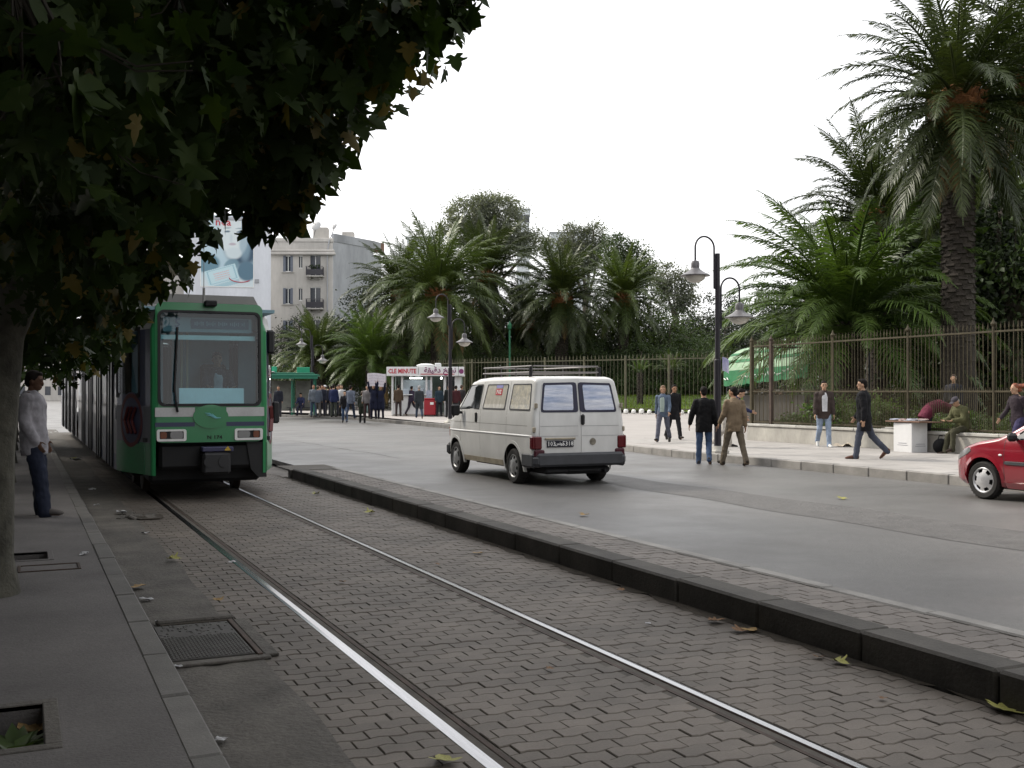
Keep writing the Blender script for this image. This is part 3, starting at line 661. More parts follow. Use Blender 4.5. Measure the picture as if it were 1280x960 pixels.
# ---- white kiosk
kc = (G(490, 519.5, .3)+G(575, 519.5, .3))/2; KZ = P(kc)[2]; ks = KZ/1350.
kio = thing('snack_kiosk', 'white kiosk with red lettered sign boards across its open counter', 'kiosk', (kc.x, kc.y, .28), -TH, None)
KW = 85*ks; M_kw = mat('kiosk_white', (.62, .63, .63), .5, var=.1, vs=1.5); M_kin = flat('kiosk_interior', (.30, .36, .33), .7); M_sign = flat('sign_board', (.66, .66, .66), .4)
def kx(px): return (px-532.5)*ks
def kzz(py): return (519.5-py)*ks
mb = MB()
mb.box((0, 1.5, .06), (KW, 3, .12), .01); mb.build('floor_slab', M_wall, kio)
mb = MB(); mb.box((0, 2.95, kzz(469)/2+.06), (KW-.12, .06, kzz(469)-.14)); mb.box((-KW/2+.03, 2.2, 1.3), (.06, 1.4, 2.4)); mb.box((KW/2-.03, 1.5, 1.3), (.06, 2.88, 2.4)); mb.build('wall', M_kin, kio)
mb = MB(); mb.box((0, 1.4, kzz(469.5)+.07), (KW+.3, 3.1, .13), .01); mb.build('roof', M_kw, kio)
mb = MB()
for px in (490.5, 502.5, 533, 539, 556.5, 569.5): mb.box((kx(px), .05, kzz(469.5)/2), (.11, .11, kzz(469.5)-.05), .01)
mb.box((kx(572.5), .07, kzz(469.5)/2), (.3, .06, kzz(469.5)-.06))
mb.build('column', M_kw, kio)
cb = MB(); cb.box((kx(517), .12, kzz(494)/2+.03), (kx(532)-kx(503.2), .22, kzz(494)-.06), .01); cb.box((kx(517), 0.06, kzz(493.5)+.03), (kx(534)-kx(502.), .5, .05), .01); cb.box((kx(496.5), .06, kzz(503)/2), (kx(501.6)-kx(491.4), .07, kzz(503)-.04)); cb.build('counter', M_kw, kio)
mb = MB(); mb.box((kx(508), .02, kzz(490)), (.32, .3, .4), .03); mb.box((kx(524), .1, kzz(489)), (.5, .3, .35), .03); mb.box((kx(518), 1.6, kzz(486)), (1.8, .4, 1.1), .03); mb.build('counter_goods', flat('grey_appliance', (.35, .4, .45), .4), kio)
mb = MB(); mb.box((kx(562.5), .08, kzz(481)), (.62, .04, 1.05)); wn = mb.build('window', M_darkglass, kio)
mb = MB()
for sx in (-1, 1): mb.box((kx(562.5)+sx*.33, .05, kzz(481)), (.09, .09, 1.2), .01)
for sz in (-1, 1): mb.box((kx(562.5), .052, kzz(481)+sz*.55), (.57, .08, .09), .01)
mb.build('window_frame', M_white, wn)
mb = MB(); mb.box((kx(536.3), .0, kzz(492.5)), (kx(540)-kx(533), .03, kzz(487.5)-kzz(497.5))); mb.build('poster', mat('kiosk_poster', (.55, .58, .65), .5, col2=(.25, .3, .4), vs=6), kio)
ti = flat('fluorescent_tube', (.9, .95, 1)); ti.node_tree.nodes['Principled BSDF'].inputs['Emission Color'].default_value = (.95, 1, .95, 1); ti.node_tree.nodes['Principled BSDF'].inputs['Emission Strength'].default_value = 6
mb = MB(); mb.tube([(kx(511), .7, kzz(472)), (kx(526.5), .7, kzz(472))], .035, 8); mb.tube([(kx(549.4), .9, kzz(472)), (kx(551.4), .9, kzz(472))], .05, 8); mb.build('tube_light', ti, kio)
zs0, zs1 = kzz(469.5), kzz(458.3); zc = (zs0+zs1)/2
for a, b2 in ((484, 523.2), (523.8, 573.2), (573.8, 580.5)):
    mb = MB(); mb.box((kx((a+b2)/2), -.28, zc), (kx(b2)-kx(a), .14, zs1-zs0), .015); sg = mb.build('sign_panel', M_sign, kio)
    if a == 484:
        text('lettering', 'CLE MINUTE', M_red, sg, .36, (kx(503.4), -.357, zc+.0), (R(90), 0, 0), .006, .010, .80)
    elif a < 530:
        text('arabic_lettering', '\ufe94\ufed8\ufef4\ufed7\ufea9', mat('purple_print', (.17, .03, .11), .5), sg, .42, (kx(541), -.357, zc+.06), (R(90), 0, 0), .006, .010, 1.0)
        text('arabic_lettering', '\ufea6\ufeb4\ufee7', mat('purple_print2', (.17, .03, .11), .5), sg, .42, (kx(562.5), -.357, zc+.06), (R(90), 0, 0), .006, .010, 1.0)
        mb = MB(); mb.box((kx(547.5), -.355, zs0+.1), (kx(569)-kx(527), .012, .045)); mb.build('sign_stripe', M_red, sg)
    else:
        mb = MB(); mb.lathe([(.14, -.01), (.14, .01)], (kx(577), -.355, zc), 16, 'y'); mb.build('sign_emblem', mat('purple_print3', (.2, .04, .14), .5), sg)
mb = MB(); mb.box((kx(547), .4, zs1+.12), (.35, .5, .22), .04); mb.lathe([(.02, 0), (.5, .02), (.55, .1), (.3, .18), (.02, .2)], (kx(531), .6, zs1+.02), 14); mb.build('roof_unit', M_kw, kio)
cl = thing('drinks_cooler', 'red drinks cooler with a white label in front of the kiosk', 'cooler', kc+Matrix.Rotation(-TH, 3, 'Z') @ Vector((kx(538.6), -.55, -.0)), -TH)
cl.location.z = .3; cl.location.z = .29
mb = MB(); mb.box((0, 0, .5), (.66, .6, .9), .04); mb.build('body', flat('red_enamel', (.30, .02, .03), .4), cl); mb = MB(); mb.box((0, 0, .985), (.7, .64, .07), .02); mb.build('lid', flat('red_lid', (.35, .025, .035), .4), cl); mb = MB(); mb.box((.12, -.308, .72), (.2, .01, .14)); mb.build('sticker', M_white, cl)
mb = MB(); [mb.box((sx*.27, sy*.24, .025), (.06, .06, .05)) for sx in (-1, 1) for sy in (-1, 1)]; mb.build('foot', M_black, cl)
# ---- bus shelter
bc = G(369, 519, .22); bs_ = P(bc)[2]/1350
sh = thing('bus_shelter', 'green bus shelter with sign boxes on its roof, right of the tram', 'bus shelter', bc, -TH+R(6))
M_gsh = flat('shelter_green', (.015, .13, .08), .45); M_panel = mat('shelter_panel', (.16, .16, .14), .4, var=.3, vs=2)
mb = MB()
for x in (-1.75, -.2, 1.15):
    for y in (0., 1.3): mb.box((x, y, 1.2), (.09, .09, 2.4), .01)
mb.build('post', M_gsh, sh)
mb = MB(); mb.box((-.3, .6, 2.48), (3.4, 1.9, .14), .03); mb.box((-.3, -.3, 2.36), (3.4, .05, .2)); mb.box((-.3, .6, 2.6), (2.8, 1.3, .1), .03); mb.build('roof', M_gsh, sh)
M_gs2 = flat('bright_green_sign', (.02, .25, .14), .4); mb = MB(); mb.box((-1.35, .5, 2.85), (.35, .12, .36), .02); mb.build('sign_box', M_gs2, sh); mb = MB(); mb.box((.45, .5, 2.82), (.8, .12, .34), .02); mb.build('sign_box', M_gs2, sh)
mb = MB(); mb.box((-1.9, .2, 2.7), (1.2, .9, .05)); mb.build('fascia', M_white, sh)
mb = MB(); mb.box((-.95, 1.3, 1.2), (1.35, .03, 1.9)); mb.box((.48, 1.3, 1.2), (1.15, .03, 1.9)); mb.build('back_panel', M_panel, sh)
mb = MB(); mb.box((.3, .95, .46), (1.8, .35, .05)); [mb.box((x, .95, .22), (.06, .25, .44)) for x in (-.4, 1.)]; mb.build('bench', M_darkmetal, sh)
# ---- stall with a rounded green canvas awning inside the park corner
M_canvas = mat('green_canvas', (.012, .12, .042), .75, var=.2, vs=2, bump=.3, bs=8, dist=.02); M_canvasp = mat('pale_canvas', (.30, .38, .28), .75, col2=(.15, .29, .16), vs=3, streak=(1, 1, 6), bump=.3, bs=8, dist=.02)
aL, aR = D(905, 482, 47), D(1012, 470, 39)
aw = thing('market_stall', 'stall under a rounded green and white canvas awning behind the railings corner', 'stall', (aL.x, aL.y, 0), math.atan2(aR.y-aL.y, aR.x-aL.x))
L_ = (Vector((aR.x, aR.y))-Vector((aL.x, aL.y))).length; zb0, zb1 = aL.z, aR.z
def awn(u, a, rr=1.35):
    zb = zb0+(zb1-zb0)*u; vh = .62-.18*u
    return (u*L_, rr-rr*math.cos(a), zb+vh+rr*.78*math.sin(a))
mb = MB(); mb.grid(lambda u, v: awn(u, R(90)*v), 10, 8)
for i in range(8):
    a0, a1 = R(90*i/8), R(90*(i+1)/8); p, q = awn(0, a0), awn(0, a1); mb.add([p, q, (0, q[1], awn(0, 0)[2]), (0, p[1], awn(0, 0)[2])], [(0, 1, 2, 3)]); p, q = awn(1, a0), awn(1, a1); mb.add([p, q, (L_, q[1], awn(1, 0)[2]), (L_, p[1], awn(1, 0)[2])], [(0, 1, 2, 3)])
mb.build('awning', M_canvasp, aw)
mb = MB(); mb.grid(lambda u, v: (u*L_, -.012-.03*math.sin(u*40)*(1-v), zb0+(zb1-zb0)*u+v*(.62-.18*u)-.05*abs(math.sin(u*31))*(1-v)), 60, 2); mb.grid(lambda u, v: (-.012, u*1.35, zb0+v*.62-.05*abs(math.sin(u*12))*(1-v)), 16, 2)
for q in range(2):
    mb.grid(lambda u, v: tuple(Vector(awn(u, R(18+q*20)+R(7)*v))+Vector((0, -.012, .01))), 10, 1)
va = mb.build('valance', M_canvas, aw)
mb = MB()
for k in range(46):
    u = .25+.7*k/46; z = zb0+(zb1-zb0)*u+.26+rnd.uniform(-.05, .05)
    if k % 7 == 6: continue
    mb.tube([(u*L_, -.06, z), (u*L_+rnd.uniform(.02, .1), -.06, z+rnd.uniform(-.09, .09)), (u*L_+rnd.uniform(.06, .12), -.06, z+rnd.uniform(-.05, .05))], .016, 4)
mb.tube([(.15, -.06, zb0+.3), (.35, -.06, zb0+.24), (.5, -.06, zb0+.33), (.62, -.06, zb0+.24)], .02, 4)
mb.build('valance_lettering', M_white, va)
mb = MB(); mb.box((L_/2, 1.5, .9), (L_*.9, 1.6, 1.3), .02); mb.build('counter', flat('stall_counter', (.05, .045, .04), .7), aw)
mb = MB(); [mb.box((x, .1, (zb0)/2), (.05, .05, zb0)) for x in (.1, L_-.1)]; [mb.box((x, 2.4, 1.7), (.05, .05, 3.4)) for x in (.1, L_-.1)]; mb.build('post', M_darkmetal, aw)
mb = MB()
for k in range(40): mb.box((rnd.uniform(.3, L_-.3), .72+rnd.uniform(0, .3), 1.6+rnd.uniform(0, .12)), (rnd.uniform(.1, .3), rnd.uniform(.1, .25), rnd.uniform(.05, .2)), .01, (0, 0, rnd.random()), mi=k % 3)
o = mb.build('stall_goods', [flat('goods_pale', (.45, .43, .4)), flat('goods_brown', (.16, .09, .05)), flat('goods_dark', (.03, .03, .04))], aw); o['kind'] = 'stuff'
# ================================================================ VEHICLES
def poly_span(poly, b):
    xs = []
    for (a0, b0), (a1, b1) in zip(poly, poly[1:]+poly[:1]):
        if (b0 <= b < b1) or (b1 <= b < b0): xs.append(a0+(a1-a0)*(b-b0)/(b1-b0))
    return (min(xs), max(xs)) if xs else None
def patch(mb, poly, surf, t=.006, rows=8, cols=8, back=-.015, mi=None):
    """a panel that follows surf(a, b, h); h is the distance proud of the surface"""
    bs = [p[1] for p in poly]; b0, b1 = min(bs), max(bs); G_ = []
    for j in range(rows+1):
        b = b0+(b1-b0)*(.5-.5*math.cos(math.pi*j/rows)); b = min(max(b, b0+1e-4), b1-1e-4); sp = poly_span(poly, b)
        G_.append([(sp[0]+(sp[1]-sp[0])*i/cols, b) for i in range(cols+1)])
    vs = [surf(a, b, t) for r_ in G_ for a, b in r_]; fs = []; n = cols+1
    for j in range(rows):
        for i in range(cols): fs.append((j*n+i, j*n+i+1, (j+1)*n+i+1, (j+1)*n+i))
    loop = [i for i in range(n)]+[j*n+cols for j in range(1, rows+1)]+[rows*n+i for i in range(cols-1, -1, -1)]+[j*n for j in range(rows-1, 0, -1)]
    base = len(vs)
    for k in loop: a, b = G_[k//n][k % n]; vs.append(surf(a, b, back))
    m_ = len(loop); fs += [(loop[(i+1) % m_], loop[i], base+i, base+(i+1) % m_) for i in range(m_)]
    mb.add(vs, fs, mi)
def ring(mb, outer, inner, surf, t=.008, back=-.015, mi=None):
    n = len(outer); vs = [surf(*p, t) for p in outer]+[surf(*p, t) for p in inner]+[surf(*p, back) for p in outer]+[surf(*p, back) for p in inner]
    fs = []
    for i in range(n):
        j = (i+1) % n; fs += [(i, j, n+j, n+i), (j, i, 2*n+i, 2*n+j), (n+i, n+j, 3*n+j, 3*n+i)]
    mb.add(vs, fs, mi)
def lerp(a, b, t): return a+(b-a)*t
def smooth01(t): t = max(0, min(1, t)); return t*t*(3-2*t)
def curve(pts, x):      # smooth-ish interpolation through (x, value)
    if x <= pts[0][0]: return pts[0][1]
    for (a, va), (b, vb) in zip(pts, pts[1:]):
        if x <= b: return va+(vb-va)*(x-a)/(b-a)
    return pts[-1][1]
# ---------------------------------------------------------------- the tram
M_tgreen = mat('tram_green', (.018, .19, .065), .35, var=.1, vs=2, fine=.03, spec=.5, coat=.3); M_tblue = flat('tram_navy', (.015, .022, .07), .35, coat=.3); M_twhite = mat('tram_white', (.50, .50, .50), .4, var=.12, vs=2.5, coat=.2)
M_twhite_shaded = mat('shaded_tram_white', (.15, .155, .18), .5, var=.15, vs=2); M_under = flat('under_black', (.008, .008, .009), .7); M_tsilver = flat('tram_silver', (.42, .43, .46), .3, .5); M_troof = flat('tram_roof_grey', (.22, .22, .21), .6)  # the side's white panels, darkened in colour for the shade they stand in
M_cab = flat('cab_grey', (.23, .37, .43), .7); M_amber = flat('amber_lens', (.16, .045, .015), .3); M_hl = flat('headlamp_glass', (.22, .22, .22), .15, .3)
tram = thing('tram', 'green and white articulated tram standing at the shaded platform', 'tram', (2.63, 17.0, 0))
TL = 30.
def hw(y):
    e = min(y, TL-y); h = .87+(1.25-.87)*smooth01(e/1.7)**.8
    if e < .07: h -= .07*(1-math.sqrt(max(0, 1-(1-e/.07)**2)))
    return h
ZL = [.40, .66, .89, 1.12, 1.45, 1.62, 2.2, 2.62, 2.76, 2.88, 2.96, 3.01, 3.03]
def hz_(y, z):
    h = hw(y)
    if z > 2.62: h -= .05*(min(z, 2.76)-2.62)/.14
    if z > 2.76: u = (z-2.76)/.27; h -= .22*(1-math.sqrt(max(0, 1-u*u)))
    return h
def yf(y, z): return y+.10*max(0, z-1.45)/1.55*max(0, 1-y/1.6)
def tsurf(sg): return lambda y, z, h: (sg*(hz_(y, z)+h), yf(y, z), z)
YC = [0., .02, .045, .07, .3, .55, .85, 1.2, 1.5, 1.8, 2.2, 3, 5, 7, 9, 11, 13, 14.4]
def section(name, ycs, flip=False, front=False):
    mb = MB()
    for sg in (-1, 1):
        for a, b2 in zip(ycs, ycs[1:]):
            for za, zb in zip(ZL, ZL[1:]):
                if front and za >= 1.62-.01 and zb <= 2.63 and a >= .54 and b2 <= 1.51: continue
                mi = 0 if zb <= .67 else (6 if zb <= 1.46 else (0 if zb < 2.7 else 2))
                if a < .069: mi = 3
                if front and a < 1.49 and zb <= .9: mi = 3
                mb.add([(sg*hz_(a, za), yf(a, za), za), (sg*hz_(b2, za), yf(b2, za), za), (sg*hz_(b2, zb), yf(b2, zb), zb), (sg*hz_(a, zb), yf(a, zb), zb)], [(0, 1, 2, 3) if sg > 0 else (3, 2, 1, 0)], mi)
    for a, b2 in zip(ycs, ycs[1:]):
        z = ZL[-1]; mb.add([(-hz_(a, z), yf(a, z), z), (hz_(a, z), yf(a, z), z), (hz_(b2, z), yf(b2, z), z), (-hz_(b2, z), yf(b2, z), z)], [(0, 1, 2, 3)], 4)
        mb.add([(-hz_(a, .9), a, .86), (hz_(a, .9), a, .86), (hz_(b2, .9), b2, .86), (-hz_(b2, .9), b2, .86)], [(3, 2, 1, 0)], 5)
    return mb.build(name, [M_tblue, M_twhite, M_twhite, M_tgreen, M_troof, M_under, M_twhite_shaded], tram, 50)
section('body', YC, front=True); section('rear_body', [15.4, 17, 19, 21, 23, 25, 27, 28.2, 28.6, 29, 29.5, 29.93, 29.97, 30.])
mb = MB(); mb.box((0, 14.9, 1.75), (2.2, 1.1, 2.4), .05)
for k in range(8): mb.box((0, 14.45+k*.13, 1.75), (2.36, .06, 2.5), .02)
mb.build('bellows', M_black, tram)
# front: green surround with the windscreen opening
FW = hz_(0.07, 1.5)-.0
fsurf = lambda x, z, h: (x, yf(0, z)-h, z)
fr = MB(); out = [( max(-hz_(0, z)-.0, min(hz_(0, z), x)), z) for x, z in rpoly(-.82, .89, .82, 3.03, .12, 6)]
out = [(x*(1.0 if abs(x) < .75 else 1.0), z) for x, z in rpoly(-.805, .892, .805, 3.028, .10, 6)]
ring(fr, out, rpoly(-.765, 1.45, .765, 2.90, .10, 6), fsurf, .012); fr.build('front_surround', M_tgreen, tram, 30)
mb = MB(); ring(mb, rpoly(-.775, 1.44, .775, 2.91, .10, 6), rpoly(-.735, 1.48, .735, 2.87, .08, 6), fsurf, .02); mb.build('windscreen_gasket', M_black, tram, 30)
mb = MB(); mb.grid(lambda u, v: fsurf(lerp(-.75, .75, u), lerp(1.465, 2.885, v), -.005), 4, 4); mb.build('windscreen', glassmat('tram_glass', (.58, .80, .86), .045), tram, 60)
for x0, x1 in ((-.815, -.235), (.235, .815)):
    mb = MB(); patch(mb, rpoly(x0, 1.285, x1, 1.425, .004, 1), fsurf, .015); mb.build('white_stripe', M_twhite, tram)
    mb = MB(); patch(mb, rpoly(x0, 1.135, x1, 1.20, .004, 1), fsurf, .0155); mb.build('navy_stripe', M_tblue, tram)
mb = MB(); patch(mb, [(.265*math.cos(R(a)), 1.285+.18*math.sin(R(a))) for a in range(0, 360, 12)], fsurf, .03, 12, 10); em = mb.build('emblem', M_tgreen, tram)
M_logo = flat('pale_blue_print', (.15, .42, .45), .4)
mb = MB()
for pts, r_ in (([(-.09, 1.34), (-.02, 1.33), (.05, 1.28), (.09, 1.27)], .012), ([(-.07, 1.31), (.0, 1.30), (.07, 1.26), (.15, 1.265)], .014), ([(-.03, 1.345), (0, 1.30), (.02, 1.27)], .010), ([(.02, 1.33), (.05, 1.29), (.08, 1.28)], .010)):
    mb.tube([fsurf(x, z, .034) for x, z in pts], [.003]+[r_]*(len(pts)-2)+[.003], 5)
mb.build('emblem_bird', M_logo, em)
text('fleet_number', 'N 174', M_under, tram, .075, (.06, -.018, .965), (R(90), 0, 0), .002, .001, 1.2)
for sx in (-1, 1):
    h = thing('headlight', None, None, (0, 0, 0)); h.parent = tram; bpy.data.objects.remove(h)
    cx = sx*.575; mb = MB(); ring(mb, rpoly(cx-.215, .915, cx+.215, 1.095, .03), rpoly(cx-.175, .95, cx+.175, 1.065, .015), fsurf, .035); mb2 = mb.build('headlight', M_white, tram)
    mb = MB(); patch(mb, rpoly(cx-.18, .945, cx+.18, 1.07, .01), fsurf, .014); mb.build('headlight_back', M_black, mb2)
    for (a, b2, m_, nm) in ((-.02, .165, M_hl, 'lamp_lens'), (-.165, -.07, M_amber, 'indicator_lens')):
        if sx > 0: a, b2 = -b2, -a
        mb = MB(); patch(mb, rpoly(cx+a, .955, cx+b2, 1.06, .03), fsurf, .03); mb.build(nm, m_, mb2)
mb = MB(); mb.tube([fsurf(-.49, 1.36, .03), fsurf(-.52, 1.50, .07)], .018, 6); mb.tube([fsurf(-.52, 1.50, .07), fsurf(-.54, 1.75, .08), fsurf(-.49, 2.55, .06)], .013, 6); mb.box(fsurf(-.515, 2.15, .045), (.035, .03, 1.0), .008, (-.06, R(3), 0)); mb.build('wiper', M_black, tram)
mb = MB(); mb.box((.0, .03, 3.02), (.18, .16, .09), .015); mb.lathe([(.028, -.075), (.028, -.05)], (.03, .02, 3.02), 10, 'y'); mb.build('roof_lamp', M_under, tram)
mb = MB(); mb.tube([(-.03, .5, 3.02), (-.03, .5, 3.3)], .02, 6); mb.tube([(-.03, .5, 3.3), (-.03, .5, 4.0)], .006, 4); mb.build('antenna', M_troof, tram)
# inside the cab
mb = MB(); mb.box((0, 1.2, .93), (1.9, 2.0, .06)); mb.build('cab_floor', M_under, tram)
mb = MB()
for x, wd in ((-.72, .5), (.15, .95), (.93, .3)): mb.box((x, 2.05, 1.95), (wd, .06, 2.0))
mb.box((-.4, 2.06, 2.75), (.16, .05, .4)); mb.build('cab_bulkhead', M_cab, tram)
mb = MB(); mb.box((0, 1.05, 2.93), (2.0, 1.9, .05)); mb.build('cab_ceiling', M_cab, tram)
mb = MB(); mb.box((0, .62, 1.28), (1.6, .62, .36), .06); mb.box((0.05, .5, 1.5), (.9, .25, .12), .04); mb.build('dashboard', flat('dash', (.10, .13, .14), .7), tram)
mb = MB(); mb.box((.05, .21, 1.60), (.98, .02, .24), 0, (-.12, 0, 0)); mb.build('dash_board', flat('pale_board', (.70, .80, .80), .5), tram)
mb = MB(); mb.box((.3, 1.45, 1.35), (.45, .45, .12), .04); mb.box((.3, 1.68, 1.75), (.42, .1, .75), .04); mb.build('driver_seat', M_black, tram)
mb = MB(); mb.box((0, .30, 2.70), (1.36, .1, .24), .01); mb.build('destination_box', flat('dest_glass', (.20, .26, .28), .4), tram)
mb = MB(); mb.box((.18, .245, 2.72), (.88, .015, .15)); mb.build('destination_sign', flat('dest_blue', (.05, .07, .11), .4), tram)
mb = MB()
for k in range(26):
    if k % 6 != 5: mb.box((-.2+k*.03, .236, 2.72+.0*math.sin(k)), (.016, .004, .05+.02*math.sin(k*2.3)))
mb.build('destination_print', flat('dest_print', (.25, .3, .33)), tram)
text('route_number', '5', flat('route_print', (.10, .13, .2)), tram, .2, (-.46, .245, 2.72), (R(90), 0, 0), .002, .004)
mb = MB(); mb.box((0, .2, 2.50), (1.42, .02, .07)); mb.build('sun_blind', flat('blind', (.55, .68, .66)), tram)
mb = MB(); mb.tube([(-.12, 1.7, 1.0), (-.12, 1.7, 2.85)], .02, 6); mb.tube([(-.2, 1.8, 1.0), (-.2, 1.8, 2.85)], .02, 6); mb.build('grab_pole', flat('yellow_pole', (.6, .58, .4)), tram)
# dark front apron, coupler, corner fairing, rail guard
mb = MB(); mb.box((0, .30, .68), (1.5, .5, .40), .05); mb.box((0, .9, .55), (1.7, .9, .6), .05); mb.build('underframe', M_under, tram)
mb = MB(); mb.box((.06, -.06, .58), (.42, .36, .34), .04); mb.lathe([(.075, -.26), (.075, -.2)], (-.06, 0, .6), 12, 'y'); mb.lathe([(.085, -.26), (.085, -.2)], (.16, 0, .6), 12, 'y'); mb.tube([(.06, .2, .55), (.06, 1.2, .55)], .08, 8); cp = mb.build('coupler', flat('coupler_steel', (.02, .02, .022), .5), tram)
mb = MB(); mb.box((.08, -.1, .79), (.46, .25, .07), .01); mb.build('coupler_cover', flat('violet_cover', (.04, .04, .09), .5), cp)
mb = MB(); mb.add([(.17, -.232, .77), (.27, -.232, .77), (.22, -.232, .84), (.17, -.222, .77), (.27, -.222, .77), (.22, -.222, .84)], [(0, 1, 2), (3, 5, 4), (0, 2, 5, 3), (1, 4, 5, 2), (0, 3, 4, 1)]); mb.build('warning_triangle', flat('yellow_print', (.5, .33, .03)), cp)
mb = MB()
mb.prism([(.55, .88), (.86, .88), (.86, .33), (.74, .33), (.62, .46)], lambda x, z, h: (x, h, z), .02, .3); mb.build('corner_fairing', M_black, tram)
mb = MB(); mb.box((.72, 1.9, .22), (.22, .1, .12), .02); mb.build('rail_guard', flat('ochre_block', (.16, .08, .03)), tram)
for y0 in (2.0, 13.9, 26.2):
    bo = MB(); bo.box((0, y0+1, .45), (2.0, 2.2, .35), .05); bg_ = bo.build('bogie', M_under, tram)
    for sy in (0.2, 1.8):
        for sx in (-1, 1):
            m1 = MB(); m1.lathe([(.05, -.05), (.33, -.05), (.345, .0), (.37, .03), (.37, .06), (.05, .06)], (sx*.74, y0+sy, .335), 20, 'x'); m1.build('wheel', M_railside, bg_)
# side details
M_bumpt = flat('door_rubber', (.03, .03, .035), .6); M_tdoor = flat('tram_door', (.09, .095, .115), .5); M_twin = mat('tram_side_glass', (.015, .018, .022), .3, fine=0, spec=.15)
for sg in (-1, 1):
    S = tsurf(sg)
    mb = MB(); patch(mb, rpoly(.53, 1.60, 1.52, 2.64, .04), S, .004); bpy_o = None
    mb = MB(); ring(mb, rpoly(.50, 1.57, 1.55, 2.67, .05), rpoly(.56, 1.64, 1.49, 2.61, .04), S, .01); mb.build('cab_window_frame', M_black, tram, 30)
    mb = MB(); mb.grid(lambda u, v: S(lerp(.53, 1.52, u), lerp(1.6, 2.64, v), -.004), 8, 3); mb.build('cab_window', glassmat('cab_glass_%d' % sg, (.5, .58, .6), .12), tram, 60)
    for a, b2 in ((2.0, 13.6), (16.2, 28.0)):
        n = 4; st = (b2-a)/n
        for k in range(n):
            yy = a+k*st
            mb = MB(); patch(mb, rpoly(yy+.1, .42, yy+1.35, 2.66, .03), S, .008, 14, 4, -.02); dr = mb.build('door', M_tdoor, tram)
            for q in range(2):
                mb = MB(); patch(mb, rpoly(yy+.16+q*.6, .95, yy+.69+q*.6, 2.55, .05), S, .013); mb.build('pane', M_twin, dr)
            mb = MB(); [mb.box(Vector(S(yy+e, 1.5, .02)), (.02, .03, 2.2)) for e in (.1, .725, 1.35)]; mb.build('door_edge', M_bumpt, dr)
            mb = MB(); patch(mb, rpoly(yy+1.5, 1.62, yy+st-.1, 2.58, .06), S, .006); mb.build('side_window', M_twin, tram)
            mb = MB(); mb.box(Vector(S(yy+1.5+(st-1.6)/2, 2.3, .01)), (.012, st-1.7, .03)); mb.build('window_bar', M_black, tram)
    mb = MB(); patch(mb, rpoly(.32, .45, 1.5, .86, .05), S, .008); mb.build('corner_panel', M_tgreen, tram)
    for (a, b2) in ((1.62, 14.3), (15.5, 28.3)):
        mb = MB(); patch(mb, rpoly(a, 1.22, b2, 1.40, .01, 1), S, .0055, 3, 20); mb.build('side_stripe', M_tgreen if sg > 0 else M_tblue, tram)
    # ring with arrows on the tapered corner
    th_ = lambda r_, k=40: [(.82+r_*math.cos(2*math.pi*i/k), 1.22+r_*math.sin(2*math.pi*i/k)) for i in range(k)]
    mb = MB(); patch(mb, th_(.44), S, .006, 14, 10); mb.build('emblem_disc', M_tblue, tram)
    mb = MB(); ring(mb, th_(.42), th_(.355), S, .010); rg = mb.build('emblem_ring', flat('shaded_red_print', (.10, .014, .014), .5), tram)  # ring and arrow red darkened to stand for the shade on the side
    mb = MB()
    for k in range(3): mb.tube([S(.62+.14*k, 1.42, .012), S(.76+.14*k, 1.22, .012), S(.62+.14*k, 1.02, .012)], .028, 4)
    mb.build('emblem_arrow', flat('shaded_red_print', (.10, .014, .014), .5), rg)
mb = MB(); mb.prism([(-1.02, 3.03), (1.02, 3.03), (.9, 3.26), (-.94, 3.26)], lambda x, z, h: (x, h, z), 1.3, 6.2); mb.build('roof_equipment', M_troof, tram); mb = MB(); mb.box((0, 10, 3.18), (1.7, 5, .34), .05); mb.build('roof_equipment', M_troof, tram); mb = MB(); mb.box((0, 21, 3.18), (1.8, 7, .34), .05); mb.build('roof_equipment', M_troof, tram)
for z0, z1, x, y in ((2.28, 2.66, 1.02, .55), (1.12, 1.5, 1.36, 1.75)):
    mb = MB(); mb.box((x, y, (z0+z1)/2), (.12, .20, z1-z0), .03); mb.tube([(x-.06, y+.05, z1-.05), (x-.25, y+.1, z1-.02)], .015, 6); mb.build('mirror', M_black, tram)
# ---------------------------------------------------------------- loft bodies for the van and the car
def loft_body(mb, ys, top, bot, width, belt, roofw, rr, tilt, n_side=10, mi=0):
    """sections along y; half profile from the bottom centre over the side to the roof centre"""
    rings = []
    for y in ys:
        zb, zt = bot(y), top(y); pr = [(0, zb), (width(y, zb)-.06, zb), (width(y, zb+.05), zb+.05)]
        ze = zt-rr(y)
        for i in range(1, n_side+1): z = lerp(zb+.05, ze, i/n_side); pr.append((width(y, z), z))
        we = width(y, ze)
        for a in (20, 42, 64, 84): pr.append((we-rr(y)*1.5*(1-math.cos(R(a))), ze+rr(y)*math.sin(R(a))*.93))
        pr.append((we*.4, zt-.004)); pr.append((0, zt))
        rings.append([(x, tilt(y, z), z) for x, z in pr])
    n = len(rings[0])
    for sg in (-1, 1):
        vs = [(sg*p[0], p[1], p[2]) for r_ in rings for p in r_]
        fs = []
        for i in range(len(rings)-1):
            for j in range(n-1):
                q = (i*n+j, (i+1)*n+j, (i+1)*n+j+1, i*n+j+1); fs.append(q if sg > 0 else q[::-1])
        mb.add(vs, fs, mi)
    for r_, fl in ((rings[0], False), (rings[-1], True)):
        for sg in (-1, 1):
            for j in range(1, n-1):
                a, b2 = r_[j], r_[j+1]; q = [(0, a[1], a[2]), (sg*a[0], a[1], a[2]), (sg*b2[0], b2[1], b2[2]), (0, b2[1], b2[2])]
                mb.add(q, [(0, 1, 2, 3) if (sg > 0) != fl else (3, 2, 1, 0)], mi)
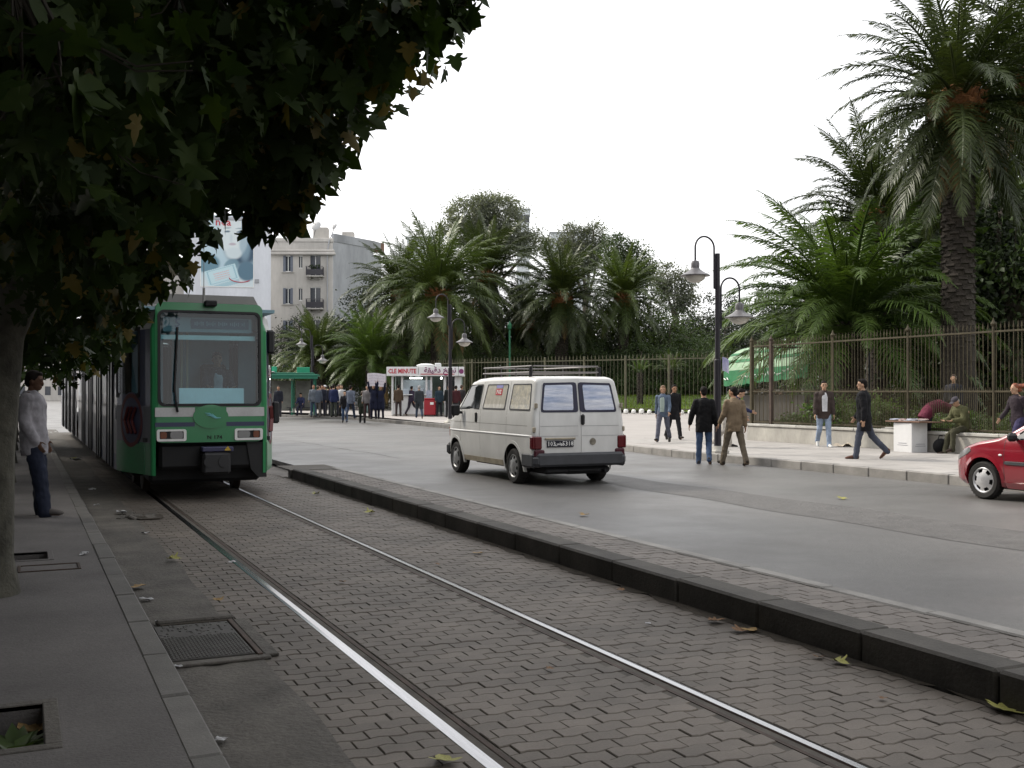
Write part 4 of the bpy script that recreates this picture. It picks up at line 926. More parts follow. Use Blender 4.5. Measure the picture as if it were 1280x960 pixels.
def weld(me):
    bm = bmesh.new(); bm.from_mesh(me); bmesh.ops.remove_doubles(bm, verts=bm.verts, dist=.0004); bmesh.ops.dissolve_degenerate(bm, edges=bm.edges, dist=.0003); bmesh.ops.recalc_face_normals(bm, faces=bm.faces); bm.to_mesh(me); bm.free()
def cut_arches(o, arches):
    for (x0, x1, y, z, r_) in arches:
        c = MB(); c.lathe([(r_, x0), (r_, x1)], (0, y, z), 36, 'x'); me = c.mesh('cut', M_under, 0); me2 = me; weld(me)
        co = bpy.data.objects.new('cut', me); COL.objects.link(co); co.parent = o.parent; CUTTERS.append(co)
        m = o.modifiers.new('b', 'BOOLEAN'); m.operation = 'DIFFERENCE'; m.object = co; m.solver = 'EXACT'
    PENDING.append(o)
def wheel(parent, loc, side, r_, wd, holes=8, rim_m=None, cap=.62):
    """tyre with tread shoulders, steel rim or trim with slots, hub"""
    t = MB(); t.lathe([(r_*.66, -wd/2+.012), (r_*.7, -wd/2), (r_*.9, -wd/2-.004), (r_*.97, -wd/2+.018), (r_, -wd/2+.04), (r_, wd/2-.04), (r_*.97, wd/2-.018), (r_*.9, wd/2+.004), (r_*.7, wd/2), (r_*.66, wd/2-.012)], (0, 0, 0), 36, 'x', caps=False)
    for k in range(36):
        a = 2*math.pi*k/36; t.box((0, r_*1.0*math.cos(a), r_*math.sin(a)), (wd*.66, .018, .012), 0, (a, 0, 0))
    wh = link('wheel', t.mesh('wheel', M_tyre), parent, loc); wh.rotation_euler = (.4, 0, 0)
    rm = MB(); s = side; xo = s*(wd/2-.01)
    n = 48; R0, R1 = r_*.67, r_*.16
    rm.lathe([(R0, xo*.6), (R0*1.02, xo), (R0*.95, xo+s*.006), (R0*.86, xo-s*.012)], (0, 0, 0), n, 'x', caps=False)
    # dished face with slots
    prof = [(R0*.87, xo-s*.012), (R0*.62, xo+s*.004), (R0*.38, xo+s*.018), (R0*.2, xo+s*.026), (.004, xo+s*.028)]
    vs = []; fs = []
    for rr2, x in prof:
        for j in range(n): a = 2*math.pi*j/n; vs.append((x, rr2*math.cos(a), rr2*math.sin(a)))
    for i in range(len(prof)-1):
        for j in range(n):
            if i == 0 and (j*holes/n) % 1. > .42: continue
            fs.append((i*n+j, i*n+(j+1) % n, (i+1)*n+(j+1) % n, (i+1)*n+j))
    rm.add(vs, fs); rm.build('rim', rim_m or M_rim, wh, 40)
    bk = MB(); bk.lathe([(R0*.9, xo-s*.05), (R0*.9, xo-s*.052), (.01, xo-s*.052)], (0, 0, 0), 24, 'x', caps=False); bk.build('brake_drum', M_under, wh)
    return wh
M_tyre = mat('tyre_rubber', (.018, .017, .016), .85, var=.3, vs=6); M_rim = mat('wheel_trim', (.30, .30, .30), .4, .4, var=.3, vs=8); M_rim2 = mat('silver_trim', (.55, .55, .56), .3, .6, var=.1, vs=8)
# ---------------------------------------------------------------- the van
M_van = mat('cream_white_paint', (.57, .567, .55), .42, var=.10, vs=1.3, fine=.05, fs=7, spec=.5, coat=.25, streak=(1, 1, .5))
M_grime = mat('van_sill_grime', (.33, .29, .22), .7, var=.3, vs=4)
M_red_lens = flat('red_lens', (.085, .004, .007), .2, spec=.6); M_bump = mat('grey_plastic', (.045, .047, .052), .6, var=.2, vs=4); M_navy = flat('navy_rubber', (.018, .018, .04), .5)
van = thing('van', 'dirty cream white van with a roof rack driving away along the road', 'van', (9.02, 17.86, 0), R(-.6))
def vtop(y): return curve([(-.9, 1.90), (-.84, 1.925), (-.7, 1.945), (0, 1.955), (1.4, 1.955), (2.0, 1.93), (2.25, 1.875), (2.45, 1.74), (2.9, 1.38), (3.1, 1.21), (3.25, 1.14), (3.55, 1.02), (3.7, .93), (3.78, .84), (3.83, .76)], y)
def vbot(y): return curve([(-.9, .36), (-.5, .31), (0, .3), (3.0, .28), (3.6, .30), (3.83, .36)], y)
def vwid(y, z):
    w_ = curve([(.25, .86), (.45, .905), (.88, .92), (1.2, .908), (1.33, .895), (1.85, .80), (2.0, .775)], z)
    e = y+.9
    if e < .10: w_ -= .07*(1-math.sqrt(max(0, 1-(1-e/.10)**2)))
    if y > 2.8: w_ -= .30*((y-2.8)/1.03)**2.6
    if y > 2.0 and z > 1.1: w_ -= .05*min(1, (y-2.)/.8)
    return max(w_, .05)
def vtilt(y, z):
    r_ = max(0, 1-(y+.9)/.9)
    return y+r_*(.16*max(0, (z-1.0))**1.2+.0)
ys = [-.9, -.893, -.88, -.86, -.83, -.8, -.7, -.5, -.2, .2, .6, 1., 1.4, 1.8, 2.0, 2.15, 2.25, 2.35, 2.45, 2.6, 2.75, 2.9, 3.0, 3.1, 3.2, 3.3, 3.45, 3.6, 3.7, 3.78, 3.83]
mb = MB(); loft_body(mb, ys, vtop, vbot, vwid, None, None, lambda y: .10 if y < 2.2 else (.07 if y < 2.9 else .05), vtilt, 12)
me = mb.mesh('body', [M_van, M_under], 0); weld(me); me.shade_smooth(); me.set_sharp_from_angle(angle=R(38))
vb = link('body', me, van); cut_arches(vb, [(-1.2, -.55, 0, .33, .40), (.55, 1.2, 0, .33, .40), (-1.2, -.55, 2.92, .33, .40), (.55, 1.2, 2.92, .33, .40)])
for yy in (0, 2.92):
    for sg in (-1, 1):
        wheel(van, (sg*.80, yy, .318), sg, .318, .205, 8 if yy == 0 else 5)
        mb = MB()       # arch lip
        for a0, a1 in zip(range(-12, 192, 12), range(0, 204, 12)):
            pts = []
            for a in (a0, a1):
                for r_ in (.395, .45): yv, zv = yy+r_*math.cos(R(a)), .33+r_*math.sin(R(a)); pts.append((sg*(vwid(yv, zv)+.012), yv, zv))
            mb.add([pts[0], pts[1], pts[3], pts[2]], [(0, 1, 2, 3)])
            pts2 = [(sg*abs(p[0])-sg*.05, p[1], p[2]) for p in pts]; mb.add([pts[1], pts[3], pts2[3], pts2[1]], [(0, 1, 2, 3)])
        mb.build('wheel_arch', M_van, van)
S = {sg: (lambda sg: lambda y, z, h: (sg*(vwid(y, z)+h), vtilt(y, z), z))(sg) for sg in (-1, 1)}
M_curt = mat('patterned_curtain', (.52, .49, .39), .8, var=.5, vs=5, fine=.2, fs=25, streak=(1, 3, .5), col2=(.78, .75, .64)); M_curtb = mat('blue_curtain', (.36, .45, .64), .6, col2=(.85, .87, .9), vs=3.5, fine=.1, fs=14, streak=(.35, 1, 3))
M_curtf = mat('floral_curtain', (.48, .48, .44), .8, col2=(.80, .74, .56), vs=9, fine=.25, fs=20)
M_vglass = glassmat('van_window_glass', (.93, .93, .95), .06)
def side_win(poly, sg, curtain, name='side_window'):
    cx = sum(p[0] for p in poly)/len(poly); cz = sum(p[1] for p in poly)/len(poly)
    grow = lambda k: [(cx+(y-cx)*(1+k/.5), cz+(z-cz)*(1+k/.28)) for y, z in poly]
    mb = MB(); patch(mb, grow(.0), S[sg], .004, 10, 8, -.02); wo = mb.build(name, curtain, van, 50)
    mb = MB(); ring(mb, grow(.012), grow(-.012), S[sg], .010); mb.build('window_gasket', M_bump if curtain is not M_darkglass else M_black, wo, 30)
    if curtain is not M_darkglass:
        mb = MB(); patch(mb, grow(-.010), S[sg], .007, 10, 8, .005); mb.build('pane', M_vglass, wo, 50)
    return wo
def rq(p, r_=.04):      # quad with rounded corners
    out = []; n = len(p)
    for i in range(n):
        a, b2, c_ = Vector(p[i-1]), Vector(p[i]), Vector(p[(i+1) % n]); u, v = (a-b2).normalized(), (c_-b2).normalized()
        for k in range(5): t = k/4; out.append(tuple((b2+u*r_*(1-t)**2+v*r_*t*t)))
    return out
for sg in (-1, 1):
    side_win(rq([(-.76, 1.345), (.17, 1.345), (.15, 1.80), (-.72, 1.80)]), sg, M_curtf)
    w2 = side_win(rq([(.40, 1.345), (1.46, 1.345), (1.36, 1.80), (.38, 1.80)]), sg, M_curt)
    side_win(rq([(1.66, 1.335), (2.80, 1.325), (2.70, 1.40), (2.28, 1.79), (1.62, 1.80)], .03), sg, M_darkglass, 'front_window')
    if sg < 0:
        M_sred = flat('red_sticker', (.45, .05, .06)); mb = MB(); patch(mb, rpoly(.62, 1.60, .93, 1.72, .01, 1), S[sg], .009, 3, 3, .005); st_ = mb.build('sticker', M_sred, w2); mb = MB(); patch(mb, rpoly(.62, 1.735, .93, 1.79, .01, 1), S[sg], .009, 3, 3, .005); mb.build('sticker', flat('blue_sticker', (.25, .25, .5)), w2)
        text('sticker_lettering', 'POZ', M_white, w2, .10, (-(vwid(.78, 1.66)+.011), .775, 1.66), (R(90-10), 0, R(-90)), .001, .003, 1.1)
    # shut lines, creases and handles
    mb = MB()
    for y, za, zb in ((1.56, .40, 1.86), (.28, .40, 1.86), (2.62, .46, 1.30)):
        for k in range(8):
            z0, z1 = lerp(za, zb, k/8), lerp(za, zb, (k+1)/8); y0 = y; mb.add([S[sg](y0-.005, z0, .0015), S[sg](y0+.005, z0, .0015), S[sg](y0+.005, z1, .0015), S[sg](y0-.005, z1, .0015)], [(0, 1, 2, 3)])
    for z in (1.06,):
        for k in range(18): y0, y1 = lerp(-.85, 3.4, k/18), lerp(-.85, 3.4, (k+1)/18); mb.add([S[sg](y0, z-.004, .0015), S[sg](y1, z-.004, .0015), S[sg](y1, z+.004, .0015), S[sg](y0, z+.004, .0015)], [(0, 1, 2, 3)])
    mb.build('shut_line', flat('shut_line_grey', (.16, .155, .14)), van, 0)
    mb = MB()
    for k in range(20): y0, y1 = lerp(-.85, 3.55, k/20), lerp(-.85, 3.55, (k+1)/20); mb.add([S[sg](y0, .86, .001), S[sg](y1, .86, .001), S[sg](y1, .885, .014), S[sg](y0, .885, .014), S[sg](y0, .905, .001), S[sg](y1, .905, .001)], [(0, 1, 2, 3), (3, 2, 5, 4)])
    mb.build('body_crease', M_van, van, 30)
    mb = MB()
    for (ya, yb) in ((.47, 2.46),): patch(mb, rpoly(ya, .30, yb, .40, .02), S[sg], .008)
    mb.build('sill', M_grime, van)
    mb = MB(); mb.box(S[sg](1.76 if sg < 0 else 1.76, 1.165, .012), (.03, .07, .19), .012); mb.build('door_handle', M_black, van)
    mb = MB(); mb.box((sg*1.02, 2.62, 1.30), (.19, .09, .24), .04); mb.tube([(sg*.86, 2.66, 1.24), (sg*.98, 2.64, 1.26)], .03, 6); mb.build('wing_mirror', M_black, van)
    mb = MB(); mb.box(S[sg](-.86, .77, .008), (.06, .12, .23), .02); mb.box((sg*.825, -.903, .77), (.155, .05, .23), .02); mb.build('tail_light', M_red_lens, van)
    mb = MB(); mb.box((sg*.80, -.904, .585), (.20, .06, .13), .02); mb.build('lower_tail_light', flat('dark_red_lens', (.05, .008, .015), .3), van)
    mb = MB(); patch(mb, rpoly(3.42, .74, 3.74, .92, .02), S[sg], .01, 4, 6); mb.build('indicator', flat('orange_lens', (.45, .10, .03), .3), van)
    mb = MB(); [mb.box((sg*(vwid(-.8, z)-.03), -.88, z), (.05, .06, .09), .012) for z in (1.0, 1.42)]; mb.build('door_hinge', M_grime, van)
RS = lambda x, z, h: (x, vtilt(-.9, z)-h, z)
for sg in (-1, 1):
    mb = MB(); pl = rq([(sg*.03, .46), (sg*.75, .46), (sg*.80, .95), (sg*.775, 1.30), (sg*.68, 1.87), (sg*.03, 1.875)] if sg > 0 else [(sg*.75, .46), (sg*.03, .46), (sg*.03, 1.875), (sg*.68, 1.87), (sg*.775, 1.30), (sg*.80, .95)], .05)
    patch(mb, pl, RS, .012, 16, 8); dr = mb.build('rear_door', M_van, van, 40)
    wp = [(sg*.018, 1.30), (sg*.76, 1.30), (sg*.675, 1.83), (sg*.018, 1.835)]; wp = wp if sg > 0 else wp[::-1]
    mb = MB(); patch(mb, rq(wp, .05), RS, .018, 10, 8); mb.build('rear_window', M_navy, dr, 50)
    wp = [(sg*.115, 1.34), (sg*.715, 1.34), (sg*.64, 1.785), (sg*.10, 1.79)] if sg > 0 else [(sg*.115, 1.34), (sg*.10, 1.79), (sg*.64, 1.785), (sg*.715, 1.34)]
    mb = MB(); patch(mb, rq(wp, .03), RS, .021, 10, 8, .01); mb.build('curtain', M_curtb, dr, 50)
    wp2 = [(x*1.0, z) for x, z in wp]; mb = MB(); patch(mb, rq(wp2, .03), RS, .025, 10, 8, .022); mb.build('pane', M_vglass, dr, 50)
    mb = MB()
    for z in (.885, 1.06): mb.box((sg*.41, RS(0, z, .012)[1], z), (.74, .006, .010))
    mb.build('door_crease', flat('crease_grey', (.36, .36, .36)), dr)
mb = MB(); mb.box((.055, RS(0, 1.17, .03)[1], 1.17), (.075, .05, .19), .025); mb.build('rear_handle', M_black, van)
mb = MB(); mb.box((0, -.93, .47), (1.72, .10, .24), .04); mb.box((0, -.905, .455), (1.84, .14, .21), .06)
for sg in (-1, 1): mb.box((sg*.885, -.66, .46), (.09, .50, .26), .035)
mb.build('rear_bumper', M_bump, van); mb = MB(); mb.box((0, 3.80, .47), (1.5, .14, .24), .05)
for sg in (-1, 1): mb.box((sg*.76, 3.60, .47), (.12, .42, .24), .05, (0, 0, sg*.5))
mb.build('front_bumper', M_bump, van)
mb = MB(); mb.box((-.40, -.93, .75), (.52, .012, .115), .004); pt = mb.build('number_plate', flat('black_plate', (.012, .012, .022), .4), van)
text('plate_digits', '103', M_white, pt, .115, (-.575, -.938, .75), (R(90), 0, 0), .001, .001, .95); text('plate_digits', '5318', M_white, pt, .115, (-.255, -.938, .75), (R(90), 0, 0), .001, .001, .95)
text('plate_arabic', '\ufeb2\ufee7\ufeee\ufe97', M_white, pt, .08, (-.425, -.938, .755), (R(90), 0, 0), .001, .003, .9)
mb = MB(); mb.box((-.40, -.925, .84), (.60, .03, .035), .01); mb.build('plate_lamp', M_grime, van)
mb = MB(); mb.lathe([(.062, 0), (.062, .008), (.04, .014), (.008, .014)], (0, 0, 0), 18, 'y'); o = mb.build('maker_badge', mat('worn_badge', (.22, .20, .16), .5, .3, var=.4, vs=12), van); o.location = (.25, RS(0, .78, .022)[1], .78)
mb = MB(); mb.box((0, -.2, .27), (1.3, 1.3, .12), .04); mb.box((.1, -.74, .27), (.7, .25, .14), .06); mb.lathe([(.07, -.5), (.09, -.4), (.09, .2), (.07, .3)], (.35, -.55, .28), 10, 'x'); mb.tube([(.45, -.5, .27), (.5, -.96, .25)], .028, 8); mb.box((0, 1.5, .28), (1.2, 2.2, .1), .03); mb.build('underbody', M_under, van)
mb = MB(); mb.grid(lambda u, v: (lerp(-.6, .6, u), lerp(2.35, 2.98, v), vtop(lerp(2.35, 2.98, v))+.006-.02*abs(2*u-1)**2), 6, 8); mb.build('windscreen', M_darkglass, van, 50)
# roof rack
mb = MB(); zr = 2.02
for x in (-.66, .66): mb.tube([(x, -.35, zr), (x, 2.0, zr)], .016, 6); mb.tube([(x, -.30, zr+.11), (x, 1.95, zr+.11)], .015, 6)
for y in (-.35, 2.0): mb.tube([(-.66, y, zr+.11), (.66, y, zr+.11)], .015, 6)
for y in (-.35, .1, .55, 1.0, 1.5, 2.0): mb.tube([(-.66, y, zr), (.66, y, zr)], .014, 6)
for y in (-.3, .4, 1.1, 1.9):
    for x in (-.66, .66): mb.tube([(x, y, zr-.10), (x, y, zr+.11)], .014, 6)
mb.build('roof_rack', flat('rack_steel', (.16, .15, .145), .4, .6), van)
mb = MB(); mb.box((-.70, -.33, 2.02), (.05, .06, .22), .01); mb.box((.70, -.33, 2.02), (.05, .06, .2), .01); mb.build('rack_clamp', M_under, van)
# ---------------------------------------------------------------- the red car
M_redp = mat('red_car_paint', (.21, .006, .016), .25, var=.06, vs=2, fine=.02, spec=.5, coat=1.)
car = thing('car', 'glossy red hatchback entering at the right edge beside the pavement', 'car', (14.36, 12.24, 0), R(.5))
# local: front axle at y = 0, nose at +.75, tail at -3.08
CF = .76
def ctop(y): return curve([(-3.08, .95), (-3.05, 1.03), (-2.95, 1.10), (-2.75, 1.30), (-2.45, 1.40), (-1.9, 1.43), (-1.3, 1.42), (-1.0, 1.37), (-.75, 1.25), (-.45, 1.06), (-.28, .975), (-.15, .945), (.1, .90), (.35, .82), (.52, .745), (.63, .67), (.70, .58), (.745, .50)], y)
def cbot(y): return curve([(-3.08, .40), (-2.9, .26), (-2.4, .2), (0, .19), (.55, .20), (.70, .25), (.745, .36)], y)
def cwid(y, z):
    w_ = curve([(.19, .75), (.3, .80), (.5, .825), (.72, .82), (.86, .80), (.95, .77), (1.4, .56)], z)
    if y > .1: w_ -= .30*((y-.1)/.65)**2.4
    if y < -2.5: w_ -= .18*((-2.5-y)/.6)**2
    return max(w_, .05)
ys = [-3.08, -3.06, -3.02, -2.95, -2.85, -2.75, -2.6, -2.45, -2.2, -1.9, -1.6, -1.3, -1.0, -.85, -.75, -.6, -.45, -.35, -.28, -.2, -.1, 0, .1, .2, .3, .4, .48, .55, .62, .67, .71, .745]
mb = MB(); loft_body(mb, ys, ctop, cbot, cwid, None, None, lambda y: .10 if -2.6 < y < -.9 else .07, lambda y, z: y, 12)
me = mb.mesh('body', [M_redp, M_under], 0); weld(me); me.shade_smooth(); me.set_sharp_from_angle(angle=R(45)); cb_ = link('body', me, car)
cut_arches(cb_, [(-1, -.50, 0, .31, .345), (.50, 1, 0, .31, .345), (-1, -.5, -2.44, .31, .345), (.5, 1, -2.44, .31, .345)])
CS = {sg: (lambda sg: lambda y, z, h: (sg*(cwid(y, z)+h), y, z))(sg) for sg in (-1, 1)}
for sg in (-1, 1):
    for yy in (0, -2.44):
        wheel(car, (sg*.725, yy, .295), sg, .295, .175, 6, M_rim2)
        mb = MB()
        for a0, a1 in zip(range(-15, 195, 10), range(-5, 205, 10)):
            pts = []
            for a in (a0, a1):
                for r_, e in ((.342, .014), (.40, .001)): yv, zv = yy+r_*math.cos(R(a)), .31+r_*math.sin(R(a)); pts.append((sg*(cwid(yv, zv)+e), yv, zv))
            mb.add([pts[0], pts[1], pts[3], pts[2]], [(0, 1, 2, 3)]); pts2 = [(p[0]-sg*.06, p[1], p[2]) for p in pts]; mb.add([pts[0], pts[2], pts2[2], pts2[0]], [(0, 1, 2, 3)])
        mb.build('wheel_arch', M_redp, car, 50)
    mb = MB(); patch(mb, rq([(-1.60, .955), (-.52, .945), (-.62, 1.02), (-.98, 1.28), (-1.60, 1.325)], .03), CS[sg], .004, 10, 10); mb.build('door_window', M_darkglass, car, 50)
    mb = MB(); patch(mb, rq([(-2.55, .99), (-1.68, .96), (-1.68, 1.325), (-2.42, 1.30)], .05), CS[sg], .004, 10, 10); mb.build('rear_side_window', M_darkglass, car, 50)
    mb = MB(); patch(mb, rpoly(-1.62, .565, -.42, .615, .012, 2), CS[sg], .016, 4, 8); mb.build('rub_strip', M_bump, car); mb = MB(); patch(mb, rpoly(-1.60, .600, -.44, .612, .004, 1), CS[sg], .019, 2, 8); mb.build('chrome_strip', M_chrome, car)
    mb = MB(); patch(mb, rpoly(-2.0, .20, -.42, .29, .03), CS[sg], .022, 6, 8); mb.build('sill', M_redp, car, 50)
    mb = MB()
    for y, za, zb in ((-.40, .32, .93), (-1.66, .32, .95)):
        for k in range(8): z0, z1 = lerp(za, zb, k/8), lerp(za, zb, (k+1)/8); mb.add([CS[sg](y-.004, z0, .0015), CS[sg](y+.004, z0, .0015), CS[sg](y+.004, z1, .0015), CS[sg](y-.004, z1, .0015)], [(0, 1, 2, 3)])
    mb.build('shut_line', M_black, car, 0)
    mb = MB(); mb.box((sg*.90, -.62, .985), (.17, .11, .13), .04); mb.tube([(sg*.78, -.6, .95), (sg*.88, -.61, .965)], .025, 6); mb.build('wing_mirror', M_black, car)
    mb = MB(); mb.box(CS[sg](-1.5, .82, .012), (.025, .17, .04), .01); mb.build('door_handle', M_bump, car)
    mb = MB(); mb.ell(CS[sg](-.335, .70, .004), (.012, .035, .018)); mb.build('side_repeater', M_white, car)
    mb = MB(); patch(mb, rq([(.22, .72), (.60, .575), (.64, .61), (.44, .735), (.26, .80)], .03), CS[sg], .008, 6, 6); mb.build('headlight', M_hl, car, 50)
    mb = MB(); patch(mb, rpoly(-3.02, .62, -2.86, .86, .03), CS[sg], .01); mb.build('tail_light', M_red_lens, car)
    mb = MB(); mb.tube([CS[sg](y, curve([(-2.5, 1.315), (-1.6, 1.345), (-1.0, 1.305), (-.62, 1.03)], y), .006) for y in (-2.5, -2.0, -1.6, -1.3, -1.0, -.8, -.62)], .012, 5); mb.build('window_trim', M_black, car)
mb = MB(); mb.grid(lambda u, v: ((u-.5)*2*(.68-.15*v), lerp(-.36, -.98, v), ctop(lerp(-.36, -.98, v))+.005-.03*abs(2*u-1)**3), 8, 8); mb.build('windscreen', M_darkglass, car, 50)
mb = MB()
for z, e in ((.46, .015), (.40, .02), (.33, .012)):
    for k in range(14):
        pass
for k in range(16):
    a0, a1 = -1+2*k/16, -1+2*(k+1)/16
    def bx(a, z, e): yy = .745-.42*abs(a)**2.6; return (a*.79, yy+e, z)
    mb.add([bx(a0, .30, .01), bx(a1, .30, .01), bx(a1, .36, .045), bx(a0, .36, .045), bx(a0, .46, .045), bx(a1, .46, .045), bx(a1, .50, .01), bx(a0, .50, .01)], [(0, 1, 2, 3), (3, 2, 5, 4), (4, 5, 6, 7)])
mb.build('front_bumper', M_redp, car, 50)
mb = MB(); [mb.add([bx(-.85+.1*k, .39, .048), bx(-.75+.1*k, .39, .048), bx(-.75+.1*k, .43, .048), bx(-.85+.1*k, .43, .048)], [(0, 1, 2, 3)]) for k in range(17)]; mb.build('bumper_strip', M_bump, car)
mb = MB(); mb.box((0, -1.2, .22), (1.3, 3.2, .1), .03); mb.build('underbody', M_under, car)
# ================================================================ TREES AND PLANTS
rt = random.Random(21); nr = np.random.default_rng(5)
def np_mesh(name, V_, F_, m, smooth=False):
    """V_: (n,3); F_: (k, c) faces of equal size"""
    me = bpy.data.meshes.new(name); n, k, c = len(V_), len(F_), F_.shape[1]
    me.vertices.add(n); me.vertices.foreach_set('co', V_.astype(np.float32).reshape(-1)); me.loops.add(k*c); me.loops.foreach_set('vertex_index', F_.astype(np.int32).reshape(-1))
    me.polygons.add(k); me.polygons.foreach_set('loop_start', np.arange(0, k*c, c, dtype=np.int32)); me.polygons.foreach_set('loop_total', np.full(k, c, dtype=np.int32))
    me.update(calc_edges=True); me.validate(); me.materials.append(m); return me
def frames(d, roll=None):
    """unit axes (x along d, y sideways, z normal) for leaf directions d (n,3)"""
    d = d/np.linalg.norm(d, axis=1, keepdims=True); r = nr.normal(size=d.shape); y = np.cross(d, r); y /= np.linalg.norm(y, axis=1, keepdims=True)+1e-9; return d, y, np.cross(d, y)
LEAF_DIAMOND = (np.array([(0, 0, 0), (.45, .28, .06), (1, 0, -.05), (.45, -.28, .06)]), np.array([(0, 1, 2), (0, 2, 3)]))
_pl = [(0, 0), (-.14, .16), (-.06, .40), (.04, .50), (.14, .30), (.24, .42), (.30, .68), (.40, .58), (.42, .30), (.56, .30), (.66, .26), (.76, .18), (1.02, 0)]
_pl = _pl+[(x, -y) for x, y in reversed(_pl[1:-1])]
LEAF_PLANE = (np.array([(.28, 0, .0)]+[(x, y, -.10*abs(y)*2-.12*max(0, x-.3)**1.5+.02) for x, y in _pl]), np.array([(0, 1+i, 1+(i+1) % len(_pl)) for i in range(len(_pl))]))
def leaves(name, pos, d, size, m, shape):
    base, F_ = shape; X, Y, Z = frames(d); n = len(pos); k = len(base)
    V_ = pos[:, None, :]+size[:, None, None]*(base[None, :, 0:1]*X[:, None, :]+base[None, :, 1:2]*Y[:, None, :]+base[None, :, 2:3]*Z[:, None, :])
    return np_mesh(name, V_.reshape(-1, 3), (F_[None]+(np.arange(n)*k)[:, None, None]).reshape(-1, 3), m)
# ---------------------------------------------------------------- palms
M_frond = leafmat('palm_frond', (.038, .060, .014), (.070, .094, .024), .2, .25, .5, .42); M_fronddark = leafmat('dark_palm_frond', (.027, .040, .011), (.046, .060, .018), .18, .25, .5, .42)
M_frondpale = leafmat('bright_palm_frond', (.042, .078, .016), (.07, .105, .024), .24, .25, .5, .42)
M_deadfrond = leafmat('dry_palm_frond', (.16, .10, .045), (.24, .16, .07), .2, .3, .6, .7)
M_ptrunk = mat('palm_trunk_bark', (.034, .027, .021), .9, var=.4, vs=3, fine=.2, fs=14, bump=1., bs=14, dist=.05); M_boot = mat('palm_boot', (.20, .085, .03), .85, var=.4, vs=4, fine=.2, fs=12, bump=1, bs=12, dist=.05)  # trunk bark colour darkened to stand for the shade around the trunks
def frond_mesh(seed, e0, bend, m, L_=1., nl=58):
    r_ = random.Random(seed); pts = []; p = Vector((0, 0, 0)); N_ = 16; side = r_.uniform(-.25, .25)
    dirs = []
    for i in range(N_+1):
        t = i/N_; e = R(e0-bend*(t**1.35)); d = Vector((math.cos(e), side*t*.5, math.sin(e))).normalized(); dirs.append(d); pts.append(p.copy()); p = p+d*(L_/N_)
    V_, F_ = [], []
    # rachis
    for i, q in enumerate(pts):
        wd = .016*(1-.85*i/N_); V_ += [q+Vector((0, -wd, 0)), q+Vector((0, wd, 0)), q+Vector((0, 0, -wd))]
    for i in range(N_):
        a = i*3
        for j in range(3): k = (j+1) % 3; F_ += [(a+j, a+k, a+3+k), (a+j, a+3+k, a+3+j)]
    for i in range(nl):
        t = .12+.88*(i+.5)/nl; f = t*N_; k = min(int(f), N_-1); q = pts[k].lerp(pts[k+1], f-k); d = dirs[k].lerp(dirs[k+1], f-k).normalized()
        s = Vector((0, 1, 0)); s = (s-d*s.dot(d)).normalized(); u = d.cross(s)*-1
        if u.z < 0 and abs(e0) < 60: u = -u
        ln = .15*(math.sin(math.pi*min(1, .12+t*.95))**.6)*r_.uniform(.85, 1.12)+.012
        for sg in (-1, 1):
            an = R(lerp(62, 28, t)+r_.uniform(-7, 7)); up = R(r_.uniform(-8, 26)); v = (d*math.cos(an)+s*sg*math.sin(an)*math.cos(up)+u*math.sin(an)*math.sin(up)).normalized()
            b = len(V_); wd = .0068; mid = q+v*ln*.5; tip = q+v*ln+Vector((0, 0, -ln*.25))
            V_ += [q-d*wd*.6, q+d*wd*.6, mid+d*wd, mid-d*wd, tip]; F_ += [(b, b+1, b+2), (b, b+2, b+3), (b+3, b+2, b+4)]
    return np_mesh('frond', np.array([tuple(v) for v in V_]), np.array(F_), m)
FR = {}
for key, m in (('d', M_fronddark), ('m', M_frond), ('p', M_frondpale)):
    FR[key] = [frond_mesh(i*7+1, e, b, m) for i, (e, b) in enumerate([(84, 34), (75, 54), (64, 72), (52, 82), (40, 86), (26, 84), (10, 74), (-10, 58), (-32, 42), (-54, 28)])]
FR['x'] = [frond_mesh(200+i, e, b, M_deadfrond) for i, (e, b) in enumerate([(-50, 32), (-68, 18)])]
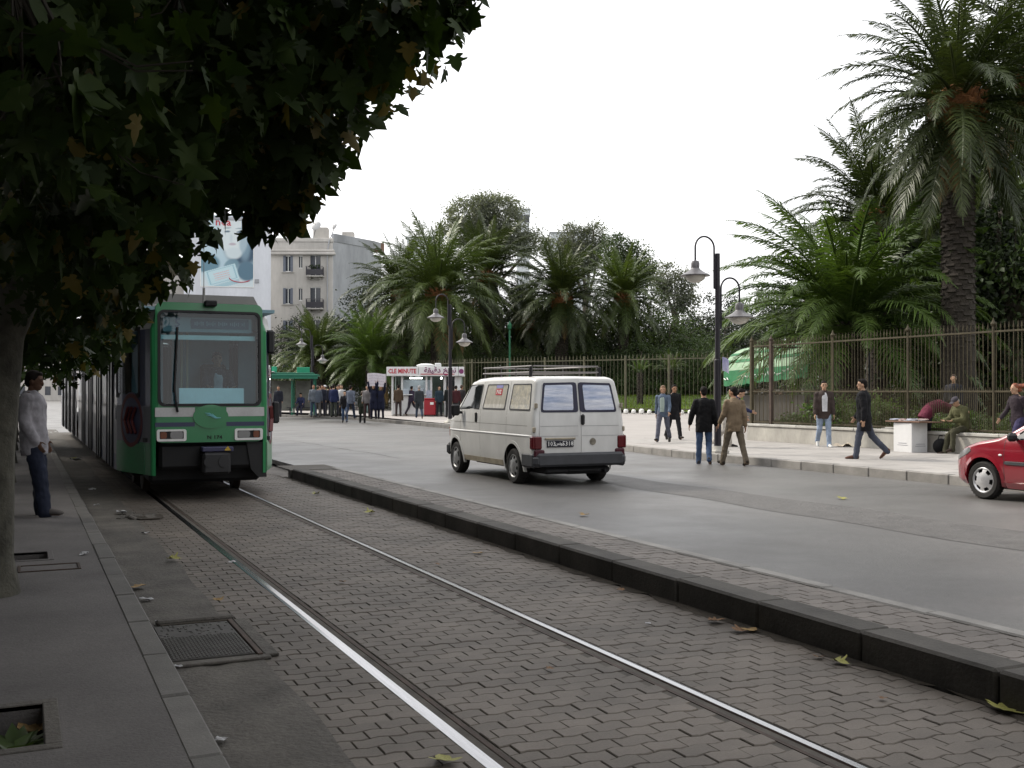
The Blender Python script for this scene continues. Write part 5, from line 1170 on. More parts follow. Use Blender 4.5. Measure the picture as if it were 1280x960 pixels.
def palm(loc, zc, L_, n, key, label, tr=.42, boots=True, seed=0, dead=.5, lean=(0, 0), emin=0., emax=1., w=.85, group='Canary palms in the park'):
    """loc: foot; zc: height of the crown's heart above the foot"""
    r_ = random.Random(seed); t = thing('palm_tree', label, 'palm tree', loc, r_.random()*6, group)
    mb = MB(); nseg = max(4, int(zc/.35)); prof = []
    pts = [(lean[0]*(i/nseg)**2, lean[1]*(i/nseg)**2, zc*i/nseg) for i in range(nseg+1)]
    mb.tube(pts, [tr*(1.15-.2*min(1, i/nseg*2))*(1+.06*(i % 2)) for i in range(nseg+1)], 14)
    # leaf scars: small bosses spiralling up
    for k in range(int(zc*42)):
        a = k*2.39996; z = zc*(k/(zc*42)); rr2 = tr*.98; mb.box((lean[0]*(z/zc)**2+rr2*math.cos(a), lean[1]*(z/zc)**2+rr2*math.sin(a), z), (.07, tr*.55, .09), 0, (0, -.45, a))
    mb.build('trunk', M_ptrunk, t)
    if boots:
        mb = MB(); mb.lathe([(tr*.9, -1.0), (tr*1.5, -.55), (tr*1.75, -.1), (tr*1.3, .3), (tr*.5, .6)], (lean[0], lean[1], zc), 14)
        for k in range(90): a = k*2.4; z = -1.+1.3*k/90; rr2 = tr*(1.2+.5*math.sin(min(1, k/50)*2)); mb.box((lean[0]+rr2*math.cos(a), lean[1]+rr2*math.sin(a), zc+z), (.3, .14, .08), 0, (0, -.9, a))
        mb.build('crown_base', M_boot, t)
    for k in range(n):
        q = emin+(emax-emin)*((k+.5)/n)**w; i = min(9, int(q*10)); a = k*2.39996+r_.uniform(-.2, .2)
        o = link('frond', FR[key][i], t, (lean[0]+.25*math.cos(a), lean[1]+.25*math.sin(a), zc+.25-.5*q), (r_.uniform(-.12, .12), r_.uniform(-.1, .1), a), L_*r_.uniform(.86, 1.08))
    for k in range(int(n*.1*dead)):
        a = r_.random()*6.28; link('frond', FR['x'][k % 2], t, (lean[0]+.3*math.cos(a), lean[1]+.3*math.sin(a), zc-.4), (0, 0, a), L_*r_.uniform(.5, .8))
    return t
def palm_at(px, py, Z, Rpx, n, key, label, zg=.35, **kw):
    c = D(px, py, Z); return palm((c.x, c.y, zg), c.z-zg, Rpx*Z/1350*(1.08 if Z < 60 else .93), n, key, label, **kw)
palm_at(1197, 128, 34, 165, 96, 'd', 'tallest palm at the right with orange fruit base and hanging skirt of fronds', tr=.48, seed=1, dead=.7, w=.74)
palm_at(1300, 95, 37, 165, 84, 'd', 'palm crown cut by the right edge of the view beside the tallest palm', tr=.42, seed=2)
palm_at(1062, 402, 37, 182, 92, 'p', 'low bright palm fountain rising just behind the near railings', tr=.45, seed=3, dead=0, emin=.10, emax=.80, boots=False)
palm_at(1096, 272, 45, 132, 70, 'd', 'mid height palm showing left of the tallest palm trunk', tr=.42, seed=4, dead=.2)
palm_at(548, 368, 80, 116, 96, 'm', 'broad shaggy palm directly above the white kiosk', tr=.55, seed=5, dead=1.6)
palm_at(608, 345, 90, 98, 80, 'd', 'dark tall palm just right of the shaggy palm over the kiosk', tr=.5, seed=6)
palm_at(502, 368, 88, 88, 90, 'd', 'palm touching the shaded side wall of the cream apartment block', tr=.5, seed=7)
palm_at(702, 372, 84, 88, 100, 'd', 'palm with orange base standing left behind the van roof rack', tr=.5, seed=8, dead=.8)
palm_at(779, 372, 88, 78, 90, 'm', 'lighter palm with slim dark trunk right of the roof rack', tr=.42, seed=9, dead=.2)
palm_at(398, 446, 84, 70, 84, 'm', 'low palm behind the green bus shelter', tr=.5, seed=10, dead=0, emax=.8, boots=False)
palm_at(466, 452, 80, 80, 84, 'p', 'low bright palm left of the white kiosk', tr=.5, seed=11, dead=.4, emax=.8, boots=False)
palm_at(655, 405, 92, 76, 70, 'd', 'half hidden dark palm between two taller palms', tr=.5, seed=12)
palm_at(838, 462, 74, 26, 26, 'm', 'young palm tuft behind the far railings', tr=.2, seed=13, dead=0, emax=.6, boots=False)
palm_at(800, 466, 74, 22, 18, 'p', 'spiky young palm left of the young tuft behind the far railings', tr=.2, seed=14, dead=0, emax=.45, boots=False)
# ---------------------------------------------------------------- broad-leaved trees: limbs and clumps of small leaves
M_bark = mat('grey_bark', (.09, .075, .06), .9, var=.35, vs=2, bump=.8, bs=18, dist=.03)
M_euc = leafmat('hazy_eucalyptus_leaf', (.085, .095, .075), (.13, .14, .11), .3, .25, .3); M_dark = leafmat('dark_evergreen_leaf', (.012, .020, .009), (.024, .035, .014), .15, .3, .3); M_mid = leafmat('broad_leaf', (.030, .052, .018), (.055, .080, .026), .25, .3, .3); M_shrub = leafmat('shrub_leaf', (.04, .075, .02), (.075, .115, .03), .3, .3, .8)  # eucalyptus grey-green, lightened further to carry the distant haze
def crown_mesh(name, ells, m, nclump, per, leaf, cl, seed=0, hollow=.55):
    g = np.random.default_rng(seed); P_, D_, S_ = [], [], []
    vol = np.array([e[3]*e[4]*e[5] for e in ells])**.67; cnt = np.maximum(1, (nclump*vol/vol.sum()).astype(int))
    for e, c in zip(ells, cnt):
        v = g.normal(size=(c, 3)); v /= np.linalg.norm(v, axis=1, keepdims=True); rr2 = hollow+(1-hollow)*g.random((c, 1))**.6
        cen = np.array(e[:3])+v*rr2*np.array(e[3:6])
        for q, vv in zip(cen, v):
            k = int(per*g.uniform(.6, 1.4)); off = g.normal(size=(k, 3))*cl*g.uniform(.6, 1.3)*np.array((1, 1, .62)); P_.append(q+off); dd = vv*.6+g.normal(size=(k, 3))*.8; dd[:, 2] -= .35; D_.append(dd); S_.append(leaf*g.uniform(.6, 1.35, k))
    return leaves(name, np.concatenate(P_), np.concatenate(D_), np.concatenate(S_), m, LEAF_DIAMOND)
def tree_parts(t, ells, crown, h0, tr, bark, seed=0):
    r_ = random.Random(seed); mb = MB(); mb.tube([(0, 0, 0), (.05, .03, h0*.5), (0, 0, h0)], [tr*1.25, tr, tr*.85], 9); mb.build('trunk', bark, t)
    mb = MB()
    for e in ells:
        p0 = Vector((0, 0, h0*r_.uniform(.85, 1.0))); p2 = Vector(e[:3]); p1 = p0.lerp(p2, .5)+Vector((r_.uniform(-.4, .4), r_.uniform(-.4, .4), r_.uniform(-.3, .5))); mb.tube([p0, p1, p2], [tr*.6, tr*.35, tr*.15], 6)
        for q in range(3): d = Vector((r_.uniform(-1, 1)*e[3], r_.uniform(-1, 1)*e[4], r_.uniform(-.3, .9)*e[5]))*.75; mb.tube([p2, p2+d*.5+Vector((0, 0, .2)), p2+d], [tr*.16, tr*.1, tr*.04], 5)
    mb.build('limb', bark, t); link('crown', crown, t)
def tree(loc, label, ells, m, h0, tr=.3, nclump=150, per=45, leaf=.16, cl=.42, seed=0, group=None, rz=0., scale=1., bark=None, cat='tree', name='tree', share=None, hollow=.55):
    t = thing(name, label, cat, loc, rz, group); t.scale = (scale,)*3
    cm = share or crown_mesh('crown', ells, m, nclump, per, leaf, cl, seed, hollow); tree_parts(t, ells, cm, h0, tr, bark or M_bark, seed); return t
def at_ground(px, Z, z=.3): p = D(px, 490, Z); p.z = z; return p
def ells_px(px0, Z, lst, zg=.3):
    """ellipsoids given as (px, py, rx px, rz px) -> local metres"""
    s = Z/1350.; out = []
    for px, py, rx, rz_ in lst:
        h = HC+(490-py)*s-zg; out.append(((px-px0)*s*CT, -(px-px0)*s*ST, h, rx*s, rx*s*1.0, rz_*s))
    return out
GE = 'grey eucalyptus trees above the palms'
tree(at_ground(606, 118), 'tallest grey eucalyptus crown above the palms', ells_px(606, 118, [(590, 266, 28, 18), (622, 262, 26, 15), (606, 258, 20, 12), (640, 290, 24, 16), (668, 305, 22, 14), (575, 290, 26, 16), (612, 300, 34, 20)]), M_euc, 12, .5, 420, 70, .24, .6, 1, GE, hollow=.75)
tree(at_ground(732, 122), 'grey eucalyptus with thin upright plumes right of the tallest crown', ells_px(732, 122, [(716, 298, 13, 18), (742, 292, 11, 16), (728, 320, 22, 18), (706, 318, 12, 14), (748, 312, 10, 15)]), M_euc, 12, .4, 240, 60, .22, .5, 2, GE, hollow=.7)
tree(at_ground(788, 112), 'dark feathery eucalyptus behind the lighter palm', ells_px(788, 112, [(772, 308, 14, 14), (796, 318, 13, 14), (806, 338, 14, 14), (784, 345, 24, 20), (765, 330, 12, 14)]), M_mid, 11, .4, 240, 60, .22, .5, 3, GE, hollow=.7)
tree(at_ground(845, 106), 'thin eucalyptus with sky gaps left of the near street lamp', ells_px(845, 106, [(834, 345, 12, 14), (858, 352, 10, 14), (842, 372, 18, 16), (826, 360, 9, 10), (860, 378, 12, 12)]), M_euc, 9, .3, 170, 55, .2, .42, 4, GE, hollow=.7)
# the dark belt of evergreens behind the far fence: three kinds of crown, many trees
belt_e = [[(0, 0, 5.0, 3.0, 3.0, 2.4), (1.8, .6, 6.6, 1.9, 1.9, 1.5), (-1.9, -.4, 6.2, 1.8, 1.8, 1.6), (.2, 0, 8., 1.5, 1.5, 1.3), (0, 0, 2.6, 3.0, 3.0, 2.0)], [(0, 0, 4.2, 2.3, 2.3, 3.4), (.3, .2, 7.6, 1.2, 1.2, 1.8), (-1., .5, 5.8, 1.4, 1.4, 1.6), (0, 0, 2.2, 2.4, 2.4, 1.8)], [(0, 0, 3.2, 3.2, 3.2, 2.6), (2, 0, 4.8, 1.8, 1.8, 1.4), (-2, .8, 4.2, 2., 2., 1.5), (.3, -.5, 5.6, 1.7, 1.7, 1.3)]]
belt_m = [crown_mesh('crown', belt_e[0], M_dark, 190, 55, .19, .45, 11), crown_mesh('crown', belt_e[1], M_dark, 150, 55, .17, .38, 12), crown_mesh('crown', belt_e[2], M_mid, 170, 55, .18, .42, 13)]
GB = 'dark evergreen trees massed behind the railings'
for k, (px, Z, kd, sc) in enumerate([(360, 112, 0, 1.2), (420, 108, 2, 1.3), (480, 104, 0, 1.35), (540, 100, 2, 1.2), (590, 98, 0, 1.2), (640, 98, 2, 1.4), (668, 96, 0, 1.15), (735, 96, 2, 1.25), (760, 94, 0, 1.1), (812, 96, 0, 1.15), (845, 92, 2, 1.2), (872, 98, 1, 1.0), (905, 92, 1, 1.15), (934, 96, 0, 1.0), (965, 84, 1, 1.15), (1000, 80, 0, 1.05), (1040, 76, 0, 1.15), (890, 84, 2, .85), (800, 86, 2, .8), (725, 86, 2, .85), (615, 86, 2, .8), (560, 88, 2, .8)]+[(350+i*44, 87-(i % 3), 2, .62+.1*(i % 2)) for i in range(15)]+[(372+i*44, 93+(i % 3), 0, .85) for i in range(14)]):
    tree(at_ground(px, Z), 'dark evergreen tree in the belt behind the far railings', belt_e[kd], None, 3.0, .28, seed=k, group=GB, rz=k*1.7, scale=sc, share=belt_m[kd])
GR = 'dark trees behind the near railings on the right'
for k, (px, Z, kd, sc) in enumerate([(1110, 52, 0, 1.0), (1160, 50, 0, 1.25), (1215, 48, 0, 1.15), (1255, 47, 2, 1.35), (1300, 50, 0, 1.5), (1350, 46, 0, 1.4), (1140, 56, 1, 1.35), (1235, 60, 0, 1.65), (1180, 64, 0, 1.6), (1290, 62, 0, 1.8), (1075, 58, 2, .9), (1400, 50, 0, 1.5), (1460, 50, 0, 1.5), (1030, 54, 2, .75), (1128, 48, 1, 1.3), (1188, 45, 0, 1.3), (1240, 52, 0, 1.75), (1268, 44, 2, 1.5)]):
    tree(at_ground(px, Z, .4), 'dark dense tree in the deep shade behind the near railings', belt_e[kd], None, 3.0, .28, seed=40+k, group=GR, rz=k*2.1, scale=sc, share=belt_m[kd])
for k in range(13):  # unseen trees added to block low sky light and darken the foreground
    tree((25.5+(k*37 % 60)/10, -34+k*3.6, .4), 'unseen dark tree added right of the view to block low sky', belt_e[k % 2], None, 3.0, .28, seed=80+k, group='unseen shade trees right of the view', rz=k*1.3, scale=1.35+.1*(k % 3), share=belt_m[k % 2])
# shrubs behind the fences
sh_e = [(0, 0, .45, .75, .75, .42), (.5, .2, .6, .45, .45, .3), (-.45, -.1, .5, .5, .5, .35)]
sh_m = [crown_mesh('foliage', sh_e, M_shrub, 60, 40, .075, .14, 31), crown_mesh('foliage', sh_e, M_mid, 60, 40, .085, .15, 32)]
def shrub(loc, label, k, sc, rz, group):
    t = thing('shrub', label, 'shrub', loc, rz, group); t.scale = (sc,)*3; link('foliage', sh_m[k], t)
    mb = MB(); [mb.tube([(0, 0, 0), (.12*math.cos(a), .12*math.sin(a), .3), (.35*math.cos(a), .35*math.sin(a), .6)], [.02, .015, .008], 5) for a in (0, 1.3, 2.6, 3.9, 5.2)]; mb.build('stem', M_bark, t)
for k in range(13):
    shrub((rt.uniform(21.6, 25), 13+k*1.15, .4), 'low shrub growing just behind the near railings', k % 2, rt.uniform(.8, 1.5), rt.random()*6, 'shrubs behind the near railings')
for k in range(12):
    p = at_ground(600+k*27+rt.uniform(-8, 8), 83+rt.uniform(0, 4), 1.3); shrub(p, 'rounded shrub on the lawn behind the far railings', k % 2, rt.uniform(1.2, 2.4), rt.random()*6, 'shrubs on the park lawn')
# ---------------------------------------------------------------- plane trees along the platform
M_plane = leafmat('plane_leaf', (.015, .029, .008), (.030, .046, .010), .2, .35, .5, .6, (.90, (.09, .07, .018)), .1)
M_twig = mat('dark_twig', (.035, .03, .022), .9)
M_planebark = mat('plane_bark', (.032, .030, .022), .85, var=.2, vs=4, col2=(.095, .09, .07), fine=.2, fs=14, bump=.7, bs=12, dist=.03)
def plane_crown(name, ells, n, leaf, seed, twigs=True):
    g = np.random.default_rng(seed); P_, D_, S_ = [], [], []
    vol = np.array([e[3]*e[4]*e[5] for e in ells])**.8; cnt = (n*vol/vol.sum()).astype(int)
    for e, c in zip(ells, cnt):
        v = g.normal(size=(c, 3)); v /= np.linalg.norm(v, axis=1, keepdims=True); rr2 = g.random((c, 1))**.42; P_.append(np.array(e[:3])+v*rr2*np.array(e[3:6]))
        dd = v*.45+g.normal(size=(c, 3))*.55; dd[:, 2] -= .65; D_.append(dd); S_.append(leaf*g.uniform(.6, 1.25, c))
    return leaves(name, np.concatenate(P_), np.concatenate(D_), np.concatenate(S_), M_plane, LEAF_PLANE)
PE = [(.1, 0, 4.9, 2.1, 2.9, 1.7), (.9, 1.0, 4.3, 1.5, 1.6, 1.2), (-1.2, -.6, 4.6, 1.8, 2.0, 1.5), (.7, -1.4, 4.6, 1.5, 1.6, 1.2), (0, 0, 6.3, 1.9, 2.2, 1.3), (-1.9, .8, 5.0, 1.8, 2., 1.5)]
PE.append((.3, 0, 8.4, 3.3, 3.6, 1.7))  # wide upper crown, mostly above the frame, added to deepen the shade
pc = [plane_crown('crown', PE, 21000, .135, 51), plane_crown('crown', [(-x, -y, z, a, b, c) if x < 0 else (x*.9, -y, z, a, b, c) for x, y, z, a, b, c in PE], 21000, .135, 52)]
def plane_tree(y, label, k, seed, dx=0., full=True, lean=.25):
    r_ = random.Random(seed); t = thing('plane_tree', label, 'plane tree', (-.34+dx, y, .1), 0, 'plane trees along the platform'); mb = MB()
    pts = [(0, 0, -.05), (.0, 0, .3), (.03, .02, 1.1), (.10, .03, 2.0), (lean, .05, 2.75)]; mb.tube(pts, [.27, .205, .18, .175, .20], 16)
    mb.build('trunk', M_planebark, t); 
    ends = [((1.2, .9, 4.3), .12), ((-1.3, -.5, 4.6), .13), ((.8, -1.5, 4.5), .11), ((.2, .2, 5.8), .13), ((-1.6, 1., 4.8), .1)]
    for e, rr2 in ends:
        mb = MB(); p0 = Vector((lean*.95, .04, 2.6)); p2 = Vector(e); p1 = p0.lerp(p2, .45)+Vector((r_.uniform(-.15, .15), r_.uniform(-.15, .15), .2)); mb.tube([p0, p0.lerp(p1, .5), p1, p2], [rr2, rr2*.95, rr2*.7, rr2*.3], 9)
        for q in range(4):
            b0 = p1.lerp(p2, r_.random()); d = Vector((r_.uniform(-1, 1), r_.uniform(-1, 1), r_.uniform(-.4, .7))); mb.tube([b0, b0+d*.5, b0+d*1.1+Vector((0, 0, -.1))], [.03, .02, .008], 5)
        mb.build('limb', M_planebark, t)
    o = link('crown', pc[k], t, (0, 0, 0) if y < 14 else (-.4, 0, .8)); o['kind'] = 'stuff'; return t
PT = {}
for k, (y, lab) in enumerate([(-7.5, 'unseen plane tree well behind the viewer, added for shade'), (-2., 'unseen plane tree just behind the viewer, added for shade'), (3.55, 'nearest plane tree, its large leaves hanging over the upper left'), (9.15, 'plane tree with the thick mottled trunk cut by the left edge'), (14.75, 'plane tree the man in the pale shirt leans on'), (20.3, 'plane tree beside the front half of the tram'), (25.9, 'plane tree beside the middle of the tram'), (31.5, 'plane tree beside the rear of the tram'), (37., 'plane tree towards the tail end of the tram'), (42.5, 'farthest plane tree in the platform row')]):  # the two trees behind the viewer are unseen, added for shade
    PT[y] = plane_tree(y, lab, k % 2, 60+k, {9.15: .08, 3.55: -.45}.get(y, 0.), lean=.34 if y == 9.15 else .25)
for k in range(8):        # unseen second row added to close the sky gap, copied from two trees of the first row
    o = copy_tree(PT[25.9 if k % 2 else 20.3]); o.location = (-6.3, -9+k*7.2, .1); o.rotation_euler = (0, 0, k*1.3); o['label'] = 'unseen plane tree of the added shade row, %s from the house end' % ('first', 'second', 'third', 'fourth', 'fifth', 'sixth', 'seventh', 'eighth')[k]
# lower sprays whose outlines show against the sky and the tram: (px, py, depth, radius m, leaves)
SPR = [(100, 90, 2.6, .22, 5), (40, 40, 3.6, .35, 16), (170, 60, 4., .4, 26), (30, 160, 4., .4, 22), (120, 200, 4.6, .45, 40), (240, 40, 4.6, .5, 44), (200, 130, 5., .5, 50), (330, 40, 5.0, .5, 60), (40, 260, 5., .45, 46), (290, 110, 5.4, .5, 56), (410, 30, 5.4, .45, 56), (470, 12, 5.2, .38, 40), (525, 4, 5.4, .30, 26), (560, -4, 5.5, .2, 12),
       (400, 95, 5.6, .42, 46), (440, 62, 5.6, .32, 34), (350, 160, 6., .45, 50), (405, 150, 6., .30, 36), (300, 185, 6.4, .38, 46), (375, 190, 6.5, .26, 26), (350, 235, 7., .30, 34), (362, 252, 7., .16, 12), (300, 226, 7., .28, 36), (330, 272, 7.2, .22, 20), (212, 212, 7., .40, 50), (220, 262, 7.6, .26, 30), (200, 295, 8., .42, 46),
       (190, 335, 8.6, .25, 26), (140, 340, 8.4, .45, 50), (150, 385, 9.5, .26, 30), (110, 380, 9., .5, 60), (70, 400, 9.6, .45, 50), (60, 430, 10.5, .3, 30), (120, 425, 11., .38, 40), (100, 300, 7., .6, 70), (60, 340, 7.6, .5, 50), (170, 230, 5.6, .5, 64), (110, 270, 5.4, .5, 56), (90, 440, 13., .4, 36), (425, 122, 5.8, .14, 5), (458, 86, 5.7, .13, 5), (398, 203, 6.4, .13, 5), (378, 236, 6.8, .12, 5), (352, 276, 7., .12, 5), (502, 26, 5.3, .15, 6), (548, 8, 5.4, .13, 5), (445, 105, 6., .1, 3), (410, 178, 6.2, .12, 4), (228, 352, 8.4, .1, 3), (50, 452, 16, .5, 40), (80, 456, 20, .55, 40), (30, 462, 15, .3, 16), (130, 430, 14., .25, 22)]
singles = []; gsp = np.random.default_rng(77); rest = {}
for (px, py, Z, r_, n) in SPR:
    n = int(n*2.0) if Z > 3 else n+3
    c = np.array(D(px, py, Z)); v = gsp.normal(size=(n, 3)); v /= np.linalg.norm(v, axis=1, keepdims=True); q = c+v*(gsp.random((n, 1))**.45)*r_*np.array((1, 1, .8))
    ty = min(PT, key=lambda y: abs(y-c[1])+(0 if y > 1 else 9)); dd = v*.3+gsp.normal(size=(n, 3))*.5; dd[:, 2] -= .8
    for i in range(n): singles.append((.125*gsp.uniform(.7, 1.2)*(1 if Z > 3 else .95), Z, ty, q[i], dd[i]))
    # a twig through the spray
    rest.setdefault(ty, []).append((c, r_))
singles.sort(key=lambda s_: -s_[0]/s_[1])
lm = []
for k in range(5):
    b, F_ = LEAF_PLANE; b = b.copy(); b[:, 2] += (-.25+.12*k)*np.abs(b[:, 1])-.1*k*.4*b[:, 0]**2; b2 = b*np.array((1, 1.05-.05*k, 1)); me = np_mesh('leaf', b2, F_, M_plane); lm.append(me)
def leaf_matrix(d):
    d = Vector(d).normalized(); s = d.cross(Vector((gsp.normal(), gsp.normal(), gsp.normal()))).normalized(); return Matrix((d, s, d.cross(s))).transposed()
for i, (s_, Z, ty, p, d) in enumerate(singles[:290]):
    t = PT[ty]; o = link('leaf', lm[i % 5], t, Vector(p)-t.location); o.rotation_euler = leaf_matrix(d).to_euler(); o.scale = (s_,)*3
by = {}
for s_, Z, ty, p, d in singles[290:]: by.setdefault(ty, []).append((p, d, s_))
for ty, L_ in by.items():
    t = PT[ty]; me = leaves('leaf_sprays', np.array([q[0] for q in L_])-np.array(t.location), np.array([q[1] for q in L_]), np.array([q[2] for q in L_]), M_plane, LEAF_PLANE); o = link('leaf_sprays', me, t); o['kind'] = 'stuff'
for ty, L_ in rest.items():
    t = PT[ty]; mb = MB()
    for c, r_ in L_:
        p2 = Vector(c)-t.location; p0 = Vector((.3+gsp.uniform(-.3, .5), gsp.uniform(-.5, .5), 3.6+gsp.uniform(-.4, .6))); p1 = p0.lerp(p2, .6)+Vector((0, 0, .25))
        mb.tube([p0, p0.lerp(p1, .5)+Vector((0, 0, .1)), p1, p2-(p2-p1)*.1], [.03, .022, .012, .004], 5)
        for q in range(4): e = Vector((gsp.normal(), gsp.normal(), gsp.normal()*.6)); mb.tube([p1.lerp(p2, .8), p2+e*r_*.2, p2+e*r_*.4], [.005, .003, .002], 4)
    o = mb.build('twigs', M_twig, t); o['kind'] = 'stuff'
# ================================================================ PEOPLE
def skinmat(name, c): return mat(name, c, .55, var=.08, vs=6, fine=.03, spec=.35)
M_skin = [skinmat('skin_tan', (.33, .18, .11)), skinmat('skin_olive', (.38, .23, .15)), skinmat('skin_brown', (.10, .05, .03))]
M_hair = {'black': mat('black_hair', (.010, .008, .007), .75, spec=.12, var=.3, vs=20, bump=.4, bs=60), 'brown': mat('brown_hair', (.05, .03, .018), .6, var=.3, vs=20, bump=.4, bs=60), 'red': mat('auburn_hair', (.17, .045, .018), .55, var=.3, vs=20, bump=.4, bs=60), 'fair': mat('fair_brown_hair', (.16, .09, .045), .55, var=.3, vs=20, bump=.4, bs=60), 'grey': mat('grey_hair', (.25, .24, .23), .6, var=.3, vs=20)}
_cl = {}
def cloth(c):
    k = tuple(c)
    if k not in _cl: _cl[k] = mat('cloth', c, .85, var=.22, vs=5, fine=.08, fs=25, bump=.5, bs=9, dist=.02, spec=.2)
    return _cl[k]
M_eye = flat('dark_eye', (.012, .009, .008), .2); M_lip = flat('lip', (.22, .08, .06), .5)
def rx(a): return Matrix.Rotation(a, 3, 'X')
def fk(pose, s):
    """joint positions in the person's frame: faces +y, x to its right, z up"""
    J = {}; g = lambda k, d=0.: R(pose.get(k, d))
    lean = g('lean'); T = Matrix.Rotation(-lean, 3, 'X')           # forward lean of the trunk
    T2 = Matrix.Rotation(-lean-g('bend'), 3, 'X')                   # upper spine
    tw = Matrix.Rotation(g('twist'), 3, 'Z')
    J['pel'] = Vector((0, 0, .95)); waist = J['pel']+T @ Vector((0, 0, .16)); chest = waist+T2 @ Vector((0, 0, .20)); neck = chest+T2 @ Vector((0, -.01, .17)); J['waist'], J['chest'], J['neck'] = waist, chest, neck
    Hm = Matrix.Rotation(g('yaw'), 3, 'Z') @ Matrix.Rotation(-lean-g('bend')-g('nod'), 3, 'X'); J['Hm'] = Hm
    J['head'] = neck+Hm @ Vector((0, .02, .142)); J['T2'] = T2
    for sd, x in (('l', -1), ('r', 1)):
        hip = J['pel']+Vector((x*.092, 0, -.03)); a, k, b = g('hip_'+sd), g('knee_'+sd), g('splay_'+sd, 2)
        def ldir(an): return Vector((x*math.sin(b), math.sin(an), -math.cos(an)))
        kn = hip+ldir(a)*.435; an = kn+ldir(a-k)*.42; J['hip_'+sd], J['kn_'+sd], J['an_'+sd] = hip, kn, an
        fp = g('foot_'+sd, math.degrees(0)); ty = g('toe_'+sd, 6)*-x
        fd = Vector((math.sin(ty)*-1, math.cos(fp), math.sin(fp))).normalized(); J['fd_'+sd] = fd; dn = (Vector((0, 0, -1))-fd*fd.dot(Vector((0, 0, -1)))).normalized()
        J['dn_'+sd] = dn; J['heel_'+sd] = an-fd*.055+dn*.07; J['toe_'+sd] = an+fd*.185+dn*.075
        sh = chest+tw @ (T2 @ Vector((x*.172, -.01, .088))); J['sh_'+sd] = sh; fl, ab, el, inn = g('arm_'+sd), g('abd_'+sd, 9), g('elb_'+sd, 12), g('inn_'+sd)
        B = T2 if pose.get('armlocal') else Matrix.Identity(3)
        ud = B @ Vector((x*math.sin(ab), math.sin(fl)*math.cos(ab), -math.cos(fl)*math.cos(ab))); e = sh+ud*.285
        f2 = fl+el; fdv = B @ Vector((x*math.sin(ab*.6-inn), math.sin(f2)*math.cos(ab*.6-inn), -math.cos(f2)*math.cos(ab*.6-inn))); wr = e+fdv*.25; J['el_'+sd], J['wr_'+sd], J['hd_'+sd] = e, wr, fdv.normalized()
    low = min(min(J['heel_'+q].z, J['toe_'+q].z) for q in 'lr') if 'seat' not in pose else J['pel'].z-.12-pose['seat']
    for k in J:
        if k not in ('Hm', 'T2') and not k.startswith(('fd_', 'dn_', 'hd_')): J[k] = J[k]-Vector((0, 0, low))
    return J
def limb(mb, pts, rad, n=10): mb.tube(pts, rad, n, up=(1, 0, 0) if abs((Vector(pts[1])-Vector(pts[0])).normalized().x) < .8 else (0, 1, 0)); mb.ell(pts[0], (rad[0],)*3, 10, 6); mb.ell(pts[-1], (rad[-1],)*3, 10, 6)
def torso(mb, J, g=0., lo=-.14, hi=True, sc=1.):
    T2 = J['T2']; up = (J['neck']-J['chest']).normalized(); u0 = (J['waist']-J['pel']).normalized()
    pts = [J['pel']+u0*lo, J['pel'], J['waist'], J['chest'], J['chest']+up*.10, J['chest']+up*.155, J['neck']+up*(.0 if g else .02)]
    rad = [(.15+g, .105+g), (.160+g, .115+g), (.138*sc+g, .105+g), (.160*sc+g*.9, .118+g), (.150*sc+g*.7, .105+g*.8), (.100*sc+g*.4, .080+g*.5), (.060+g*.3, .060+g*.3)]
    mb.tube(pts, rad, 16, up=(1, 0, 0))
    for sd in 'lr': mb.ell(J['sh_'+sd], (.058+g*.6, .060+g*.6, .056+g*.5), 10, 8)
def hand(mb, J, sd, x, curl=25, fine=True):
    wr, d = J['wr_'+sd], J['hd_'+sd]; side = Vector((0, 1, 0)); side = (side-d*side.dot(d)); side = side.normalized() if side.length > .1 else Vector((0, 0, 1)); pn = d.cross(side)*(-x)       # palm faces the body
    pn = pn.normalized(); m = Matrix((side, pn, d)).transposed()
    mb.ell(wr+d*.055, (.040, .017, .058), 12, 8, m)
    for i in range(4):
        b = wr+d*.095+side*(.028-.0187*i); L_ = (.072, .080, .074, .058)[i]; p = [b]; dd = d
        for q in range(3): a = R(curl*(.6+.5*q)*.6); dd = (dd*math.cos(a)-pn*-1*math.sin(a)*1).normalized() if False else (dd*math.cos(a)+pn*math.sin(a)).normalized(); p.append(p[-1]+dd*L_*(.45, .32, .25)[q])
        mb.tube(p, [.0092, .0088, .008, .0062], 6); mb.ell(p[-1], (.0064,)*3, 6, 4)
    b = wr+d*.028+side*.034; p = [b, b+(side*.75+d*.6+pn*.2).normalized()*.036, b+(side*.75+d*.6+pn*.2).normalized()*.036+(side*.25+d*.9+pn*.35).normalized()*.036]; mb.tube(p, [.0125, .0105, .0075], 6); mb.ell(p[-1], (.0076,)*3, 6, 4)
def remeshed(name, mb, m, parent, vox, smooth=3, it=4, disp=0.):
    me = mb.mesh(name, m, 0); o = link(name, me, parent); r_ = o.modifiers.new('r', 'REMESH'); r_.mode = 'VOXEL'; r_.voxel_size = vox; r_.use_smooth_shade = True
    s_ = o.modifiers.new('s', 'SMOOTH'); s_.iterations = it; s_.factor = .5
    if disp:
        tx = bpy.data.textures.get('folds') or bpy.data.textures.new('folds', 'CLOUDS'); tx.noise_scale = .085; tx.noise_depth = 1; d = o.modifiers.new('d', 'DISPLACE'); d.texture = tx; d.strength = disp; d.mid_level = .5; d.texture_coords = 'GLOBAL'
    PENDING.append(o); return o
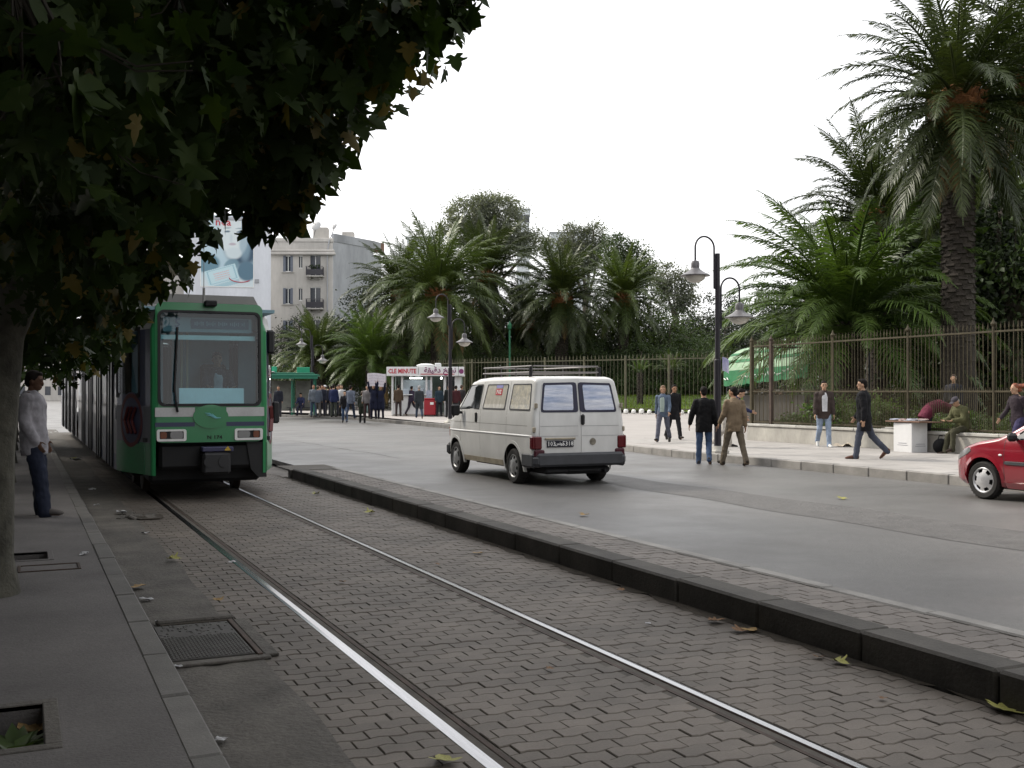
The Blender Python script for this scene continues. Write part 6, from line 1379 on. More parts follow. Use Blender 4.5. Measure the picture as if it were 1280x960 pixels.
def person(label, loc, face, pose, h=1.74, skin=0, hair='black', top=(.02, .02, .02), legs=(.05, .07, .13), shoe=(.02, .018, .016), hem=-.17, sleeve=True, shirt=None, near=True, loose=.018, female=False, hairstyle='short', cap=None, long_coat=False, group=None, collar=True, baggy=0.):
    """face: 0 away from the camera, 90 towards image left, 180 towards the camera, 270 towards image right"""
    s = h/1.74; t = thing('person', label, 'person', loc, R(face)-TH, group); t.scale = (s,)*3; J = fk(pose, s)
    vb, vc = (.0085, .013) if near else (.018, .022)
    mb = MB(); torso(mb, J, 0, -.10, sc=.92 if female else 1.); hd, Hm = J['head'], J['Hm']; up = Hm @ Vector((0, 0, 1))
    mb.tube([J['neck']-Vector((0, 0, .05)), hd-up*.07], [.058, .052], 12)
    mb.ell(hd+up*.02, (.076, .096, .105), 16, 12, Hm); mb.ell(hd+Hm @ Vector((0, .030, -.055)), (.054, .060, .060), 14, 10, Hm)
    mb.ell(hd+Hm @ Vector((0, .075, -.088)), (.024, .018, .018), 8, 6, Hm)
    mb.tube([hd+Hm @ Vector((0, .090, .018)), hd+Hm @ Vector((0, .108, -.022)), hd+Hm @ Vector((0, .086, -.034))], [.009, .016, .010], 8)
    for x in (-1, 1):
        mb.ell(hd+Hm @ Vector((x*.076, -.004, -.008)), (.010, .018, .031), 8, 6, Hm); mb.ell(hd+Hm @ Vector((x*.034, .086, .030)), (.026, .010, .008), 8, 6, Hm)
    mb.ell(hd+Hm @ Vector((0, .086, -.058)), (.026, .010, .011), 8, 6, Hm)
    for sd, x in (('l', -1), ('r', 1)):
        limb(mb, [J['sh_'+sd], J['sh_'+sd].lerp(J['el_'+sd], .5), J['el_'+sd]], [.052, .046, .038]); limb(mb, [J['el_'+sd], J['el_'+sd].lerp(J['wr_'+sd], .35), J['wr_'+sd]], [.038, .039, .026]); hand(mb, J, sd, x, pose.get('curl', 28))
        limb(mb, [J['hip_'+sd], J['hip_'+sd].lerp(J['kn_'+sd], .5), J['kn_'+sd]], [.085, .074, .054]); limb(mb, [J['kn_'+sd], J['kn_'+sd].lerp(J['an_'+sd], .35), J['an_'+sd]], [.053, .056, .036])
        mb.tube([J['heel_'+sd]+J['dn_'+sd]*-.03, J['an_'+sd]+J['fd_'+sd]*.06+J['dn_'+sd]*.035, J['toe_'+sd]-J['dn_'+sd]*.012], [.034, .038, .022], 8)
    remeshed('body', mb, M_skin[skin], t, vb)
    # hair
    mb = MB(); hc = M_hair[hair]
    if cap: 
        mb.ell(hd+Hm @ Vector((0, -.004, .062)), (.088, .108, .070), 14, 8, Hm); mb.box(hd+Hm @ Vector((0, .12, .055)), (.13, .09, .012), .005, Hm); remeshed('cap', mb, cloth(cap), t, .012)
        mb = MB(); mb.ell(hd+Hm @ Vector((0, -.032, .0)), (.077, .075, .07), 14, 10, Hm)
    else:
        mb.ell(hd+Hm @ Vector((0, -.016, .042)), (.083, .096, .094), 16, 10, Hm); mb.ell(hd+Hm @ Vector((0, -.050, -.015)), (.070, .062, .070), 12, 8, Hm)
        if hairstyle == 'short': mb.ell(hd+Hm @ Vector((0, .045, .095)), (.062, .045, .03), 10, 6, Hm)
        if hairstyle in ('bob', 'long'):
            for x in (-1, 1): mb.ell(hd+Hm @ Vector((x*.07, -.02, -.02)), (.03, .06, .09), 10, 8, Hm)
            mb.ell(hd+Hm @ Vector((0, .02, .085)), (.08, .07, .045), 10, 8, Hm)
        if hairstyle == 'blown':
            for k, (a, b, c) in enumerate(((0, -.10, .03), (.02, -.16, .05), (-.02, -.21, .03), (.0, -.26, .06), (0, -.10, -.05))): mb.ell(hd+Hm @ Vector((a, b, c)), (.06, .075, .055-.004*k), 10, 8, Hm)
        if hairstyle == 'scarf': mb.ell(hd+Hm @ Vector((0, -.02, -.03)), (.09, .085, .15), 14, 10, Hm); mb.ell(J['neck']+Vector((0, 0, .01)), (.11, .10, .07), 12, 8)
    remeshed('hair' if hairstyle != 'scarf' else 'head_scarf', mb, hc, t, .012 if near else .02, disp=.012 if near else 0)
    if near:
        mb = MB()
        for x in (-1, 1): mb.ell(hd+Hm @ Vector((x*.032, .0895, .014)), (.0125, .006, .007), 8, 6, Hm)
        mb.build('eyes', M_eye, t)
        mb = MB(); mb.ell(hd+Hm @ Vector((0, .0945, -.057)), (.022, .006, .006), 8, 6, Hm); mb.build('mouth', M_lip, t)
        mb = MB(); [mb.box(hd+Hm @ Vector((x*.034, .094, .036)), (.036, .010, .008), .003, Hm) for x in (-1, 1)]; mb.build('eyebrows', hc, t)
    # jacket or coat
    mb = MB(); g = loose; torso(mb, J, g, hem if not long_coat else -.10, sc=.94 if female else 1.04)
    if long_coat:
        for sd in 'lr': limb(mb, [J['hip_'+sd]+Vector((0, 0, .05)), J['hip_'+sd].lerp(J['kn_'+sd], .85)], [.12, .115])
    for sd in 'lr':
        if sleeve: limb(mb, [J['sh_'+sd], J['sh_'+sd].lerp(J['el_'+sd], .5), J['el_'+sd]], [.058+g*.55, .055+g*.55, .048+g*.55]); limb(mb, [J['el_'+sd], J['el_'+sd].lerp(J['wr_'+sd], .96)], [.050+g*.6, .036+g*.5])
        else: limb(mb, [J['sh_'+sd], J['sh_'+sd].lerp(J['el_'+sd], .75)], [.064+g*.5, .056+g*.6])
    if collar: up = (J['neck']-J['chest']).normalized(); mb.tube([J['neck']-up*.04, J['neck']+up*.022], [.085, .076], 14)
    remeshed('coat' if long_coat else ('jacket' if sleeve and shirt is None or shirt else 'shirt'), mb, cloth(top), t, vc, disp=.022 if near else 0)
    if shirt:
        f = J['T2'] @ Vector((0, 1, 0)); up = (J['neck']-J['chest']).normalized(); mb = MB(); mb.tube([J['waist']-up*.16+f*(.118+g), J['waist']+f*(.108+g), J['chest']+f*(.119+g), J['chest']+up*.13+f*(.075+g*.8)], [(.065, .012), (.068, .011), (.075, .012), (.045, .012)], 10, up=(1, 0, 0)); mb.build('shirt_front', cloth(shirt), t)
    # trousers
    mb = MB(); u0 = (J['waist']-J['pel']).normalized(); mb.tube([J['pel']-u0*.13, J['pel']-u0*.03, J['pel']+u0*.09], [(.135, .105), (.172, .128), (.155, .118)], 16, up=(1, 0, 0))
    for sd in 'lr':
        k = J['kn_'+sd]; a = J['an_'+sd]; limb(mb, [J['hip_'+sd], J['hip_'+sd].lerp(k, .5), k], [.100, .090+baggy*.5, .074+baggy]); limb(mb, [k, k.lerp(a, .45), a+(a-k).normalized()*.035], [.074+baggy, .068+baggy, .064+baggy])
    remeshed('trousers', mb, cloth(legs), t, vc, disp=.024 if near else 0)
    mb = MB()
    for sd in 'lr':
        fd, dn = J['fd_'+sd], J['dn_'+sd]; h_, to = J['heel_'+sd], J['toe_'+sd]; mb.tube([h_-dn*.035-fd*.012, h_+fd*.05-dn*.05, h_+fd*.13-dn*.042, to-dn*.028, to+fd*.04-dn*.02], [(.034, .036), (.041, .052), (.044, .044), (.045, .028), (.022, .016)], 10, up=(1, 0, 0))
    remeshed('shoes', mb, cloth(shoe), t, .011 if near else .02); return t
WALK_A = dict(hip_l=24, knee_l=8, foot_l=10, hip_r=-14, knee_r=26, foot_r=-38, arm_l=-20, arm_r=18, elb_l=14, elb_r=22, lean=3)
WALK_B = dict(hip_r=24, knee_r=8, foot_r=10, hip_l=-14, knee_l=26, foot_l=-38, arm_r=-20, arm_l=18, elb_r=14, elb_l=22, lean=3)
STEP = dict(hip_l=8, knee_l=6, hip_r=-6, knee_r=34, foot_r=-32, arm_l=-10, arm_r=8, lean=2)
STAND = dict(hip_l=2, knee_l=3, hip_r=-1, knee_r=2, arm_l=3, arm_r=4, elb_l=14, elb_r=16)
# the man leaning on a plane tree
p = G(44, 645, .12); person('man in a loose pale shirt and dark baggy jeans leaning on a plane tree', (p.x-.02, p.y, .12), 278, dict(hip_l=5, knee_l=2, hip_r=13, knee_r=5, foot_r=4, foot_l=2, lean=-3, nod=12, arm_l=2, arm_r=-2, elb_l=24, elb_r=30, abd_l=6, abd_r=6, inn_l=12, inn_r=12), 1.80, 2, 'black', (.27, .26, .28), (.016, .02, .036), (.10, .09, .085), hem=-.22, loose=.045, collar=True, baggy=.022)
# tram driver
t_ = person('tram driver in a dark jacket seated behind the windscreen', (2.63+.3, 17+1.28, .95), 180+math.degrees(TH), dict(hip_l=86, hip_r=86, knee_l=80, knee_r=80, seat=.45, arm_l=38, arm_r=38, elb_l=48, elb_r=48, inn_l=12, inn_r=12), 1.74, 0, 'black', (.03, .035, .05), (.03, .03, .04), shirt=(.45, .5, .55))
# on the far pavement
def at(px, py, z=.15): q = G(px, py, z); return (q.x, q.y, z)
person('woman in a grey-blue jacket and grey trousers walking towards the viewer', at(829, 553), 160, dict(WALK_B, yaw=10), 1.70, 1, 'fair', (.09, .12, .17), (.085, .09, .12), hairstyle='bob', female=True, shirt=(.30, .36, .33))
person('person in black half hidden behind the woman in grey-blue', at(842, 550), 190, dict(WALK_A, lean=6), 1.74, 0, 'black', (.010, .010, .012), (.012, .012, .014), hem=-.3)
person('man in a black hip-length jacket and blue jeans stepping onto the road', at(880, 580, 0), 348, dict(hip_l=4, knee_l=3, hip_r=4, knee_r=36, foot_r=-25, arm_l=6, abd_l=20, arm_r=-4, abd_r=13, elb_l=10, elb_r=14, yaw=22, twist=4), 1.76, 0, 'black', (.006, .006, .007), (.045, .075, .14), (.05, .05, .055), hem=-.24, loose=.036)
person('man in a tan suit walking on the road edge with his head turned left', at(918, 582, 0), 10, dict(hip_l=14, knee_l=6, foot_l=6, splay_l=8, hip_r=-12, knee_r=10, foot_r=-14, splay_r=6, arm_l=10, arm_r=-14, elb_l=30, elb_r=20, abd_l=12, lean=2, yaw=38), 1.76, 0, 'black', (.155, .115, .075), (.105, .085, .062), (.025, .02, .016), hem=-.21, loose=.026)
person('person in dark blue and white stooping behind the near street lamp', at(908, 559), 250, dict(STEP, lean=38, nod=-10, arm_l=30, arm_r=26, elb_l=40), 1.72, 1, 'black', (.018, .022, .06), (.42, .39, .35), shirt=(.55, .55, .6))
person('man in a brown open jacket over a pale T-shirt and light jeans', at(1030, 559), 172, dict(STEP, arm_l=4, arm_r=4, elb_l=10, elb_r=10), 1.80, 1, 'black', (.045, .033, .03), (.24, .30, .40), (.55, .55, .53), hem=-.2, shirt=(.50, .50, .52), loose=.035)
person('man in a black coat striding past the news table', at(1080, 574), 62, dict(hip_l=12, knee_l=4, foot_l=2, hip_r=-20, knee_r=24, foot_r=-40, arm_l=-12, arm_r=14, elb_l=16, elb_r=20, yaw=14, lean=2), 1.80, 1, 'black', (.008, .008, .010), (.055, .062, .085), (.08, .04, .03), long_coat=False, hem=-.33, loose=.045)
tb = at(1138, 565); 
person('person in a maroon jacket bent over the news table', (tb[0]+.62, tb[1]+.06, .15), 275, dict(hip_l=6, hip_r=-4, knee_l=8, knee_r=6, lean=34, bend=38, nod=12, arm_l=58, arm_r=62, elb_l=26, elb_r=20), 1.74, 0, 'black', (.10, .018, .035), (.02, .02, .024), loose=.05)
person('man in an olive jacket and cap seated on the low wall', (20.99, yline(20.99, 1204), .15), 112, dict(hip_l=78, hip_r=62, knee_l=72, knee_r=50, foot_l=0, foot_r=8, seat=.555, lean=10, bend=10, nod=16, arm_l=22, arm_r=22, elb_l=62, elb_r=62, inn_l=24, inn_r=24), 1.72, 1, 'grey', (.075, .075, .035), (.05, .048, .03), (.03, .02, .016), cap=(.055, .05, .06), loose=.05)
person('woman with wind-blown auburn hair and dark jacket beyond the red car', at(1272, 574), 105, dict(WALK_A, yaw=-6, nod=6), 1.70, 1, 'red', (.03, .022, .028), (.04, .035, .08), hairstyle='blown', female=True, hem=-.2)
# inside the park
person('dark clad person standing in the park behind the near railings', (24.5, yline(24.5, 1192), .4), 150, STAND, 1.75, 1, 'brown', (.025, .025, .03), (.02, .02, .022), near=False)
person('park visitor in grey by the stall behind the railings', (24.2, yline(24.2, 1012), .4), 200, STAND, 1.75, 1, 'black', (.10, .10, .11), (.03, .03, .04), near=False)
# the far crowd: every figure its own colours
FC = [(348, 521, 178, 'man in a dark coat standing at the left post of the bus shelter', (.015, .017, .025), (.03, .03, .035), {}),
 (372, 519, 200, 'seated figure in blue on the bus shelter bench', (.03, .035, .08), (.03, .03, .05), dict(_sit=1)),
 (392, 521, 185, 'person in a pale blue top just right of the bus shelter post', (.10, .115, .135), (.04, .06, .09), {}),
 (397, 521, 5, 'person in light denim right of the far street lamp', (.075, .09, .115), (.08, .075, .07), {}),
 (403, 520, 170, 'person in dark navy in the queue beside the far street lamp', (.014, .016, .026), (.02, .02, .03), {}),
 (410, 519, 10, 'person in black behind the queue near the bus shelter', (.012, .012, .015), (.025, .025, .03), {}),
 (406, 519.5, 100, 'person with a white cap in the queue near the bus shelter', (.03, .035, .05), (.05, .05, .06), dict(_cap=(.6, .6, .6))),
 (417, 521, 350, 'person in a royal blue jacket with back turned in the queue', (.014, .02, .06), (.045, .05, .04), dict(_wide=1)),
 (422, 520, 200, 'person in pale grey among the queue', (.28, .28, .30), (.03, .03, .035), {}),
 (427, 520.5, 165, 'person in white and black at the right end of the queue', (.40, .40, .40), (.02, .02, .02), {}),
 (414, 518.5, 40, 'person in teal further back in the queue', (.06, .10, .11), (.03, .04, .05), {}),
 (400, 518, 100, 'person in brown further back in the queue', (.07, .045, .03), (.03, .03, .03), {}),
 (424, 518.5, 250, 'person in slate grey further back in the queue', (.07, .08, .10), (.02, .02, .03), {}),
 (431, 528.5, 185, 'person in a black jacket and jeans crossing the road in front of the queue', (.010, .010, .013), (.06, .10, .18), dict(_w='a')),
 (438, 524, 350, 'person in a patterned pale blue shirt and jeans walking beside the road edge', (.10, .115, .15), (.025, .035, .06), dict(_w='b')),
 (453, 528.5, 5, 'woman in a dark olive coat with a pale shoulder bag crossing the road', (.025, .03, .022), (.012, .012, .014), dict(_coat=1, _bag=1)),
 (459, 523, 180, 'person in grey behind the woman with the shoulder bag', (.16, .15, .15), (.05, .03, .03), {}),
 (467, 523.5, 175, 'left person in navy robes under the white banner', (.010, .012, .028), (.012, .012, .024), dict(_coat=1, _scarf=1, _up=1)),
 (476, 523.5, 180, 'right person in navy robes under the white banner', (.010, .012, .028), (.012, .012, .024), dict(_coat=1, _scarf=1, _up=1)),
 (498, 520, 5, 'man in a brown jacket standing at the left counter of the kiosk', (.065, .045, .03), (.04, .03, .03), {}),
 (514, 519.5, 330, 'person in dark plum leaning on the kiosk counter', (.03, .022, .04), (.03, .025, .035), dict(_w='b')),
 (524, 523, 10, 'grey-haired man in a charcoal coat walking past the red cooler', (.03, .035, .04), (.035, .05, .08), dict(_w='a', _hair='grey', _coat=1)),
 (561, 521.5, 20, 'man in black with a bag standing right of the kiosk lamp', (.010, .012, .012), (.02, .02, .022), {}),
 (570, 521.5, 350, 'person in dark maroon at the right end of the kiosk', (.05, .015, .018), (.02, .02, .02), {}),
 (577, 521, 330, 'person in dark grey half hidden by the van at the kiosk', (.03, .028, .03), (.02, .02, .02), {}),
 (549, 520, 200, 'person in dark teal sitting inside the shaded kiosk opening', (.02, .035, .05), (.02, .02, .025), {})]
for k, (px, py, fa, lab, top, legs, o) in enumerate(FC):
    z = .0 if py > 527 else hz(*G(px, py, .2)[:2]); q = G(px, py, z); pose = dict(STAND)
    if o.get('_w'): pose = dict(WALK_A if o['_w'] == 'a' else WALK_B)
    if o.get('_sit'): pose = dict(hip_l=80, hip_r=76, knee_l=74, knee_r=70, seat=.48, lean=14, arm_l=25, arm_r=25, elb_l=50, elb_r=50)
    if o.get('_up'): pose.update(arm_l=150, arm_r=150, elb_l=16, elb_r=16, abd_l=10, abd_r=10)
    if o.get('_sit'):
        q = sh.location+Matrix.Rotation(sh.rotation_euler.z, 3, 'Z') @ Vector((.3, .95, 0)); q.z = sh.location.z; fa = 174
    person(lab, (q.x, q.y, q.z if o.get('_sit') else z), fa, pose, 1.70+.08*((k*7) % 5)/4, k % 2, o.get('_hair', 'black' if k % 3 else 'brown'), top, legs, near=False, loose=.03+.02*bool(o.get('_wide')), long_coat=bool(o.get('_coat')), hairstyle='scarf' if o.get('_scarf') else ('long' if o.get('_bag') else 'short'), cap=o.get('_cap'), group='people waiting by the far kerb and kiosk')
    if o.get('_bag'):
        b = thing('shoulder_bag', 'pale turquoise shoulder bag carried by the woman in olive', 'bag', (q.x+.26, q.y-.05, .75)); mb = MB(); mb.ell((0, 0, 0), (.10, .16, .26), 12, 8); mb.tube([(0, .02, .22), (-.08, .0, .5), (-.18, -.02, .68)], .02, 5); mb.build('bag_body', cloth((.28, .40, .38)), b)
bq = (G(467, 523.5, .25)+G(476, 523.5, .25))/2
bn = thing('banner', 'white hand-lettered banner held up above two people in navy', 'banner', (bq.x-.1, bq.y-.25, 1.95), -TH)
mb = MB(); mb.grid(lambda u, v: ((u-.5)*1.0, .03*math.sin(u*9), v*.68+.03*math.sin(u*5)), 10, 4); mb.grid(lambda u, v: ((u-.5)*1.0, .03*math.sin(u*9)+.008, v*.68+.03*math.sin(u*5)), 10, 4); mb.build('sheet', flat('banner_cloth', (.62, .58, .62), .8), bn)
mb = MB()
for r_ in range(4):
    x = -.42
    while x < .38:
        l_ = rt.uniform(.03, .09); z = .55-.14*r_+.03*math.sin((x+.5)*5); mb.tube([(x, -.012+.03*math.sin((x+.5)*9), z), (x+l_, -.012+.03*math.sin((x+.5+l_)*9), z+rt.uniform(-.02, .03))], .008, 4); x += l_+.03
mb.build('faint_lettering', flat('faded_ink', (.35, .30, .38)), bn)
mb = MB(); [mb.tube([(x, .02, -.25), (x, .02, .72)], .015, 6) for x in (-.48, .48)]; mb.build('stick', M_bark, bn)
# ================================================================ SMALL THINGS
# table with newspapers, its white box, bag and litter by the wall
nt_ = thing('news_table', 'flat board covered with papers on a white carton by the wall', 'table', tb, math.atan2(0, 1))
mb = MB(); mb.box((0, 0, .37), (.52, .62, .74), .008); cx = mb.build('carton', flat('white_carton', (.60, .60, .60), .7), nt_)
mb = MB(); [mb.box((-.263, .0, .18+.05*k), (.004, .34-.06*k, .012)) for k in range(2)]; [mb.box((0.02, -.313, .16+.05*k), (.34-.05*k, .004, .012)) for k in range(2)]; mb.build('carton_print', flat('grey_print', (.25, .25, .28)), cx)
mb = MB(); mb.box((.1, .0, .76), (.8, 1.1, .03), .006, (0, .02, .05)); mb.build('board', flat('brown_board', (.17, .10, .07), .7), nt_)
for k in range(14):
    mb = MB(); mb.box((0, 0, 0), (.22, .16, .012+.01*(k % 3)), .002); o = mb.build('paper', [flat('paper_a', (.5, .5, .5), .8), flat('paper_b', (.40, .42, .5), .8), flat('paper_c', (.45, .35, .33), .8)][k % 3], nt_); o.location = (rnd.uniform(-.2, .35), rnd.uniform(-.42, .42), .79+.003*k); o.rotation_euler = (0, rnd.uniform(-.06, .06), rnd.random()*3)
bg_ = thing('black_bag', 'black bag on the pavement beside the white carton', 'bag', (tb[0]+.35, tb[1]-.65, .15)); mb = MB(); mb.ell((0, 0, .17), (.22, .16, .19), 14, 10); mb.tube([(-.1, 0, .33), (-.05, 0, .43), (.05, 0, .43), (.1, 0, .33)], .012, 6); mb.build('bag_body', cloth((.012, .012, .013)), bg_)
q = at(1058, 558.5); wp_ = thing('crumpled_wrapper', 'crumpled beige wrapper lying at the foot of the low wall', 'litter', q); mb = MB(); mb.grid(lambda u, v: (u*.6-.3, v*.4-.2, .03+.07*math.sin(u*7)*math.cos(v*6)+.05*u), 6, 5); mb.build('wrapper', flat('beige_wrapper', (.42, .37, .30), .8), wp_)
q = at(1118, 548, .66); sp = thing('newspaper_pile', 'folded newspapers lying on the coping left of the bent person', 'newspaper', (20.95, yline(20.95, 1116), .675)); mb = MB(); mb.box((0, 0, .015), (.3, .5, .03), .004, (0, 0, .2)); mb.box((0, -.05, .045), (.28, .4, .02), .004, (0, 0, -.1)); mb.build('folded_paper', flat('newsprint', (.36, .35, .33), .9), sp)
# drain cover in the gutter: chequer plate with raised studs, frame, broken concrete edges
dc = thing('drain_cover', 'studded steel drain cover set in the gutter beside the kerb', 'drain cover', (1.085, 7.36, .012), R(0))
mb = MB(); mb.box((0, 0, .006), (.50, 1.04, .016), .003); pl_ = mb.build('plate', mat('worn_steel', (.045, .042, .038), .7, .1, var=.3, vs=6, bump=.2, bs=60), dc)
mb = MB()
for i in range(22):
    for j in range(44):
        if j > 26 and rnd.random() < .8: continue
        mb.box((-.235+i*.0224, -.5+j*.0232, .0155), (.019, .006, .006), 0, (0, 0, R(40 if (i+j) % 2 else -40)))
o = mb.build('stud_pattern', mat('worn_stud', (.085, .08, .074), .5, .3, var=.2, vs=6), pl_); o['kind'] = 'stuff'
mb = MB(); mb.box((.275, 0, .008), (.035, 1.12, .022), .004); mb.box((-.272, 0, .008), (.03, 1.12, .022), .004); mb.build('frame', M_railside, dc)
mb = MB(); mb.box((.345, .0, .002), (.09, 1.15, .02), .006); mb.box((.02, -.585, .0), (.62, .09, .02), .006); mb.box((.05, .645, .012), (.54, .09, .04), .012); mb.build('concrete_surround', M_gutter, dc)
mb = MB(); mb.box((.05, .585, .005), (.5, .05, .012), .002); mb.build('gap', M_soil, dc)
h2 = thing('gutter_hole', 'dark broken hole with rubble in the gutter near the tram', 'rubble', (1.35, 15.1, .0)); mb = MB()
for k in range(8): mb.box((rnd.uniform(-.45, .2), rnd.uniform(-.4, .4), .005), (rnd.uniform(.05, .2), rnd.uniform(.06, .2), .05), .015, (rnd.uniform(-.3, .3), rnd.uniform(-.3, .3), rnd.random()*3))
mb.build('fragment', M_gutter, h2); mb = MB(); mb.prism([(.16+.2*math.cos(a), -.1+.35*math.sin(a)+.05*math.sin(3*a)) for a in [k*.45 for k in range(14)]], lambda u, v, h: (u, v, h), .006, .018); mb.build('hole', M_soil, h2)
# plants in the near tree pit
tw = thing('pit_plant', 'green weed and a yellow leaf growing in the near tree pit', 'plant', (-.03, 5.45, -.005)); mb = MB()
for k in range(34):
    a = k*2.4; l_ = rnd.uniform(.05, .14); d = Vector((math.cos(a)*.7, math.sin(a)*.7, 1)).normalized(); s_ = d.cross(Vector((0, 0, 1))).normalized()*.035; p0 = Vector((.004*k*math.cos(a), .004*k*math.sin(a), .0)); m_ = p0+d*l_*.55; tip = p0+d*l_+Vector((math.cos(a), math.sin(a), -.3))*.06
    mb.add([p0, m_-s_, tip, m_+s_, m_+Vector((0, 0, -.012))], [(0, 4, 1), (1, 4, 2), (2, 4, 3), (3, 4, 0)])
mb.build('foliage', M_shrub, tw)
# fallen leaves: each a curled plane-tree leaf
M_fall = [mat('dry_leaf_tan', (.26, .17, .07), .8, var=.3, vs=15, bump=.3, bs=60), mat('dry_leaf_brown', (.14, .075, .035), .8, var=.3, vs=15, bump=.3, bs=60), mat('leaf_yellow_green', (.24, .23, .06), .7, var=.3, vs=15, bump=.3, bs=60)]
fl = []
for k in range(6):
    b, F_ = LEAF_PLANE; b = b.copy(); b[:, 2] = (.20+.08*k)*np.abs(b[:, 1])**1.4*(1 if k % 2 else .6)+.16*(b[:, 0]-.5)**2+.03*np.sin(b[:, 0]*9+k); b[:, 2] -= b[:, 2].min(); me = np_mesh('leaf', b, F_, M_fall[k % 3]); fl.append(me)
FL = [(888, 777, 1, .17, 'brown curled leaf on the pavers near the middle of the kerb'), (920, 789, 1, .17, 'left of two touching brown leaves under the dark kerb'), (935, 789, 0, .17, 'right of two touching tan leaves under the dark kerb'), (1044, 827, 2, .16, 'yellow-green leaf on the pavers by the kerb joint'), (1250, 890, 2, .24, 'large pale green leaf at the lower right under the kerb'), (1022, 822, 1, .10, 'small dark leaf scrap left of the yellow-green leaf'), (595, 692, 0, .16, 'tan leaf on the pavers beyond the right rail'), (731, 644, 0, .2, 'tan leaf lying on the road near the median'), (1052, 623, 2, .24, 'olive leaf on the road before the striding man'), (466, 641, 2, .22, 'yellowish leaf at the kerb foot near the tram'), (560, 955, 2, .19, 'yellow-green leaf at the bottom edge between the rails'), (212, 699, 2, .2, 'yellow leaf on pavers left of the left rail'), (180, 733, 0, .24, 'large tan leaf beside the platform kerb'), (275, 752, 0, .13, 'small pale leaf at the corner of the drain cover'), (780, 738, 1, .10, 'small brown leaf under the kerb beyond the right rail'), (393, 618, 2, .2, 'green leaf on pavers right of the tram front'), (430, 728, 1, .10, 'brown leaf scrap between the rails'), (545, 705, 1, .08, 'tiny leaf scrap between the rails further up'), (690, 836, 1, .08, 'tiny dark leaf scrap between the rails'), (30, 918, 0, .28, 'big yellow-brown leaf in the near tree pit'), (92, 573, 2, .25, 'yellow leaf on the platform edge beside the tram'), (1105, 873, 1, .07, 'tiny brown scrap near the kerb at lower right')]
for k, (px, py, c, s_, lab) in enumerate(FL):
    z = .012 if px > 300 else (.03 if px > 150 else .125)
    if 'pit' in lab: z = .0
    p = G(px, py, z if 'pit' not in lab else .0); o = link('fallen_leaf', fl[(c+3*(k % 2)) % 6], None, (p.x, p.y, z+.004), (rnd.uniform(-.15, .15), rnd.uniform(-.15, .15), rnd.random()*6.28), s_*.66); tag(o, lab, 'leaf', 'fallen plane leaves')
mb = MB(); mb.grid(lambda u, v: (u-.5, (v-.5)*.7, .12*math.sin(u*6)*math.cos(v*5)+.12*u), 5, 4); scrap = mb.mesh('paper_scrap', flat('scrap_paper', (.34, .34, .345), .8), 0)
for px, py, s_, z, lab in [(105, 693, .14, .125, 'white paper strip on the platform beside the access cover'), (183, 750, .13, .02, 'crumpled white scrap in the gutter above the drain cover'), (276, 926, .10, .02, 'small white scrap in the gutter at the bottom'), (94, 575, .35, .125, 'pale paper sheet on the platform beside the tram'), (182, 667, .12, .02, 'white scrap in the gutter near the left rail'), (290, 703, .09, .01, 'white scrap lying on the left rail'), (121, 632, .15, .1, 'bright scrap in the gutter beside the kerb near the man'), (810, 780, .05, .01, 'tiny white scrap on the pavers right of the right rail'), (196, 777, .04, .03, 'tiny white fleck on the drain cover'), (222, 834, .07, .02, 'white scrap below the drain cover'), (115, 612, .15, .1, 'dull scrap in the gutter by the tram front'), (152, 641, .25, .02, 'grey paper shreds beside the gutter hole')]:
    p = G(px, py, z); o = link('paper_scrap', scrap, None, (p.x, p.y, z+.006), (rnd.uniform(-.2, .2), 0, rnd.random()*6), s_*.75); tag(o, lab, 'litter', 'scraps of paper on the ground')
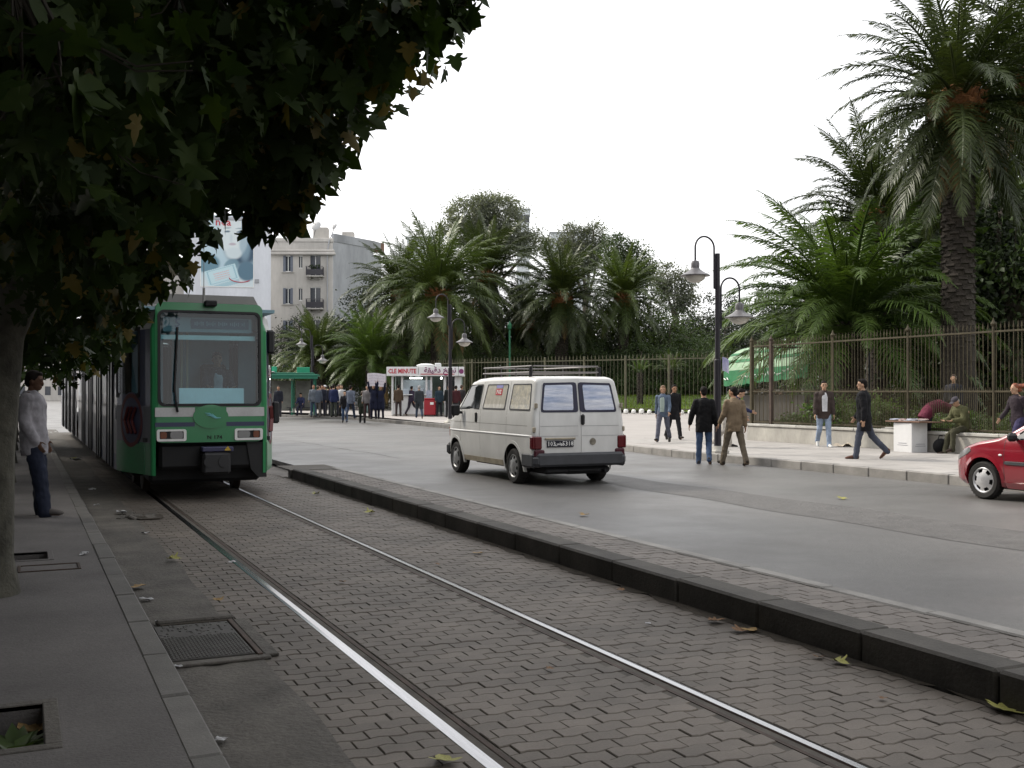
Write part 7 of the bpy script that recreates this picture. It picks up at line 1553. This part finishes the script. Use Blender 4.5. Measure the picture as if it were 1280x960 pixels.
# a bird in the sky
p = D(421, 231, 60); bd = thing('bird', 'small dark bird gliding in the white sky', 'bird', p, 1.0)
mb = MB(); mb.ell((0, 0, 0), (.06, .17, .055), 10, 8); mb.ell((0, .17, .02), (.04, .05, .04), 8, 6); mb.tube([(0, .2, .02), (0, .25, .01)], [.012, .003], 5); mb.add([(-.03, -.15, 0), (.03, -.15, 0), (.06, -.3, .0), (-.06, -.3, 0)], [(0, 1, 2, 3)]); mb.build('body', M_black, bd, 60)
for sg in (-1, 1): mb = MB(); mb.grid(lambda u, v: (sg*(.03+.36*u), .07-.10*u*u+(v-.5)*.13*(1-.8*u), .10*math.sin(u*2.2)+.012*(1-(2*v-1)**2)), 6, 3); mb.grid(lambda u, v: (sg*(.03+.36*u), .07-.10*u*u+(v-.5)*.13*(1-.8*u), .10*math.sin(u*2.2)-.006), 6, 3); mb.build('wing', M_black, bd, 60)
# unseen row of houses added left of the view to shade the platform side
for k in range(6):
    y = -26+k*15
    t = thing('unseen_town_house', 'plain %s unseen town house added on the platform side for shade' % ('cream', 'grey', 'white', 'ochre', 'pale', 'tall cream')[k], 'building', (-12, y, .12))
    hh = 9.5+.8*(k % 3); mm = [M_stucco, M_greywall, M_gable][k % 3]; hl = []
    for f in range(3):
        for j in range(4): hl.append((-6+j*3.4, -6+j*3.4+1.2, 1.+f*3.1, 2.8+f*3.1))
    mb = MB(); wall_with_windows(mb, -7.3, 7.3, 0, hh, hl); mb.M = None
    mb.add([(-7.3, 0, 0), (-7.3, 9, 0), (-7.3, 9, hh), (-7.3, 0, hh)], [(0, 1, 2, 3)]); mb.add([(7.3, 0, 0), (7.3, 9, 0), (7.3, 9, hh), (7.3, 0, hh)], [(3, 2, 1, 0)]); mb.add([(-7.3, 9, 0), (7.3, 9, 0), (7.3, 9, hh), (-7.3, 9, hh)], [(0, 1, 2, 3)]); wl = mb.build('wall', mm, t, 0)
    mb = MB(); mb.box((0, 4.4, hh+.15), (14.9, 9.5, .3), .03); mb.build('roof', M_greywall, t)
    for h in hl: mb = MB(); mb.box(((h[0]+h[1])/2, .15, (h[2]+h[3])/2), (h[1]-h[0], .04, h[3]-h[2])); wn = mb.build('window', M_pane, t, 0); mb = MB(); mb.box(((h[0]+h[1])/2, -.05, h[2]-.05), (1.4, .14, .09)); mb.build('sill', M_white, wn, 0)
    t.rotation_euler.z = R(90)
flush()
